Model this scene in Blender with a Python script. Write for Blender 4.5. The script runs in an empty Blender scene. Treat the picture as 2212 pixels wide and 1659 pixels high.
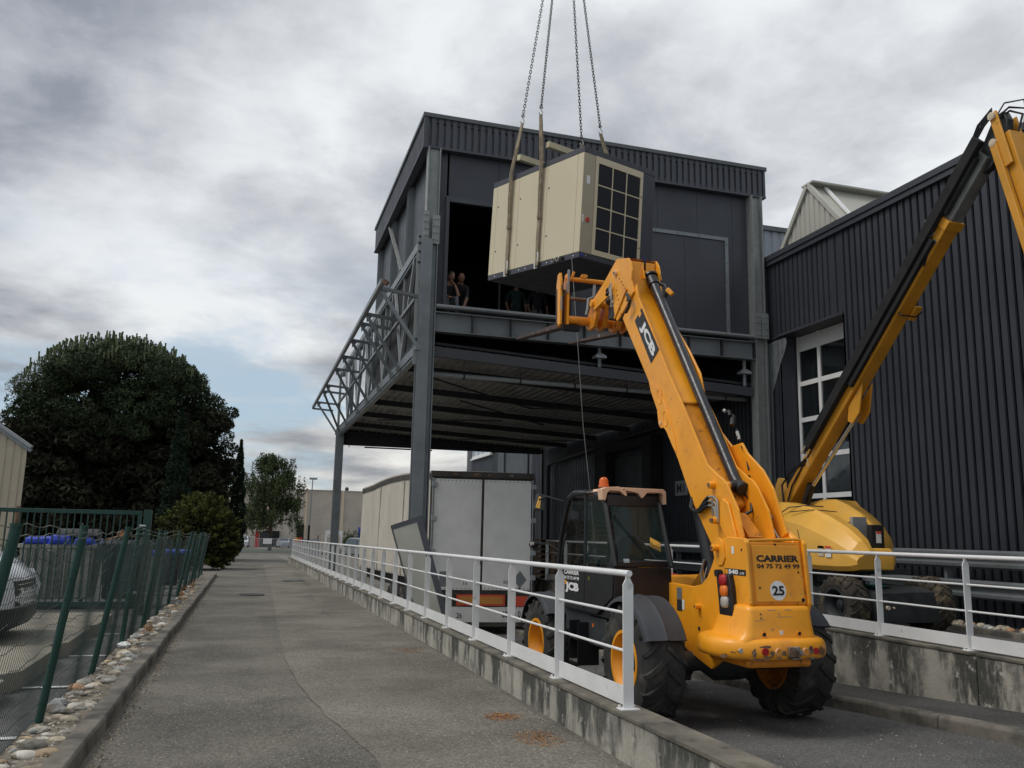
import bpy, bmesh, math, random
import numpy as np
from mathutils import Vector, Matrix
random.seed(7); np.random.seed(7)
scene = bpy.context.scene
C = scene.collection
R = math.radians
PI = math.pi

# ------------------------------------------------------------------ camera
f_px, pitch, roll, yaw = 1838.0, R(10.02), R(1.15), R(16.9)
fw = Vector((math.sin(yaw)*math.cos(pitch), math.cos(yaw)*math.cos(pitch), math.sin(pitch)))
rt = Vector((math.cos(yaw), -math.sin(yaw), 0)); up = rt.cross(fw)
r2 = math.cos(roll)*rt + math.sin(roll)*up; u2 = -math.sin(roll)*rt + math.cos(roll)*up
cam = bpy.data.cameras.new('camera'); cam_ob = bpy.data.objects.new('camera', cam); C.objects.link(cam_ob)
cam.sensor_width = 36; cam.lens = 36*f_px/2212; cam.clip_start = .05; cam.clip_end = 3000
Mx = Matrix((r2, u2, -fw)).transposed().to_4x4(); Mx.translation = Vector((0, 0, 1.6))
cam_ob.matrix_world = Mx
scene.camera = cam_ob

# ------------------------------------------------------------------ world: Nishita daylight under a broken layer of cloud
SUN_EL, SUN_AZ = R(55), R(-88)          # azimuth measured from +Y towards +X: from the left
world = bpy.data.worlds.new('World'); scene.world = world; world.use_nodes = True
nt = world.node_tree; N = nt.nodes; L = nt.links; N.clear()
def nd(t, **k):
    n = N.new(t)
    for a, b in k.items(): setattr(n, a, b)
    return n
def mth(op, a, b=None, c=None, clamp=False):
    n = nd('ShaderNodeMath', operation=op, use_clamp=clamp)
    for i, v in enumerate((a, b, c)):
        if v is None: continue
        if isinstance(v, (int, float)): n.inputs[i].default_value = v
        else: L.new(v, n.inputs[i])
    return n.outputs[0]
def mixc(fac, a, b, bt='MIX'):
    n = nd('ShaderNodeMix', data_type='RGBA', blend_type=bt)
    if isinstance(fac, (int, float)): n.inputs[0].default_value = fac
    else: L.new(fac, n.inputs[0])
    for i, v in ((6, a), (7, b)):
        if isinstance(v, tuple): n.inputs[i].default_value = (*v, 1)
        else: L.new(v, n.inputs[i])
    return n.outputs[2]
def ramp(x, lo, hi, smooth=True):
    n = nd('ShaderNodeMapRange', interpolation_type='SMOOTHSTEP' if smooth else 'LINEAR')
    L.new(x, n.inputs[0]); n.inputs[1].default_value = lo; n.inputs[2].default_value = hi
    return n.outputs[0]
sky = nd('ShaderNodeTexSky', sky_type='NISHITA', sun_disc=False, sun_elevation=SUN_EL, sun_rotation=SUN_AZ)
sky.air_density = 1.0; sky.dust_density = 1.0; sky.ozone_density = 1.5
tc = nd('ShaderNodeTexCoord')
sep = nd('ShaderNodeSeparateXYZ'); L.new(tc.outputs['Generated'], sep.inputs[0])
zc = mth('ADD', mth('MAXIMUM', sep.outputs[2], 0.0), 0.16)
cx = mth('DIVIDE', sep.outputs[0], zc); cy = mth('DIVIDE', sep.outputs[1], zc)
cmb = nd('ShaderNodeCombineXYZ'); L.new(cx, cmb.inputs[0]); L.new(cy, cmb.inputs[1])
def noise(scale, off, detail=5, rough=.5, dist=0.0):
    mp = nd('ShaderNodeMapping'); mp.inputs['Location'].default_value = (off, off*1.7, off*.3)
    L.new(cmb.outputs[0], mp.inputs[0])
    n = nd('ShaderNodeTexNoise'); n.inputs['Scale'].default_value = scale; n.inputs['Detail'].default_value = detail
    n.inputs['Roughness'].default_value = rough; n.inputs['Distortion'].default_value = dist
    L.new(mp.outputs[0], n.inputs['Vector']); return n.outputs[0]
n1 = noise(.55, 3.1, 4, .5, .15)         # big grey masses
n2 = noise(1.8, 9.4, 6, .50, .12)        # billows
n4 = noise(4.2, 5.7, 6, .6, .25)        # fine cloud texture
n3 = noise(.9, 14.2, 7, .6, .2)         # breaks near the horizon
def blob(d, lo, hi):                    # a cloud mass sitting in direction d
    v = Vector(d).normalized()
    n = nd('ShaderNodeVectorMath', operation='DOT_PRODUCT'); L.new(tc.outputs['Generated'], n.inputs[0]); n.inputs[1].default_value = v
    return ramp(n.outputs['Value'], lo, hi)
def pdir(x, y): return (x-1106)/f_px*r2 - (y-829.5)/f_px*u2 + fw
body = mth('ADD', mth('ADD', mth('MULTIPLY', n1, .40), mth('MULTIPLY', n2, .42)), mth('MULTIPLY', n4, .18))
bright = ramp(body, .39, .63)
bright = mth('ADD', bright, mth('MULTIPLY', blob(pdir(1350, 120), .88, 1.0), .16))
bright = mth('ADD', bright, mth('MULTIPLY', blob(pdir(2050, 150), .92, 1.0), .26))
bright = mth('ADD', bright, mth('MULTIPLY', blob(pdir(450, 470), .965, 1.0), .38))
bright = mth('SUBTRACT', bright, mth('MULTIPLY', blob(pdir(60, 380), .92, 1.0), .26))
bright = mth('SUBTRACT', bright, mth('MULTIPLY', blob(pdir(1600, 330), .975, 1.0), .30))
bright = mth('SUBTRACT', bright, mth('MULTIPLY', blob(pdir(180, 100), .955, 1.0), .18))
bright = mth('MAXIMUM', mth('MINIMUM', bright, 1.0), 0.0)
cloud = mixc(bright, (.275, .302, .355), (.80, .825, .85))
lowband = mth('SUBTRACT', 1.0, ramp(sep.outputs[2], .02, .30))
warm = mixc(lowband, (1, 1, 1), (1.06, 1.01, .92))
cloud = mixc(1.0, cloud, warm, 'MULTIPLY')
skyc = mixc(1.0, sky.outputs[0], (.10, .10, .10), 'MULTIPLY')
skyc = mixc(.70, skyc, (.46, .58, .68))                # thin high veil over the blue
gap = mth('MULTIPLY', ramp(n3, .43, .58), ramp(mth('SUBTRACT', .36, sep.outputs[2]), 0, .22))
col = mixc(gap, cloud, skyc)
bg = nd('ShaderNodeBackground'); bg.inputs[1].default_value = 1.0; L.new(col, bg.inputs[0])
out = nd('ShaderNodeOutputWorld'); L.new(bg.outputs[0], out.inputs[0])

sun = bpy.data.lights.new('sun', 'SUN'); sun.energy = 1.4; sun.angle = R(22); sun.color = (1, .965, .91)
sun_ob = bpy.data.objects.new('sun', sun); C.objects.link(sun_ob)
sd = Vector((math.sin(SUN_AZ)*math.cos(SUN_EL), math.cos(SUN_AZ)*math.cos(SUN_EL), math.sin(SUN_EL)))
sun_ob.rotation_euler = sd.to_track_quat('Z', 'Y').to_euler()
scene.view_settings.view_transform = 'Standard'; scene.view_settings.look = 'None'
scene.view_settings.exposure = 0.1; scene.view_settings.gamma = 1; scene.view_settings.use_curve_mapping = False
scene.render.engine = 'CYCLES'
scene.cycles.max_bounces = 8; scene.cycles.transparent_max_bounces = 12

# ------------------------------------------------------------------ materials
def mat(name, base, rough=.6, metal=0.0, var=.15, vscale=2.0, dirt=None, speck=None, bump=0.0, bscale=60, streak=None,
        spec=.5, alpha=None, emit=None, coat=0.0, island=0.0, stretch=None, trans=0.0):
    """procedural surface in world space; dirt=(colour, scale, lo, hi); speck=(colour, scale, lo, hi); streak=(colour, lo, hi)"""
    m = bpy.data.materials.new(name); m.use_nodes = True
    t = m.node_tree; ns = t.nodes; ls = t.links; b = ns['Principled BSDF']
    geo = ns.new('ShaderNodeNewGeometry'); pos = geo.outputs['Position']
    def nz(sc, det=4, v=None, ro=.55):
        n = ns.new('ShaderNodeTexNoise'); n.inputs['Scale'].default_value = sc; n.inputs['Detail'].default_value = det
        n.inputs['Roughness'].default_value = ro; ls.new(v or pos, n.inputs['Vector']); return n.outputs[0]
    def rg(x, lo, hi, a=0.0, c=1.0):
        n = ns.new('ShaderNodeMapRange'); n.interpolation_type = 'SMOOTHSTEP'; ls.new(x, n.inputs[0])
        n.inputs[1].default_value = lo; n.inputs[2].default_value = hi; n.inputs[3].default_value = a; n.inputs[4].default_value = c
        return n.outputs[0]
    def mx(f, a, c, bt='MIX'):
        n = ns.new('ShaderNodeMix'); n.data_type = 'RGBA'; n.blend_type = bt
        if isinstance(f, (int, float)): n.inputs[0].default_value = f
        else: ls.new(f, n.inputs[0])
        for i, v in ((6, a), (7, c)):
            if isinstance(v, tuple): n.inputs[i].default_value = (*v[:3], 1)
            else: ls.new(v, n.inputs[i])
        return n.outputs[2]
    lo = tuple(c*(1-var) for c in base); hi = tuple(min(1, c*(1+var)) for c in base)
    vec = None
    if stretch:
        mp = ns.new('ShaderNodeMapping'); mp.inputs['Scale'].default_value = stretch; ls.new(pos, mp.inputs[0]); vec = mp.outputs[0]
    c = mx(rg(nz(vscale, 5, vec), .3, .7), lo, hi)
    if island:
        c = mx(rg(geo.outputs['Random Per Island'], 0, 1), mx(1.0, c, (1-island,)*3, 'MULTIPLY'), mx(1.0, c, (1+island,)*3, 'MULTIPLY'))
    if streak:
        mp = ns.new('ShaderNodeMapping'); mp.inputs['Scale'].default_value = (3.0, 3.0, .9); ls.new(pos, mp.inputs[0])
        sz = ns.new('ShaderNodeSeparateXYZ'); ls.new(pos, sz.inputs[0])
        ad = ns.new('ShaderNodeMath'); ad.operation = 'MULTIPLY_ADD'; ls.new(sz.outputs[2], ad.inputs[0]); ad.inputs[1].default_value = .16 if name.startswith('mould') else 0; ls.new(nz(1.0, 9, mp.outputs[0], .68), ad.inputs[2])
        c = mx(rg(ad.outputs[0], streak[1], streak[2]), c, streak[0])
    if dirt:
        for d in (dirt if isinstance(dirt, list) else [dirt]): c = mx(rg(nz(d[1], 6, None, .62), d[2], d[3]), c, d[0])
    if speck: c = mx(rg(nz(speck[1], 2), speck[2], speck[3]), c, speck[0])
    ls.new(c, b.inputs['Base Color'])
    ls.new(rg(nz(vscale*2.7, 3), .3, .7, max(0, rough-.07), min(1, rough+.07)), b.inputs['Roughness'])
    b.inputs['Metallic'].default_value = metal; b.inputs['Specular IOR Level'].default_value = spec
    if coat: b.inputs['Coat Weight'].default_value = coat; b.inputs['Coat Roughness'].default_value = .15
    if bump:
        bn = ns.new('ShaderNodeBump'); bn.inputs['Strength'].default_value = bump; bn.inputs['Distance'].default_value = .01
        ls.new(nz(bscale, 5), bn.inputs['Height']); ls.new(bn.outputs[0], b.inputs['Normal'])
    if alpha is not None: b.inputs['Alpha'].default_value = alpha
    if trans: b.inputs['Transmission Weight'].default_value = trans
    if emit: b.inputs['Emission Color'].default_value = (*emit[0], 1); b.inputs['Emission Strength'].default_value = emit[1]
    return m
M = {}
def asphalt(name, base, grit, seam=False):
    m = mat(name, base, .9, var=.26, vscale=.7, bump=.7, bscale=75, spec=.25,
            dirt=[((base[0]*.66, base[1]*.66, base[2]*.66), .45, .50, .70), ((base[0]*1.22, base[1]*1.2, base[2]*1.14), 1.1, .56, .75)],
            speck=(grit, 60, .60, .72))
    t = m.node_tree; ns = t.nodes; ls = t.links; b = ns['Principled BSDF']
    src = b.inputs['Base Color'].links[0].from_socket
    geo = ns.new('ShaderNodeNewGeometry')
    v = ns.new('ShaderNodeTexVoronoi'); v.inputs['Scale'].default_value = 60; ls.new(geo.outputs['Position'], v.inputs['Vector'])
    r_ = ns.new('ShaderNodeMapRange'); ls.new(v.outputs['Color'], r_.inputs[0]); r_.inputs[1].default_value = 0; r_.inputs[2].default_value = 1
    r_.inputs[3].default_value = .62; r_.inputs[4].default_value = 1.38
    mx = ns.new('ShaderNodeMix'); mx.data_type = 'RGBA'; mx.blend_type = 'MULTIPLY'; mx.inputs[0].default_value = 1
    ls.new(src, mx.inputs[6]); ls.new(r_.outputs[0], mx.inputs[7]); ls.new(mx.outputs[2], b.inputs['Base Color'])
    return m
M['asphalt'] = asphalt('worn_asphalt', (.138, .128, .108), (.36, .345, .31))
M['asphaltl'] = asphalt('pale_worn_asphalt', (.166, .153, .127), (.38, .365, .33))
M['asphalt2'] = asphalt('dark_asphalt', (.10, .098, .096), (.28, .27, .26))
M['pave'] = asphalt('pavement_asphalt', (.075, .073, .070), (.15, .15, .14))
M['park'] = asphalt('parking_asphalt', (.12, .118, .115), (.24, .23, .22))
M['ground'] = mat('far_ground', (.15, .14, .125), .95, var=.3, vscale=.2)
M['grass'] = mat('verge_grass', (.06, .085, .03), .95, var=.4, vscale=3)
M['mould'] = mat('mouldy_concrete', (.36, .34, .29), .92, var=.14, vscale=2.2, bump=.6, bscale=30,
                 streak=((.060, .060, .053), .47, .60), dirt=[((.15, .145, .125), 2.6, .50, .70), ((.42, .40, .35), 6, .60, .70)])
M['mould2'] = mat('wall_top_lichen', (.16, .145, .115), .95, var=.3, vscale=6, bump=.6, bscale=40, dirt=((.07, .065, .055), 3, .45, .65))
M['kerb2'] = mat('pale_beige_slab', (.29, .262, .21), .9, var=.12, vscale=3, dirt=((.2, .17, .13), 2.4, .5, .7))
M['kerb'] = mat('kerb_concrete', (.185, .168, .138), .92, var=.2, vscale=4, bump=.5, bscale=50, dirt=[((.07, .066, .058), 2.2, .42, .66)])
M['soil'] = mat('mortar_and_soil', (.20, .17, .13), .95, var=.35, vscale=9, bump=.8, bscale=40, dirt=((.09, .075, .055), 4, .42, .6), speck=((.42, .39, .34), 28, .64, .70))
for i, c in enumerate([(.50, .43, .32), (.44, .33, .21), (.36, .35, .31), (.56, .53, .46), (.30, .31, .30), (.46, .27, .15), (.24, .23, .20)]):
    M['stone%d' % i] = mat('river_stone_%s' % 'abcdefg'[i], c, .85, var=.25, vscale=9, bump=.4, bscale=30, dirt=[((c[0]*.4, c[1]*.38, c[2]*.34), 11, .47, .64), ((.13, .105, .08), 5, .52, .70)])
M['white'] = mat('white_rail_paint', (.76, .76, .75), .45, var=.05, vscale=3, dirt=((.50, .49, .45), 6, .60, .76))
M['galv'] = mat('galvanised_steel', (.205, .225, .235), .5, .25, var=.07, vscale=3, dirt=((.155, .165, .17), 1.2, .5, .8))
M['galvl'] = mat('bright_galvanised_steel', (.32, .34, .35), .5, .2, var=.08, vscale=4, dirt=((.30, .31, .31), 2, .56, .78))
M['galvp'] = mat('greenish_grey_steel', (.27, .285, .275), .5, .2, var=.1, vscale=5, dirt=((.24, .20, .15), 2.6, .62, .72))
M['rusty'] = mat('rusty_steel', (.15, .085, .05), .85, var=.4, vscale=12, dirt=((.30, .29, .27), 7, .52, .64), bump=.3)
M['fork'] = mat('worn_fork_steel', (.085, .06, .05), .6, .35, var=.35, vscale=6, dirt=[((.22, .085, .035), 7, .52, .66), ((.26, .25, .24), 5, .60, .70)])
M['anthr'] = mat('anthracite_cladding', (.036, .040, .050), .52, var=.10, vscale=.5, spec=.45, streak=((.029, .032, .040), .50, .72), dirt=((.055, .056, .060), 3.5, .66, .80))
M['anthr2'] = mat('anthracite_flat_panel', (.048, .051, .062), .5, var=.05, vscale=.6, spec=.5)
M['fascia'] = mat('fascia_cladding', (.062, .066, .078), .5, var=.08, vscale=.8, spec=.5, streak=((.05, .053, .062), .52, .74))
M['trim'] = mat('roof_trim', (.105, .112, .115), .5, var=.1, vscale=2)
M['deck'] = mat('steel_deck_underside', (.24, .235, .22), .6, .1, var=.25, vscale=1.5)
M['darkst'] = mat('dark_steel', (.035, .036, .04), .6, .2, var=.2)
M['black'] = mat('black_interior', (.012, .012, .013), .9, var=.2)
M['skytint'] = mat('sky_tinted_cladding', (.26, .29, .33), .5, var=.08, vscale=1)  # grey cladding tinted pale blue, sky reflection put into the colour
M['anthr_lit'] = mat('daylit_cladding_tint', (.115, .125, .135), .5, var=.06, vscale=1)  # the dark cladding again, paler to paint in daylight beyond the canopy
M['beigec'] = mat('pale_beige_cladding', (.44, .43, .37), .55, var=.05, vscale=1)
M['beigeb'] = mat('beige_warehouse_concrete', (.47, .42, .355), .9, var=.08, vscale=.5, dirt=((.40, .36, .31), .35, .45, .7))
M['cream'] = mat('cream_pilaster', (.60, .50, .37), .8, var=.05)
M['shed'] = mat('beige_shed_cladding', (.44, .385, .29), .6, var=.05)
M['unit'] = mat('beige_powder_coat', (.60, .525, .365), .42, var=.025, vscale=1.2, spec=.45)
M['unit_shade'] = mat('shade_toned_beige_coat', (.40, .345, .24), .42, var=.03)  # the same beige darkened, painting the shaded front corner
M['band'] = mat('slate_powder_coat', (.045, .048, .060), .5, var=.06)
M['filt'] = mat('black_filter_mesh', (.012, .013, .018), .85, var=.2, vscale=60)
M['jcb'] = mat('amber_machine_paint', (.92, .370, .018), .36, var=.06, vscale=2.5, spec=.5, coat=.1, dirt=[((.70, .26, .02), 2.2, .52, .78), ((.52, .24, .06), 12, .62, .72), ((.20, .10, .03), 34, .70, .74)])
M['jcbw'] = mat('chipped_amber_paint', (.80, .345, .022), .45, var=.08, vscale=2.5, dirt=[((.07, .03, .02), 15, .66, .68)])
M['jcbd'] = mat('greasy_amber_paint', (.74, .27, .016), .5, var=.15, vscale=5, dirt=[((.10, .055, .02), 8, .56, .70)])
M['jcbf'] = mat('sun_faded_orange_plastic', (.78, .50, .33), .6, var=.05, dirt=((.70, .30, .04), 4, .64, .74))
M['jcbs'] = mat('shadowed_greasy_rim_paint', (.42, .15, .012), .6, var=.3, vscale=6, dirt=((.06, .04, .02), 8, .48, .64))  # rim paint darkened to paint in the shade under the machine
M['lift'] = mat('mustard_hood_plastic', (.80, .43, .065), .42, var=.05, vscale=1.5, coat=.1, dirt=((.66, .40, .08), 2.2, .55, .8))
M['liftb'] = mat('ochre_boom_paint', (.60, .27, .018), .45, var=.10, vscale=2.4, dirt=[((.10, .06, .02), 9, .66, .70)])
M['liftg'] = mat('grey_boom_steel', (.20, .21, .205), .5, .2, var=.22, vscale=4, dirt=((.11, .115, .11), 3, .5, .7))
M['chassis'] = mat('dark_chassis_paint', (.030, .034, .036), .5, var=.3, vscale=4, dirt=((.08, .075, .065), 7, .58, .75))
M['rub'] = mat('tyre_rubber', (.028, .027, .026), .85, var=.3, vscale=6, dirt=((.085, .078, .066), 4.5, .48, .72))
M['rub2'] = mat('muddy_tyre_rubber', (.045, .038, .030), .9, var=.35, vscale=7, dirt=((.16, .12, .07), 6, .50, .70))
M['plast'] = mat('black_plastic', (.012, .0125, .014), .42, var=.15, vscale=5)
M['fender'] = mat('grey_black_fender_plastic', (.040, .043, .050), .6, var=.15, vscale=4)
M['hose'] = mat('black_hose_steel', (.035, .036, .040), .32, .3, var=.2, vscale=9)
M['chrome'] = mat('chrome_rod', (.80, .80, .80), .12, 1.0, var=.03)
M['steelp'] = mat('plated_steel', (.45, .44, .40), .35, .8, var=.1)
M['glass'] = mat('tinted_glass', (.025, .050, .046), .03, var=.1, spec=.6, alpha=.38)
M['glasso'] = mat('clear_door_glass', (.02, .03, .03), .03, var=.1, spec=.5, alpha=.14)
M['glassd'] = mat('dark_window_glass', (.012, .016, .018), .03, var=.1, spec=.9, alpha=.82)
M['glassb'] = mat('sky_lit_glass', (.35, .42, .47), .06, var=.1, spec=.8)
M['red'] = mat('red_lens', (.40, .015, .02), .25, var=.1)
M['amber'] = mat('amber_lens', (.75, .17, .02), .2, var=.1)
M['clear'] = mat('clear_lens', (.45, .42, .38), .2, var=.1)
M['beacon'] = mat('beacon_lens', (.75, .16, .03), .15, var=.1, alpha=.8)
M['decalk'] = mat('black_decal', (.02, .02, .022), .5, var=.05)
M['decalw'] = mat('white_decal', (.78, .78, .77), .5, var=.02)
M['ink'] = mat('black_ink', (.014, .012, .012), .5, var=.05)
M['trailw'] = mat('dirty_white_trailer_door', (.80, .79, .75), .6, var=.04, vscale=3, dirt=[((.68, .665, .62), 1.2, .50, .75)])
M['trailc'] = mat('grimy_curtain', (.52, .475, .40), .75, var=.10, vscale=1.0, stretch=(1.5, 1.5, .4), streak=((.36, .33, .28), .50, .75))
M['trailk'] = mat('dark_grimy_steel', (.06, .055, .05), .8, var=.3, dirt=((.14, .09, .05), 6, .55, .7))
M['reflo'] = mat('orange_reflector', (.62, .26, .05), .4, var=.1); M['reflr'] = mat('red_reflector', (.72, .09, .04), .4, var=.1)
M['core'] = mat('pale_panel_face', (.40, .40, .34), .6, var=.08, vscale=2)
M['greenp'] = mat('dark_green_paint', (.006, .048, .036), .5, var=.15, vscale=4)
M['wire'] = mat('green_wire', (.010, .032, .027), .5, .1, var=.3)
M['barb'] = mat('bare_wire', (.25, .24, .22), .5, .6, var=.2)
M['binw'] = mat('dirty_white_skip', (.30, .30, .26), .7, var=.2, vscale=4)
M['bind'] = mat('charcoal_skip', (.022, .025, .028), .6, var=.2)
M['blue'] = mat('blue_lid_plastic', (.025, .06, .42), .4, var=.15)
M['card'] = mat('brown_cardboard', (.30, .16, .07), .85, var=.2)
M['vanw'] = mat('white_car_paint', (.66, .68, .70), .25, var=.03, coat=.6)
M['carb'] = mat('silver_blue_car_paint', (.30, .34, .38), .25, .3, var=.05, coat=.6)
M['carg'] = mat('grey_car_paint', (.16, .165, .17), .25, .4, var=.05, coat=.6)
M['bark'] = mat('bark', (.075, .055, .042), .95, var=.35, vscale=8, bump=.5)
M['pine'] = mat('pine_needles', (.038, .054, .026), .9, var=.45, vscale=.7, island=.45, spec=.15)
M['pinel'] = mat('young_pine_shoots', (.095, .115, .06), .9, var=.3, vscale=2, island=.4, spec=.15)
M['lens'] = mat('chrome_headlight', (.62, .64, .66), .15, .5, var=.55, vscale=26)
M['pinb'] = mat('shaded_brown_needles', (.034, .034, .022), .95, var=.4, vscale=.6, island=.4, spec=.1)  # darker brown needle copy, inner shade put into the colour
M['cyp'] = mat('cypress_leaf', (.020, .036, .020), .9, var=.4, vscale=2, island=.4, spec=.15)
M['birch'] = mat('drooping_leaf', (.055, .075, .028), .8, var=.35, vscale=1.2, island=.45, spec=.2)
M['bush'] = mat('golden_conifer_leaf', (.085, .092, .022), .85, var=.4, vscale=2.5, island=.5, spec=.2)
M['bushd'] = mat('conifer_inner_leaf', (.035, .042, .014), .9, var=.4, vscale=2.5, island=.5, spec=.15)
M['hedge'] = mat('hedge_leaf', (.060, .085, .026), .85, var=.4, vscale=3, island=.5, spec=.2)
M['wood'] = mat('grey_pallet_wood', (.20, .135, .085), .9, var=.3, vscale=6)
M['timber'] = mat('pale_spreader_timber', (.52, .45, .30), .6, var=.1)
M['web'] = mat('dirty_webbing', (.27, .22, .15), .9, var=.25, vscale=9, bump=.3, bscale=200)
M['chain'] = mat('dark_chain_steel', (.10, .095, .09), .5, .6, var=.2)
M['skin'] = mat('skin', (.32, .17, .115), .6, var=.08)
M['hair'] = mat('short_hair', (.05, .04, .035), .9)
M['tgreen'] = mat('dark_green_cloth', (.02, .05, .04), .9); M['tdark'] = mat('dark_cloth', (.025, .026, .032), .9)
M['tjean'] = mat('grey_work_cloth', (.14, .145, .16), .9); M['glove'] = mat('pale_glove', (.5, .48, .45), .9)
M['straw'] = mat('rusty_straw', (.34, .17, .07), .9, var=.4, vscale=30, island=.6)
M['redsign'] = mat('red_sign', (.55, .03, .03), .5); M['orangeb'] = mat('orange_post_paint', (.75, .33, .03), .5)
M['redb'] = mat('red_post_paint', (.50, .045, .02), .5)
M['lamp'] = mat('lit_tube', (.9, .8, .5), .5, emit=((1, .78, .4), 1.6))
M['peeled'] = mat('bare_zinc_patch', (.20, .215, .225), .5, .2, var=.15, vscale=5)

# ------------------------------------------------------------------ geometry helpers
class MB:
    def __init__(s): s.v = []; s.f = []; s.m = []; s.cm = 0
    def add(s, vs, fs, m=None):
        o = len(s.v); s.v += [tuple(map(float, v)) for v in vs]; s.f += [tuple(i+o for i in f) for f in fs]; s.m += [s.cm if m is None else m]*len(fs)
        return s
    def box(s, x0, x1, y0, y1, z0, z1, m=None):
        v = [(x, y, z) for z in (z0, z1) for y in (y0, y1) for x in (x0, x1)]
        return s.add(v, [(0, 2, 3, 1), (4, 5, 7, 6), (0, 1, 5, 4), (2, 6, 7, 3), (0, 4, 6, 2), (1, 3, 7, 5)], m)
    def bar(s, p0, p1, w, h, upv=(0, 0, 1), m=None):
        p0 = Vector(p0); p1 = Vector(p1); d = (p1-p0).normalized(); u = Vector(upv)
        if abs(d.dot(u)) > .98: u = Vector((0, 1, 0))
        sd_ = d.cross(u).normalized(); u = sd_.cross(d)
        v = [p + a*sd_*w/2 + b*u*h/2 for p in (p0, p1) for b in (-1, 1) for a in (-1, 1)]
        return s.add(v, [(0, 2, 3, 1), (4, 5, 7, 6), (0, 1, 5, 4), (2, 6, 7, 3), (0, 4, 6, 2), (1, 3, 7, 5)], m)
    def cyl(s, p0, p1, r0, r1=None, n=12, m=None, cap=True):
        p0 = Vector(p0); p1 = Vector(p1); r1 = r0 if r1 is None else r1; d = (p1-p0).normalized()
        a = d.orthogonal().normalized(); b = d.cross(a)
        v = []
        for p, r in ((p0, r0), (p1, r1)): v += [p + r*(math.cos(2*PI*i/n)*a + math.sin(2*PI*i/n)*b) for i in range(n)]
        fs = [(i, (i+1) % n, n+(i+1) % n, n+i) for i in range(n)]
        if cap: fs += [tuple(range(n-1, -1, -1)), tuple(range(n, 2*n))]
        return s.add(v, fs, m)
    def tube(s, pts, r, n=6, m=None, rad=None):
        pts = [Vector(p) for p in pts]; k = len(pts); v = []; a = None
        for i, p in enumerate(pts):
            d = (pts[min(i+1, k-1)] - pts[max(i-1, 0)]).normalized()
            a = d.orthogonal().normalized() if a is None else (a - a.dot(d)*d).normalized()
            b = d.cross(a); rr = rad[i] if rad else r
            v += [p + rr*(math.cos(2*PI*j/n)*a + math.sin(2*PI*j/n)*b) for j in range(n)]
        fs = [(i*n+j, i*n+(j+1) % n, (i+1)*n+(j+1) % n, (i+1)*n+j) for i in range(k-1) for j in range(n)]
        fs += [tuple(range(n-1, -1, -1)), tuple(range((k-1)*n, k*n))]
        return s.add(v, fs, m)
    def prism(s, poly, fn0, fn1, m=None):
        """poly: 2-D outline; fn0/fn1 map a 2-D point to the two faces"""
        n = len(poly); v = [fn0(*p) for p in poly] + [fn1(*p) for p in poly]
        return s.add(v, [tuple(range(n-1, -1, -1)), tuple(range(n, 2*n))] + [(i, (i+1) % n, n+(i+1) % n, n+i) for i in range(n)], m)
    def px(s, poly, x0, x1, m=None): return s.prism(poly, lambda y, z: (x0, y, z), lambda y, z: (x1, y, z), m)
    def py(s, poly, y0, y1, m=None): return s.prism(poly, lambda x, z: (x, y0, z), lambda x, z: (x, y1, z), m)
    def pz(s, poly, z0, z1, m=None): return s.prism(poly, lambda x, y: (x, y, z0), lambda x, y: (x, y, z1), m)
    def loft(s, rings, cap=True, m=None):
        n = len(rings[0]); v = [p for r_ in rings for p in r_]
        fs = [(i*n+j, i*n+(j+1) % n, (i+1)*n+(j+1) % n, (i+1)*n+j) for i in range(len(rings)-1) for j in range(n)]
        if cap: fs += [tuple(range(n-1, -1, -1)), tuple(range((len(rings)-1)*n, len(rings)*n))]
        return s.add(v, fs, m)
    def sph(s, c, rx, ry=None, rz=None, nu=12, nv=8, m=None, jit=0):
        ry = rx if ry is None else ry; rz = rx if rz is None else rz; v = []; fs = []
        for j in range(1, nv):
            for i in range(nu):
                k = 1+random.uniform(-jit, jit)
                t = PI*j/nv; p = 2*PI*i/nu; v.append((c[0]+k*rx*math.sin(t)*math.cos(p), c[1]+k*ry*math.sin(t)*math.sin(p), c[2]+k*rz*math.cos(t)))
        v += [(c[0], c[1], c[2]+rz), (c[0], c[1], c[2]-rz)]; T = len(v)-2
        for j in range(nv-2):
            for i in range(nu): fs.append((j*nu+i, (j+1)*nu+i, (j+1)*nu+(i+1) % nu, j*nu+(i+1) % nu))
        for i in range(nu): fs.append((T, i, (i+1) % nu)); fs.append((T+1, (nv-2)*nu+(i+1) % nu, (nv-2)*nu+i))
        return s.add(v, fs, m)
    def lathe(s, prof, c, axis='X', n=32, m=None):
        """prof: (axial, radius) closed profile"""
        k = len(prof); v = []
        for i in range(n):
            a = 2*PI*i/n
            for (t, r_) in prof:
                if axis == 'X': v.append((c[0]+t, c[1]+r_*math.cos(a), c[2]+r_*math.sin(a)))
                elif axis == 'Y': v.append((c[0]+r_*math.cos(a), c[1]+t, c[2]+r_*math.sin(a)))
                else: v.append((c[0]+r_*math.cos(a), c[1]+r_*math.sin(a), c[2]+t))
        return s.add(v, [(i*k+j, ((i+1) % n)*k+j, ((i+1) % n)*k+(j+1) % k, i*k+(j+1) % k) for i in range(n) for j in range(k)], m)
    def ibeam(s, p0, p1, H, B, tf=.018, tw=.012, upv=(0, 0, 1), m=None):
        p0 = Vector(p0); p1 = Vector(p1); d = (p1-p0).normalized(); u = Vector(upv)
        sd_ = d.cross(u).normalized(); u = sd_.cross(d)
        for sg in (-1, 1): s.bar(p0+u*sg*(H-tf)/2, p1+u*sg*(H-tf)/2, B, tf, u, m)
        return s.bar(p0, p1, tw, H-2*tf, u, m)
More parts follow.
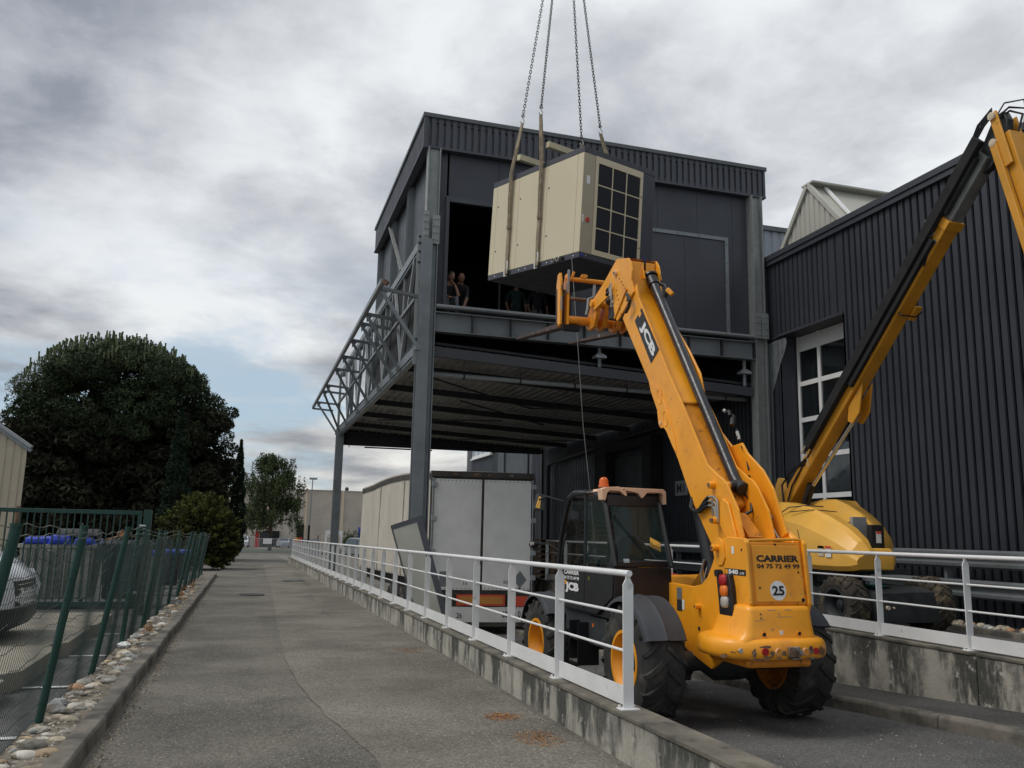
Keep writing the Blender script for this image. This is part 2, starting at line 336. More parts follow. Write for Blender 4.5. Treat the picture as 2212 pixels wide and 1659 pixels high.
    def corr(s, o, du, W, z0, z1, pitch, depth, nrm, frac=.30, slope=.18, m=None):
        """ribbed sheet: o start, du horizontal unit, nrm outward unit; z0,z1 numbers or functions of distance; flat pans with narrow recessed ribs"""
        o = Vector(o); du = Vector(du); nrm = Vector(nrm); us = []; t = 0.0
        while t < W-1e-6:
            for a, dd in ((0, 0), (1-frac-slope, 0), (1-frac-slope/2, -1), (1-slope/2, -1)):
                q = t+a*pitch
                if q <= W: us.append((q, dd*depth))
            t += pitch
        us.append((W, 0)); v = []
        for q, dd in us:
            p = o+du*q+nrm*dd
            v.append((p.x, p.y, z0(q) if callable(z0) else z0)); v.append((p.x, p.y, z1(q) if callable(z1) else z1))
        flip = du.cross(Vector((0, 0, 1))).dot(nrm) < 0
        fs = [(2*i, 2*i+2, 2*i+3, 2*i+1) for i in range(len(us)-1)]
        if flip: fs = [f[::-1] for f in fs]
        return s.add(v, fs, m)
    def mesh(s, name, mats, origin=(0, 0, 0), smooth=True, ang=32):
        me = bpy.data.meshes.new(name); o = Vector(origin)
        me.from_pydata([(v[0]-o.x, v[1]-o.y, v[2]-o.z) for v in s.v], [], s.f)
        for m_ in (mats if isinstance(mats, (list, tuple)) else [mats]): me.materials.append(M[m_] if isinstance(m_, str) else m_)
        me.polygons.foreach_set('material_index', s.m)
        if smooth:
            me.polygons.foreach_set('use_smooth', [True]*len(me.polygons)); me.update(); me.set_sharp_from_angle(angle=R(ang))
        me.update(); return me
    def centre(s):
        a = np.array(s.v); return Vector(((a.min(0)+a.max(0))/2).tolist())
    def build(s, name, mats, parent=None, bevel=0, seg=2, smooth=True, label=None, cat=None, group=None, kind=None, ang=32):
        if parent is not None: c = s.centre()
        else:
            c = s.centre(); c.z = min(v[2] for v in s.v)
        ob = bpy.data.objects.new(name, s.mesh(name, mats, c, smooth, ang)); C.objects.link(ob)
        if parent is not None:
            ob.parent = parent; ob.location = c - wl(parent)
        else: ob.location = c
        WL[ob.name] = c
        if bevel:
            b = ob.modifiers.new('bevel', 'BEVEL'); b.width = bevel; b.segments = seg; b.limit_method = 'ANGLE'; b.angle_limit = R(35); b.harden_normals = False
        tag(ob, label, cat, group, kind); return ob
WL = {}
def wl(o): return WL[o.name]
def tag(o, label=None, cat=None, group=None, kind=None):
    for k, v in (('label', label), ('category', cat), ('group', group), ('kind', kind)):
        if v: o[k] = v
    return o
def thing(name, loc, label, cat, group=None):
    o = bpy.data.objects.new(name, None); C.objects.link(o); o.location = loc; o.empty_display_size = .2
    WL[o.name] = Vector(loc); return tag(o, label, cat, group)
def copy_part(src, loc, parent=None, name=None):
    """a copy of one object (sharing its mesh) put at world location loc"""
    c = src.copy(); C.objects.link(c)
    if parent is not None: c.parent = parent; c.location = Vector(loc)-wl(parent)
    else: c.location = loc
    WL[c.name] = Vector(loc); return c
def children(o): return [c for c in C.objects if c.parent == o]
def copy_thing(src, loc, rz=0, label=None, group=None):
    kids = {}
    for c in C.objects:
        if c.parent: kids.setdefault(c.parent.name, []).append(c)
    r = src.copy(); C.objects.link(r); r.location = loc; r.rotation_euler = (0, 0, rz); WL[r.name] = Vector(loc)
    if label: r['label'] = label
    if group: r['group'] = group
    for ch in kids.get(src.name, []):
        c = ch.copy(); C.objects.link(c); c.parent = r
        for g in kids.get(ch.name, []):
            d = g.copy(); C.objects.link(d); d.parent = c
    return r
def text(name, body, o, rv, uv, h, m, parent, w=None, bold=.0, depth=.002, align='CENTER', kind=None):
    cu = bpy.data.curves.new(name, 'FONT'); cu.body = body; cu.align_x = align; cu.align_y = 'CENTER'; cu.offset = bold; cu.extrude = 0
    cu.resolution_u = 3
    t = bpy.data.objects.new(name, cu); C.objects.link(t)
    dg = bpy.context.evaluated_depsgraph_get(); me0 = bpy.data.meshes.new_from_object(t.evaluated_get(dg))
    vs = [v.co.copy() for v in me0.vertices]; fs = [tuple(p.vertices) for p in me0.polygons]
    bpy.data.objects.remove(t); bpy.data.meshes.remove(me0)
    xs = [v.x for v in vs]; ys = [v.y for v in vs]
    sy = h/(max(ys)-min(ys)); sx = (w/(max(xs)-min(xs))) if w else sy; cxm = (max(xs)+min(xs))/2; cym = (max(ys)+min(ys))/2
    o = Vector(o); rv = Vector(rv).normalized(); uv = Vector(uv).normalized(); n = rv.cross(uv)
    b = MB(); b.add([o+rv*(v.x-cxm)*sx+uv*(v.y-cym)*sy+n*depth for v in vs], fs)
    return b.build(name, m, parent, smooth=False)
def rrect(x0, x1, y0, y1, r_, z, n=4):
    p = []
    for cx_, cy_, a0 in ((x1-r_, y0+r_, -90), (x1-r_, y1-r_, 0), (x0+r_, y1-r_, 90), (x0+r_, y0+r_, 180)):
        for i in range(n+1):
            a = R(a0+90*i/n); p.append((cx_+r_*math.cos(a), cy_+r_*math.sin(a), z))
    return p
def leaves(name, pts, size, m, parent, aspect=.5, kind='stuff', nrm=None, droop=0):
    pts = np.asarray(pts); n = len(pts); size = np.broadcast_to(np.asarray(size), (n,))
    a = np.random.normal(size=(n, 3));
    if droop: a[:, 2] -= droop
    a /= np.linalg.norm(a, axis=1)[:, None]
    b = np.random.normal(size=(n, 3)); b -= (b*a).sum(1)[:, None]*a; b /= np.linalg.norm(b, axis=1)[:, None]
    c = WL[parent.name] if parent is not None else Vector((0, 0, 0)); pts = pts-np.array(c)
    s_ = size[:, None]
    q = np.stack([pts-a*s_/2, pts+b*s_*aspect/2, pts+a*s_/2, pts-b*s_*aspect/2], 1).reshape(-1, 3)
    me = bpy.data.meshes.new(name); me.vertices.add(4*n); me.vertices.foreach_set('co', q.ravel())
    me.loops.add(4*n); me.loops.foreach_set('vertex_index', np.arange(4*n)); me.polygons.add(n)
    me.polygons.foreach_set('loop_start', np.arange(n)*4); me.polygons.foreach_set('loop_total', np.full(n, 4))
    me.materials.append(M[m]); me.update(); me.validate()
    ob = bpy.data.objects.new(name, me); C.objects.link(ob)
    if parent is not None: ob.parent = parent; ob.location = (0, 0, 0)
    WL[ob.name] = c
    if kind: ob['kind'] = kind
    return ob
def grid(name, xs, ys, fn, m, kind='structure', label=None):
    v = [(x, y, fn(x, y)) for y in ys for x in xs]; nx = len(xs)
    f_ = [(j*nx+i, j*nx+i+1, (j+1)*nx+i+1, (j+1)*nx+i) for j in range(len(ys)-1) for i in range(nx-1)]
    b = MB(); b.add(v, f_); return b.build(name, m, kind=kind, label=label)
def lerp(pts, t):
    if t <= pts[0][0]: return pts[0][1]
    for (a, b), (c, d) in zip(pts, pts[1:]):
        if t <= c: return b+(d-b)*(t-a)/(c-a)
    return pts[-1][1]

# ================================================================== SETTING
def zL(y): return lerp([(-60, .1), (10, 0), (50, -.28), (95, -.87), (4000, -.9)], y)
def zLane(y): return lerp([(-8, .30), (2, .15), (6.5, -.12), (10, -.34), (14, -.56), (18, -.75), (22, -.85), (4000, -.87)], y)
def wtop(y): return .376-.006*y
def wx(y): return 2.80-.006*(y-6)
ysr = [-12, 0, 4, 8, 12, 16, 20, 25, 30, 36, 43, 52]
ysf = ysr+[60, 75, 95, 130, 200, 400, 1200]
grid('ground', [-1200, -200, -40, -12, -4, -.9], ysf, lambda x, y: zL(y)-.03, 'ground')
grid('ground', [-1.2, 2.74], [52, 60, 75, 95, 130, 200, 400, 1200], lambda x, y: zL(y)-.034, 'ground')
grid('ground', [2.74, 4.5, 8, 20, 60, 1200], [52, 60, 75, 95, 130, 200, 400, 1200], lambda x, y: zL(y)-.034 if x < 3 else -.90, 'ground')
grid('ground', [12.0, 40, 1200], [-60, 22.2, 52], lambda x, y: -.905, 'ground')
grid('road', [-.96, 0, 1, 2, 2.72], ysr+[60, 75, 95, 100], lambda x, y: zL(y)+.012*math.sin(x*1.4+y*.13)*(1 if 0 <= x <= 2 else 0), 'asphalt')
grid('loading_lane', [2.86, 4, 5.2, 6.46], [-10, -4, 0, 2, 4, 6.5, 8, 10, 12, 14, 16, 18, 20, 22.4], lambda x, y: zLane(y), 'asphalt2')
grid('yard', [2.70, 6, 9, 12.3], [22.38, 26, 32, 40, 52, 62, 80, 100], lambda x, y: zLane(y)-.003, 'asphalt')
grid('yard', [12.3, 30], [50, 62, 80, 100], lambda x, y: zLane(y)-.006, 'asphalt')
grid('pavement', [6.56, 7.42], [-10, -4, 0, 2, 4, 6.5, 8, 10, 12, 14, 16, 18, 20, 22.4], lambda x, y: zLane(y)+.12, 'pave')
grid('upper_yard', [7.6, 9, 10.8, 12.2], [-10, 0, 8, 16, 22.3], lambda x, y: .24, 'asphalt2')
grid('parking_ground', [-30, -12, -6, -1.46], [-12, 0, 6, 12, 18, 26, 36], lambda x, y: zL(y)-.012, 'park')
# paler resurfaced strip along the wall, with a ragged seam
sm = [(3.0, .88), (4.4, .93), (5.8, .96), (6.2, 1.0), (6.9, .93), (7.9, .78), (9.4, .64), (11.4, .58), (13.0, .60), (15.0, .62), (17.0, .66), (19.5, .70), (24, .78), (30, .86), (40, .9), (51, .95)]
b = MB(); v = []
ys_s = np.arange(2.0, 51, .22)
for q in ys_s:
    for x in (lerp(sm, q)+.010*math.sin(q*7), 1.7, 2.62): v.append((x, q, zL(q)+.012*math.sin(x*1.4+q*.13)*(1 if x <= 2 else 0)+.0035))
b.add(v, [(3*i+j, 3*i+j+1, 3*i+j+4, 3*i+j+3) for i in range(len(ys_s)-1) for j in range(2)])
b.build('road_resurfacing', 'asphaltl', kind='structure')
# painted bay lines
b = MB()
for x0, x1, y in ((-6, -2.52, 12.28), (-2.12, -1.53, 12.33), (-2.14, -1.53, 9.95), (-6, -2.62, 14.68), (-2.18, -1.79, 14.88), (-2.6, -1.52, 7.67), (-6, -2.3, 17.1), (-2.7, -1.6, 5.4)):
    b.add([(x0, y-.045, zL(y)-.007), (x1, y-.045, zL(y)-.007), (x1, y+.045, zL(y)-.007), (x0, y+.045, zL(y)-.007)], [(0, 1, 2, 3)])
b.build('bay_lines', 'white', kind='structure', smooth=False)
# sawtooth concrete edge of the parking bays
for i, (x, y) in enumerate(((-2.03, 7.55), (-2.03, 9.86), (-2.04, 12.25), (-2.05, 14.5))):
    b = MB(); b.pz([(x, y), (x-.02, y+1.72), (x-.18, y+2.06), (x-1.5, y+2.0), (x-1.4, y-.2), (x-.20, y-.28)], zL(y)-.02, zL(y)+.17)
    b.build('parking_kerb_slab', 'kerb2', bevel=.008, label=('pale concrete slab edging the parking bay, %s behind the green mesh fence' % ('nearest', 'second from the camera', 'third from the camera', 'farthest')[i]), cat='kerb slab', group='concrete slabs edging the parking bays')
# small asphalt features on the road
for nm, x, y, r_, lb in (('manhole_cover', .25, 23.9, .32, 'round dark manhole cover in the road, the nearer of the two'), ('manhole_cover', 1.69, 31.1, .38, 'round dark manhole cover in the road, the farther of the two')):
    b = MB(); b.cyl((x, y, zL(y)-.02), (x, y, zL(y)+.018), r_*.75, n=28); b.lathe([(-.02, r_*.8), (.022, r_*.8), (.022, r_), (-.02, r_)], (x, y, zL(y)), 'Z', 28)
    b.build(nm, 'darkst', label=lb, cat='manhole cover')

# ---- retaining walls, in cast sections with open joints
def retaining(name, x0f, x1f, y0, y1, top, bot, seg, label):
    t = thing(name, (x0f(y0), y0, bot(y0)), label, 'retaining wall'); y = y0; k = 0
    while y < y1-.01:
        e = min(y+seg, y1); b = MB()
        for (a0, a1, mi, z0f, z1f, dx) in ((y+.006, e-.006, 0, bot, lambda q: top(q)-.035, 0), (y+.006, e-.006, 1, lambda q: top(q)-.035, top, .012)):
            v = []
            for q in (a0, a1):
                for zf in (z0f, z1f):
                    for xf, sg in ((x0f, -1), (x1f, 1)): v.append((xf(q)+sg*dx, q, zf(q)))
            b.add(v, [(0, 1, 3, 2), (4, 6, 7, 5), (0, 4, 5, 1), (2, 3, 7, 6), (0, 2, 6, 4), (1, 5, 7, 3)], mi)
        b.build('wall_section', ['mould', 'mould2'], t, bevel=.008, smooth=False); y = e; k += 1
    return t
retaining('low_retaining_wall', lambda y: wx(y)-.10, lambda y: wx(y)+.13, -9.3, 51.6, wtop, lambda y: min(zL(y), zLane(y))-.25, 6.1, 'long low mouldy concrete wall under the left white railing')
retaining('high_retaining_wall', lambda y: 7.41, lambda y: 7.64, -8.75, 22.3, lambda y: .47, lambda y: zLane(y)-.2, 5.4, 'stained concrete wall with black mould under the right white railing')

# ---- white railings
def railing(name, ys, xf, zf, label, ends):
    y0, y1 = ys[0], ys[-1]; t = thing(name, (xf(y0), y0, zf(y0)), label, 'railing')
    b = MB()
    x, z, y = 0, 0, 0
    w = .042
    b.prism([(-w, .0), (w, .0), (w, .90), (.018, .945), (.018, .975), (-.018, .975), (-.018, .945), (-w, .90)], lambda a, c: (a, -.006, c), lambda a, c: (a, .006, c), 0)
    b.box(-.075, .075, -.05, .05, 0, .008, 0)
    for sx in (-.058, .058): b.cyl((sx, .03, .008), (sx, .03, .028), .011, n=6, m=0)
    me = b.mesh('post', 'white', (0, 0, 0), False)
    for q in ys:
        o = bpy.data.objects.new('post', me); C.objects.link(o); o.parent = t; o.location = Vector((xf(q), q, zf(q)))-wl(t); WL[o.name] = Vector((xf(q), q, zf(q)))
    for nm, h, r_ in (('top_rail', .985, .024), ('middle_rail', .69, .0115), ('middle_rail', .41, .0115)):
        b = MB(); b.tube([(xf(q)+(0 if h > .9 else .0), q+(e if h > .9 else 0), zf(q)+h) for q, e in ((ys[0], ends[0]), ((ys[0]+ys[-1])/2, 0), (ys[-1], ends[1]))], r_, 12 if h > .9 else 8)
        b.build(nm, 'white', t)
    for a, c in zip(ys, ys[1:]):
        b = MB(); b.prism([(a+.008, zf(a)+.018), (c-.008, zf(c)+.018), (c-.008, zf(c)+.155), (a+.008, zf(a)+.155)], lambda y_, z_: (xf(y_)-.004, y_, z_), lambda y_, z_: (xf(y_)+.004, y_, z_))
        b.build('kick_plate', 'white', t, smooth=False)
    return t
railing('railing', [6.08+1.463*k for k in range(31)], wx, wtop, 'long white steel railing on the low wall left of the yellow telehandler', (-.03, .05))
railing('railing', [3.5+1.37*k for k in range(14)], lambda y: 7.52, lambda y: .47, 'white steel railing on the high stained wall at the right', (-.03, .05))

# ---- left kerb, stone strip
kb = thing('kerb', (-1.0, -2, zL(0)), None, None); kb['kind'] = 'structure'
y = -3.0
while y < 34.4:
    e = y+1.0; j = .012*math.sin(y*1.7); b = MB()
    b.prism([(-1.12, -.2), (-.955, -.2), (-.965, .095), (-.98, .118), (-1.12, .112)], lambda a, c: (a+j, y+.006, c+zL(y)), lambda a, c: (a+.012*math.sin(e*1.7), e-.006, c+zL(e)))
    b.build('kerb_stone', 'kerb', kb, bevel=.008, smooth=False); y = e
grid('stone_bed', [-1.47, -1.36, -1.24, -1.1], [-3, 0, 3, 5, 6, 7, 8, 9, 10, 11, 12, 14, 16, 18, 21, 25, 30, 35], lambda x, y: zL(y)+.085+.02*math.sin(x*31+y*5)*math.sin(y*9), 'soil')
bed = thing('stone_border', (-1.28, 4, zL(4)), None, None); bed['kind'] = 'structure'
shapes = []
for k in range(6):
    b = MB(); b.sph((0, 0, 0), .5, .5, .5, 14, 9, jit=.035)
    tw = random.uniform(.0, .25)
    b.v = [(v[0]*(1+tw*v[1]), v[1]*(1+.3*tw*v[0]), v[2]*(1-.2*tw)) for v in b.v]; shapes.append(b)
stone_me = {}
def stone(parent, x, y, z, sx, sy, sz, rz, mi):
    k = random.randrange(6)
    if (k, mi) not in stone_me: stone_me[(k, mi)] = shapes[k].mesh('stone', 'stone%d' % mi, ang=180)
    o = bpy.data.objects.new('stone', stone_me[(k, mi)]); C.objects.link(o); o.parent = parent; o.location = Vector((x, y, z))-wl(parent)
    o.scale = (sx, sy, sz); o.rotation_euler = (random.uniform(-.15, .15), random.uniform(-.15, .15), rz)
wts = [0, 0, 1, 1, 2, 2, 3, 3, 3, 4, 4, 5, 6]
y = 3.4; n = 0; lanes = [-1.40, -1.30, -1.20]
placed = []
while n < 235 and y < 34:
    for lx in lanes:
        if random.random() < .62:
            L_ = random.choice((random.uniform(.06, .12), random.uniform(.10, .22))); x = lx+random.uniform(-.035, .035); yy = y+random.uniform(-.05, .05)
            sx = min(L_*.95, .19); stone(bed, x, yy, zL(yy)+.092+random.uniform(-.022, .008), sx, L_*random.uniform(.5, .75), L_*random.uniform(.35, .5), random.uniform(-.5, .5), random.choice(wts)); n += 1
    y += random.uniform(.11, .17) if y < 14 else random.uniform(.2, .34)
# loose pale chips between the stones and along the kerb foot
def chips(name, pts, s0, s1, m):
    b = MB()
    for x, y, z in pts:
        s_ = random.uniform(s0, s1); a = random.uniform(0, PI)
        c_, d_ = math.cos(a)*s_, math.sin(a)*s_
        b.add([(x+c_, y+d_, z), (x-d_, y+c_, z), (x-c_*.8, y-d_, z), (x+d_, y-c_, z), (x, y, z+s_*.9)], [(0, 1, 4), (1, 2, 4), (2, 3, 4), (3, 0, 4)])
    return b.build(name, m, kind='stuff', smooth=False)
tag(chips('gravel', [(random.uniform(-1.45, -1.12), yy, zL(yy)+.10) for yy in [3+30*random.random()**1.7 for _ in range(1100)]], .004, .014, 'stone3'), 'pale gravel chips between the stones at the kerb', 'gravel')
tag(chips('gravel', [(random.choice((-.93+abs(random.gauss(0, .10)), 2.62-abs(random.gauss(0, .12)))), yy, zL(yy)+.001) for yy in [3+30*random.random()**1.6 for _ in range(1700)]], .003, .009, 'stone0'), 'loose grit lying along both edges of the road', 'gravel')
tag(chips('gravel', [(random.uniform(3.1, 6.4), yy, zLane(yy)+.001) for yy in [4+12*random.random() for _ in range(600)]], .004, .010, 'stone2'), 'loose grit scattered on the loading lane', 'gravel')
# right pavement kerb
kb2 = thing('kerb', (6.5, -2, 0), None, None); kb2['kind'] = 'structure'
y = -4.0
while y < 22.2:
    e = y+1.0; b = MB()
    b.prism([(6.44, -.2), (6.60, -.2), (6.60, .128), (6.475, .128), (6.45, .10)], lambda a, c: (a, y+.006, c+zLane(y)), lambda a, c: (a, e-.006, c+zLane(e)))
    b.build('kerb_stone', 'kerb', kb2, bevel=.012, smooth=False); y = e
# cobble edging at the foot of the warehouse
b3 = thing('stone_border', (11.0, 8, .24), None, None); b3['kind'] = 'structure'
for k in range(100):
    yy = 6.5+k*.09; stone(b3, 11.05+random.choice((0, .17, .33))+random.uniform(-.03, .03), yy, .30, .16, .13, .11, random.uniform(-.6, .6), random.choice((0, 0, 2, 3, 4, 5)))
b = MB(); b.box(10.80, 10.93, -6, 22, .1, .33); b.build('kerb', 'kerb', kind='structure', bevel=.01)
# heaps of straw on the road
for i, (x, y, rx, ry, lb) in enumerate(((2.29, 7.6, .17, .17, 'rust-brown straw heap on the road, the middle of three'), (2.33, 6.75, .19, .30, 'rust-brown straw heap on the road, nearest the camera'), (2.26, 12.1, .2, .3, 'faint brown straw patch by the wall, farthest of three'))):
    b = MB(); nn = 420 if i < 2 else 160
    for _ in range(nn):
        a = random.uniform(0, 2*PI); q = random.random()**.7; px_, py_ = x+rx*q*math.cos(a), y+ry*q*math.sin(a); l = random.uniform(.01, .035); a2 = random.uniform(0, PI)
        z_ = zL(y)+.003+random.random()*.014*(1-q)
        b.bar((px_, py_, z_), (px_+l*math.cos(a2), py_+l*math.sin(a2), z_+random.uniform(-.002, .006)), .0022, .0022)
    o = b.build('straw_litter', 'straw', smooth=False, label=lb, cat='straw', kind='stuff')

# rag and scraps caught at the fence foot
for x, y, r_, lb in ((-1.42, 8.35, .07, 'crumpled grey-blue rag at the foot of the second green fence post'), (-1.40, 12.3, .08, 'crumpled white plastic bag at the foot of the green fence')):
    b = MB(); b.sph((x, y, zL(y)+.12), r_, r_*1.5, r_*.5, 12, 8, jit=.22); b.build('crumpled_litter', 'stone4' if r_ < .075 else 'decalw', label=lb, cat='litter', ang=20)
tag(chips('leaf_litter', [(-.93+abs(random.gauss(0, .07)), yy, zL(yy)+.002) for yy in [4+18*random.random()**1.5 for _ in range(700)]], .006, .016, 'soil'), 'brown leaf litter along the kerb foot', 'leaf litter')
# ================================================================== GREEN MESH FENCE
fx = lambda z: -1.47+.135*(z-.1)
fence = thing('mesh_fence', (-1.47, 5.3, .1), 'sagging green wire mesh fence on leaning posts along the road', 'fence')
fys = [5.38+2.345*k for k in range(13)]
for k, y in enumerate(fys):
    b = MB(); q = random.uniform(-.03, .03); ln = (.24, .20, .25, .10, .16, .05, .12)[k % 7]; z0 = zL(y)
    b.cyl((-1.46, y, z0-.1), (-1.46+ln, y+q, z0+1.58), .031, n=14); b.cyl((-1.46+ln, y+q, z0+1.58), (-1.46+ln, y+q, z0+1.60), .034, n=14)
    b.build('post', 'greenp', fence)
b = MB(); h = MB()
y = 2.2
def sag(y): return .025*math.sin(y*2.7)+.02*math.sin(y*5.1+1)
while y < 33.5:
    st = .052 if y < 17 else .10
    b.tube([(fx(z)+.02*math.sin(y*3+z), y+.02*math.sin(z*2+y), z+zL(y)) for z in (.07, .5, 1.0, 1.44+sag(y))], .0021 if y < 12 else .0026, 3); y += st
for k, z in enumerate((.10, .22, .36, .50, .66, .82, .98, 1.14, 1.28, 1.38, 1.45)):
    ph = random.uniform(0, 6)
    h.tube([(fx(z)+.012*math.sin(q*2.2+ph), q, z+zL(q)+sag(q)*(z/1.4)+.012*math.sin(q*12+ph)) for q in np.arange(2.2, 33.6, .26)], .0026, 4)
b.build('mesh_wires', 'wire', fence, kind='stuff'); h.build('mesh_wires', 'wire', fence, kind='stuff')
for z in (1.50, 1.56):
    b = MB(); b.tube([(-1.25+.01*math.sin(q), q, z+zL(q)+.03*math.sin(q*1.1+z*9)+.012*math.sin(q*9)) for q in np.arange(2.2, 33.6, .2)], .003, 4); b.build('top_wire', 'barb', fence)
# ---- green bar gate behind the fence
gt = thing('bar_gate', (-3.2, 18.3, .05), 'dark green steel bar gate standing behind the mesh fence', 'gate')
X0, X1, Yg = -4.60, -1.98, 18.3
b = MB(); b.box(X0, X1, Yg-.03, Yg+.03, 1.83, 1.91); b.box(X0, X1, Yg-.03, Yg+.03, .10, .18); b.box(X0, X0+.07, Yg-.03, Yg+.03, .18, 1.83); b.box(X1-.07, X1, Yg-.03, Yg+.03, .18, 1.83)
b.build('gate_frame', 'greenp', gt, bevel=.004)
b = MB(); b.box(-.011, .011, -.011, .011, -.825, .825); gm = b.mesh('bar', 'greenp')
for k in range(1, 22):
    o = bpy.data.objects.new('bar', gm); C.objects.link(o); o.parent = gt; o.location = Vector((X0+.035+k*(X1-X0-.07)/22, Yg, 1.005))-wl(gt)
b = MB(); b.box(-1.94, -1.80, Yg-.07, Yg+.07, -.1, 1.93); b.build('hinge_post', 'greenp', gt, bevel=.006)
b = MB()
for z in (.35, 1.62): b.cyl((-1.99, Yg-.05, z), (-1.88, Yg-.09, z), .018, n=8); b.box(-2.01, -1.86, Yg-.055, Yg-.035, z-.03, z+.03)
b.build('hinge', 'galvl', gt)
b = MB(); b.cyl((-4.25, 18.7, -.1), (-4.25, 18.7, 1.95), .05, n=10); b.build('wooden_post', 'wood', label='weathered wooden post standing beside the green gate, behind the van', cat='post')

# ---- waste skips behind the gate
def skip(name, x0, x1, y0, y1, z1, m, label, ribs):
    t = thing(name, ((x0+x1)/2, (y0+y1)/2, 0), label, 'waste container')
    b = MB(); b.loft([rrect(x0+.08, x1-.08, y0+.08, y1-.08, .05, .12), rrect(x0, x1, y0, y1, .05, z1-.08), rrect(x0-.03, x1+.03, y0-.03, y1+.03, .05, z1-.08), rrect(x0-.03, x1+.03, y0-.03, y1+.03, .05, z1)])
    b.build('body', m, t, bevel=.006)
    for k in range(ribs):
        x = x0+.12+k*(x1-x0-.24)/(ribs-1); b = MB(); b.box(x-.035, x+.035, y0-.03, y0+.0, .16, z1-.1); b.build('rib', m, t, bevel=.008)
    for sx in (x0+.2, x1-.2):
        b = MB(); b.cyl((sx-.03, y0+.15, .07), (sx+.03, y0+.15, .07), .07, n=14); b.build('castor', 'rub', t)
    return t
s1 = skip('waste_skip', -4.35, -2.95, 19.6, 20.8, 1.22, 'binw', 'dirty white ribbed waste skip with a blue lid behind the gate', 9)
b = MB()
for k in range(3):
    x = -4.3+k*.46; b.loft([rrect(x, x+.42, 19.55, 20.8, .06, 1.22), rrect(x+.02, x+.40, 19.6, 20.75, .06, 1.33+.05*(k == 1)), rrect(x+.08, x+.34, 19.7, 20.6, .06, 1.37+.05*(k == 1))])
    for q in range(4): b.box(x+.04, x+.38, 19.53, 19.56, 1.235+q*.022, 1.245+q*.022)
b.build('lid', 'blue', s1)
s2 = skip('waste_skip', -2.85, -1.95, 19.7, 20.8, 1.25, 'bind', 'charcoal waste skip holding torn cardboard behind the gate', 4)
b = MB(); b.loft([rrect(-2.87, -1.93, 19.68, 20.8, .05, 1.25), rrect(-2.8, -2.0, 19.75, 20.7, .05, 1.31)]); b.build('lid', 'bind', s2, bevel=.01)
b = MB(); b.bar((-2.8, 19.9, 1.33), (-2.35, 20.0, 1.46), .3, .02); b.bar((-2.5, 20.0, 1.42), (-2.2, 20.2, 1.36), .25, .02); b.box(-2.62, -2.42, 20.0, 20.2, 1.36, 1.5)
b.build('cardboard_scraps', 'card', label='torn brown cardboard on top of the charcoal skip', cat='cardboard')
b = MB(); b.loft([[(x, 20.0+.35*math.cos(a), 1.40+.14*math.sin(a)) for a in [2*PI*i/14 for i in range(14)]] for x in (-3.72, -2.95)])
b.build('rubbish_sack', 'bind', label='grey rubbish bundle lying on the blue skip lid', cat='rubbish bag')
for i, (x, y, h, lb) in enumerate(((-2.25, 24.0, 1.12, 'blue lidded grey bin nearest the charcoal skip'), (-2.05, 27.0, 1.10, 'blue wheeled bin in the middle of the far row'), (-1.95, 30.2, 1.05, 'blue wheeled bin farthest behind the mesh fence'))):
    t = thing('wheeled_bin', (x, y, zL(y)), lb, 'bin', 'bins with blue lids behind the mesh fence'); z0 = zL(y)
    b = MB(); b.loft([rrect(x-.22, x+.22, y-.24, y+.24, .04, z0+.08), rrect(x-.28, x+.28, y-.32, y+.30, .04, z0+h-.12)]); b.build('body', 'binw' if i == 0 else 'bind', t)
    b = MB(); b.loft([rrect(x-.30, x+.30, y-.36, y+.33, .05, z0+h-.12), rrect(x-.30, x+.30, y-.36, y+.33, .05, z0+h-.05), rrect(x-.24, x+.24, y-.28, y+.27, .05, z0+h)]); b.build('lid', 'blue', t)

# ---- van nose behind the fence
van = thing('parked_van', (-4.7, 12.75, 0), 'white parked van with black bumper behind the mesh fence', 'van')
prof = [(-2.55, .24), (-2.36, .36), (-2.31, .50), (-2.31, .68), (-2.34, .86), (-2.40, .98), (-2.58, 1.13), (-2.88, 1.29), (-3.25, 1.42), (-3.45, 1.46), (-4.05, 2.02), (-4.3, 2.12), (-7.2, 2.15), (-7.28, 1.9), (-7.3, .4), (-6.9, .3)]
def vx(x, y): # plan curvature of the nose
    d = abs(y-12.75)/.95; return x-(.34*max(0, d-.25)**2.0 if x > -3.4 else 0)
b = MB(); yv = [11.80, 11.84, 11.92, 12.1, 12.4, 12.75, 13.1, 13.4, 13.58, 13.66, 13.70]
rings = []
for y in yv:
    e = abs(y-12.75)/.95; k = .06*max(0, (e-.86)/.14)**2
    rings.append([(vx(x, y)-k*(1 if x > -3.4 else 0), y, z-k*1.2*(1 if z > .9 else 0)) for x, z in prof])
b.loft(rings); b.build('body', 'vanw', van, ang=28)
b = MB(); rings = []
for y in yv:
    rings.append([(vx(x, y)+.012, y-(.012 if y < 12 else -.012 if y > 13.5 else 0), z) for x, z in [(-3.1, .16), (-2.60, .22), (-2.37, .33), (-2.29, .44), (-2.295, .57), (-2.42, .60), (-2.75, .66), (-3.1, .70)]])
b.loft(rings); b.build('bumper', 'plast', van, ang=40)
b = MB()
for k in range(5):
    z = .62+k*.058; b.tube([(vx(-2.305-.012*k, y)+.012, y, z) for y in np.linspace(12.28, 13.22, 9)], .009, 5)
b.build('grille', 'chrome', van)
b = MB(); b.loft([[(vx(-2.315, y)+.004, y, .59), (vx(-2.345, y)+.006, y, .90), (vx(-2.6, y), y, .90), (vx(-2.6, y), y, .59)] for y in np.linspace(12.2, 13.3, 8)]); b.build('grille_recess', 'plast', van, smooth=False)
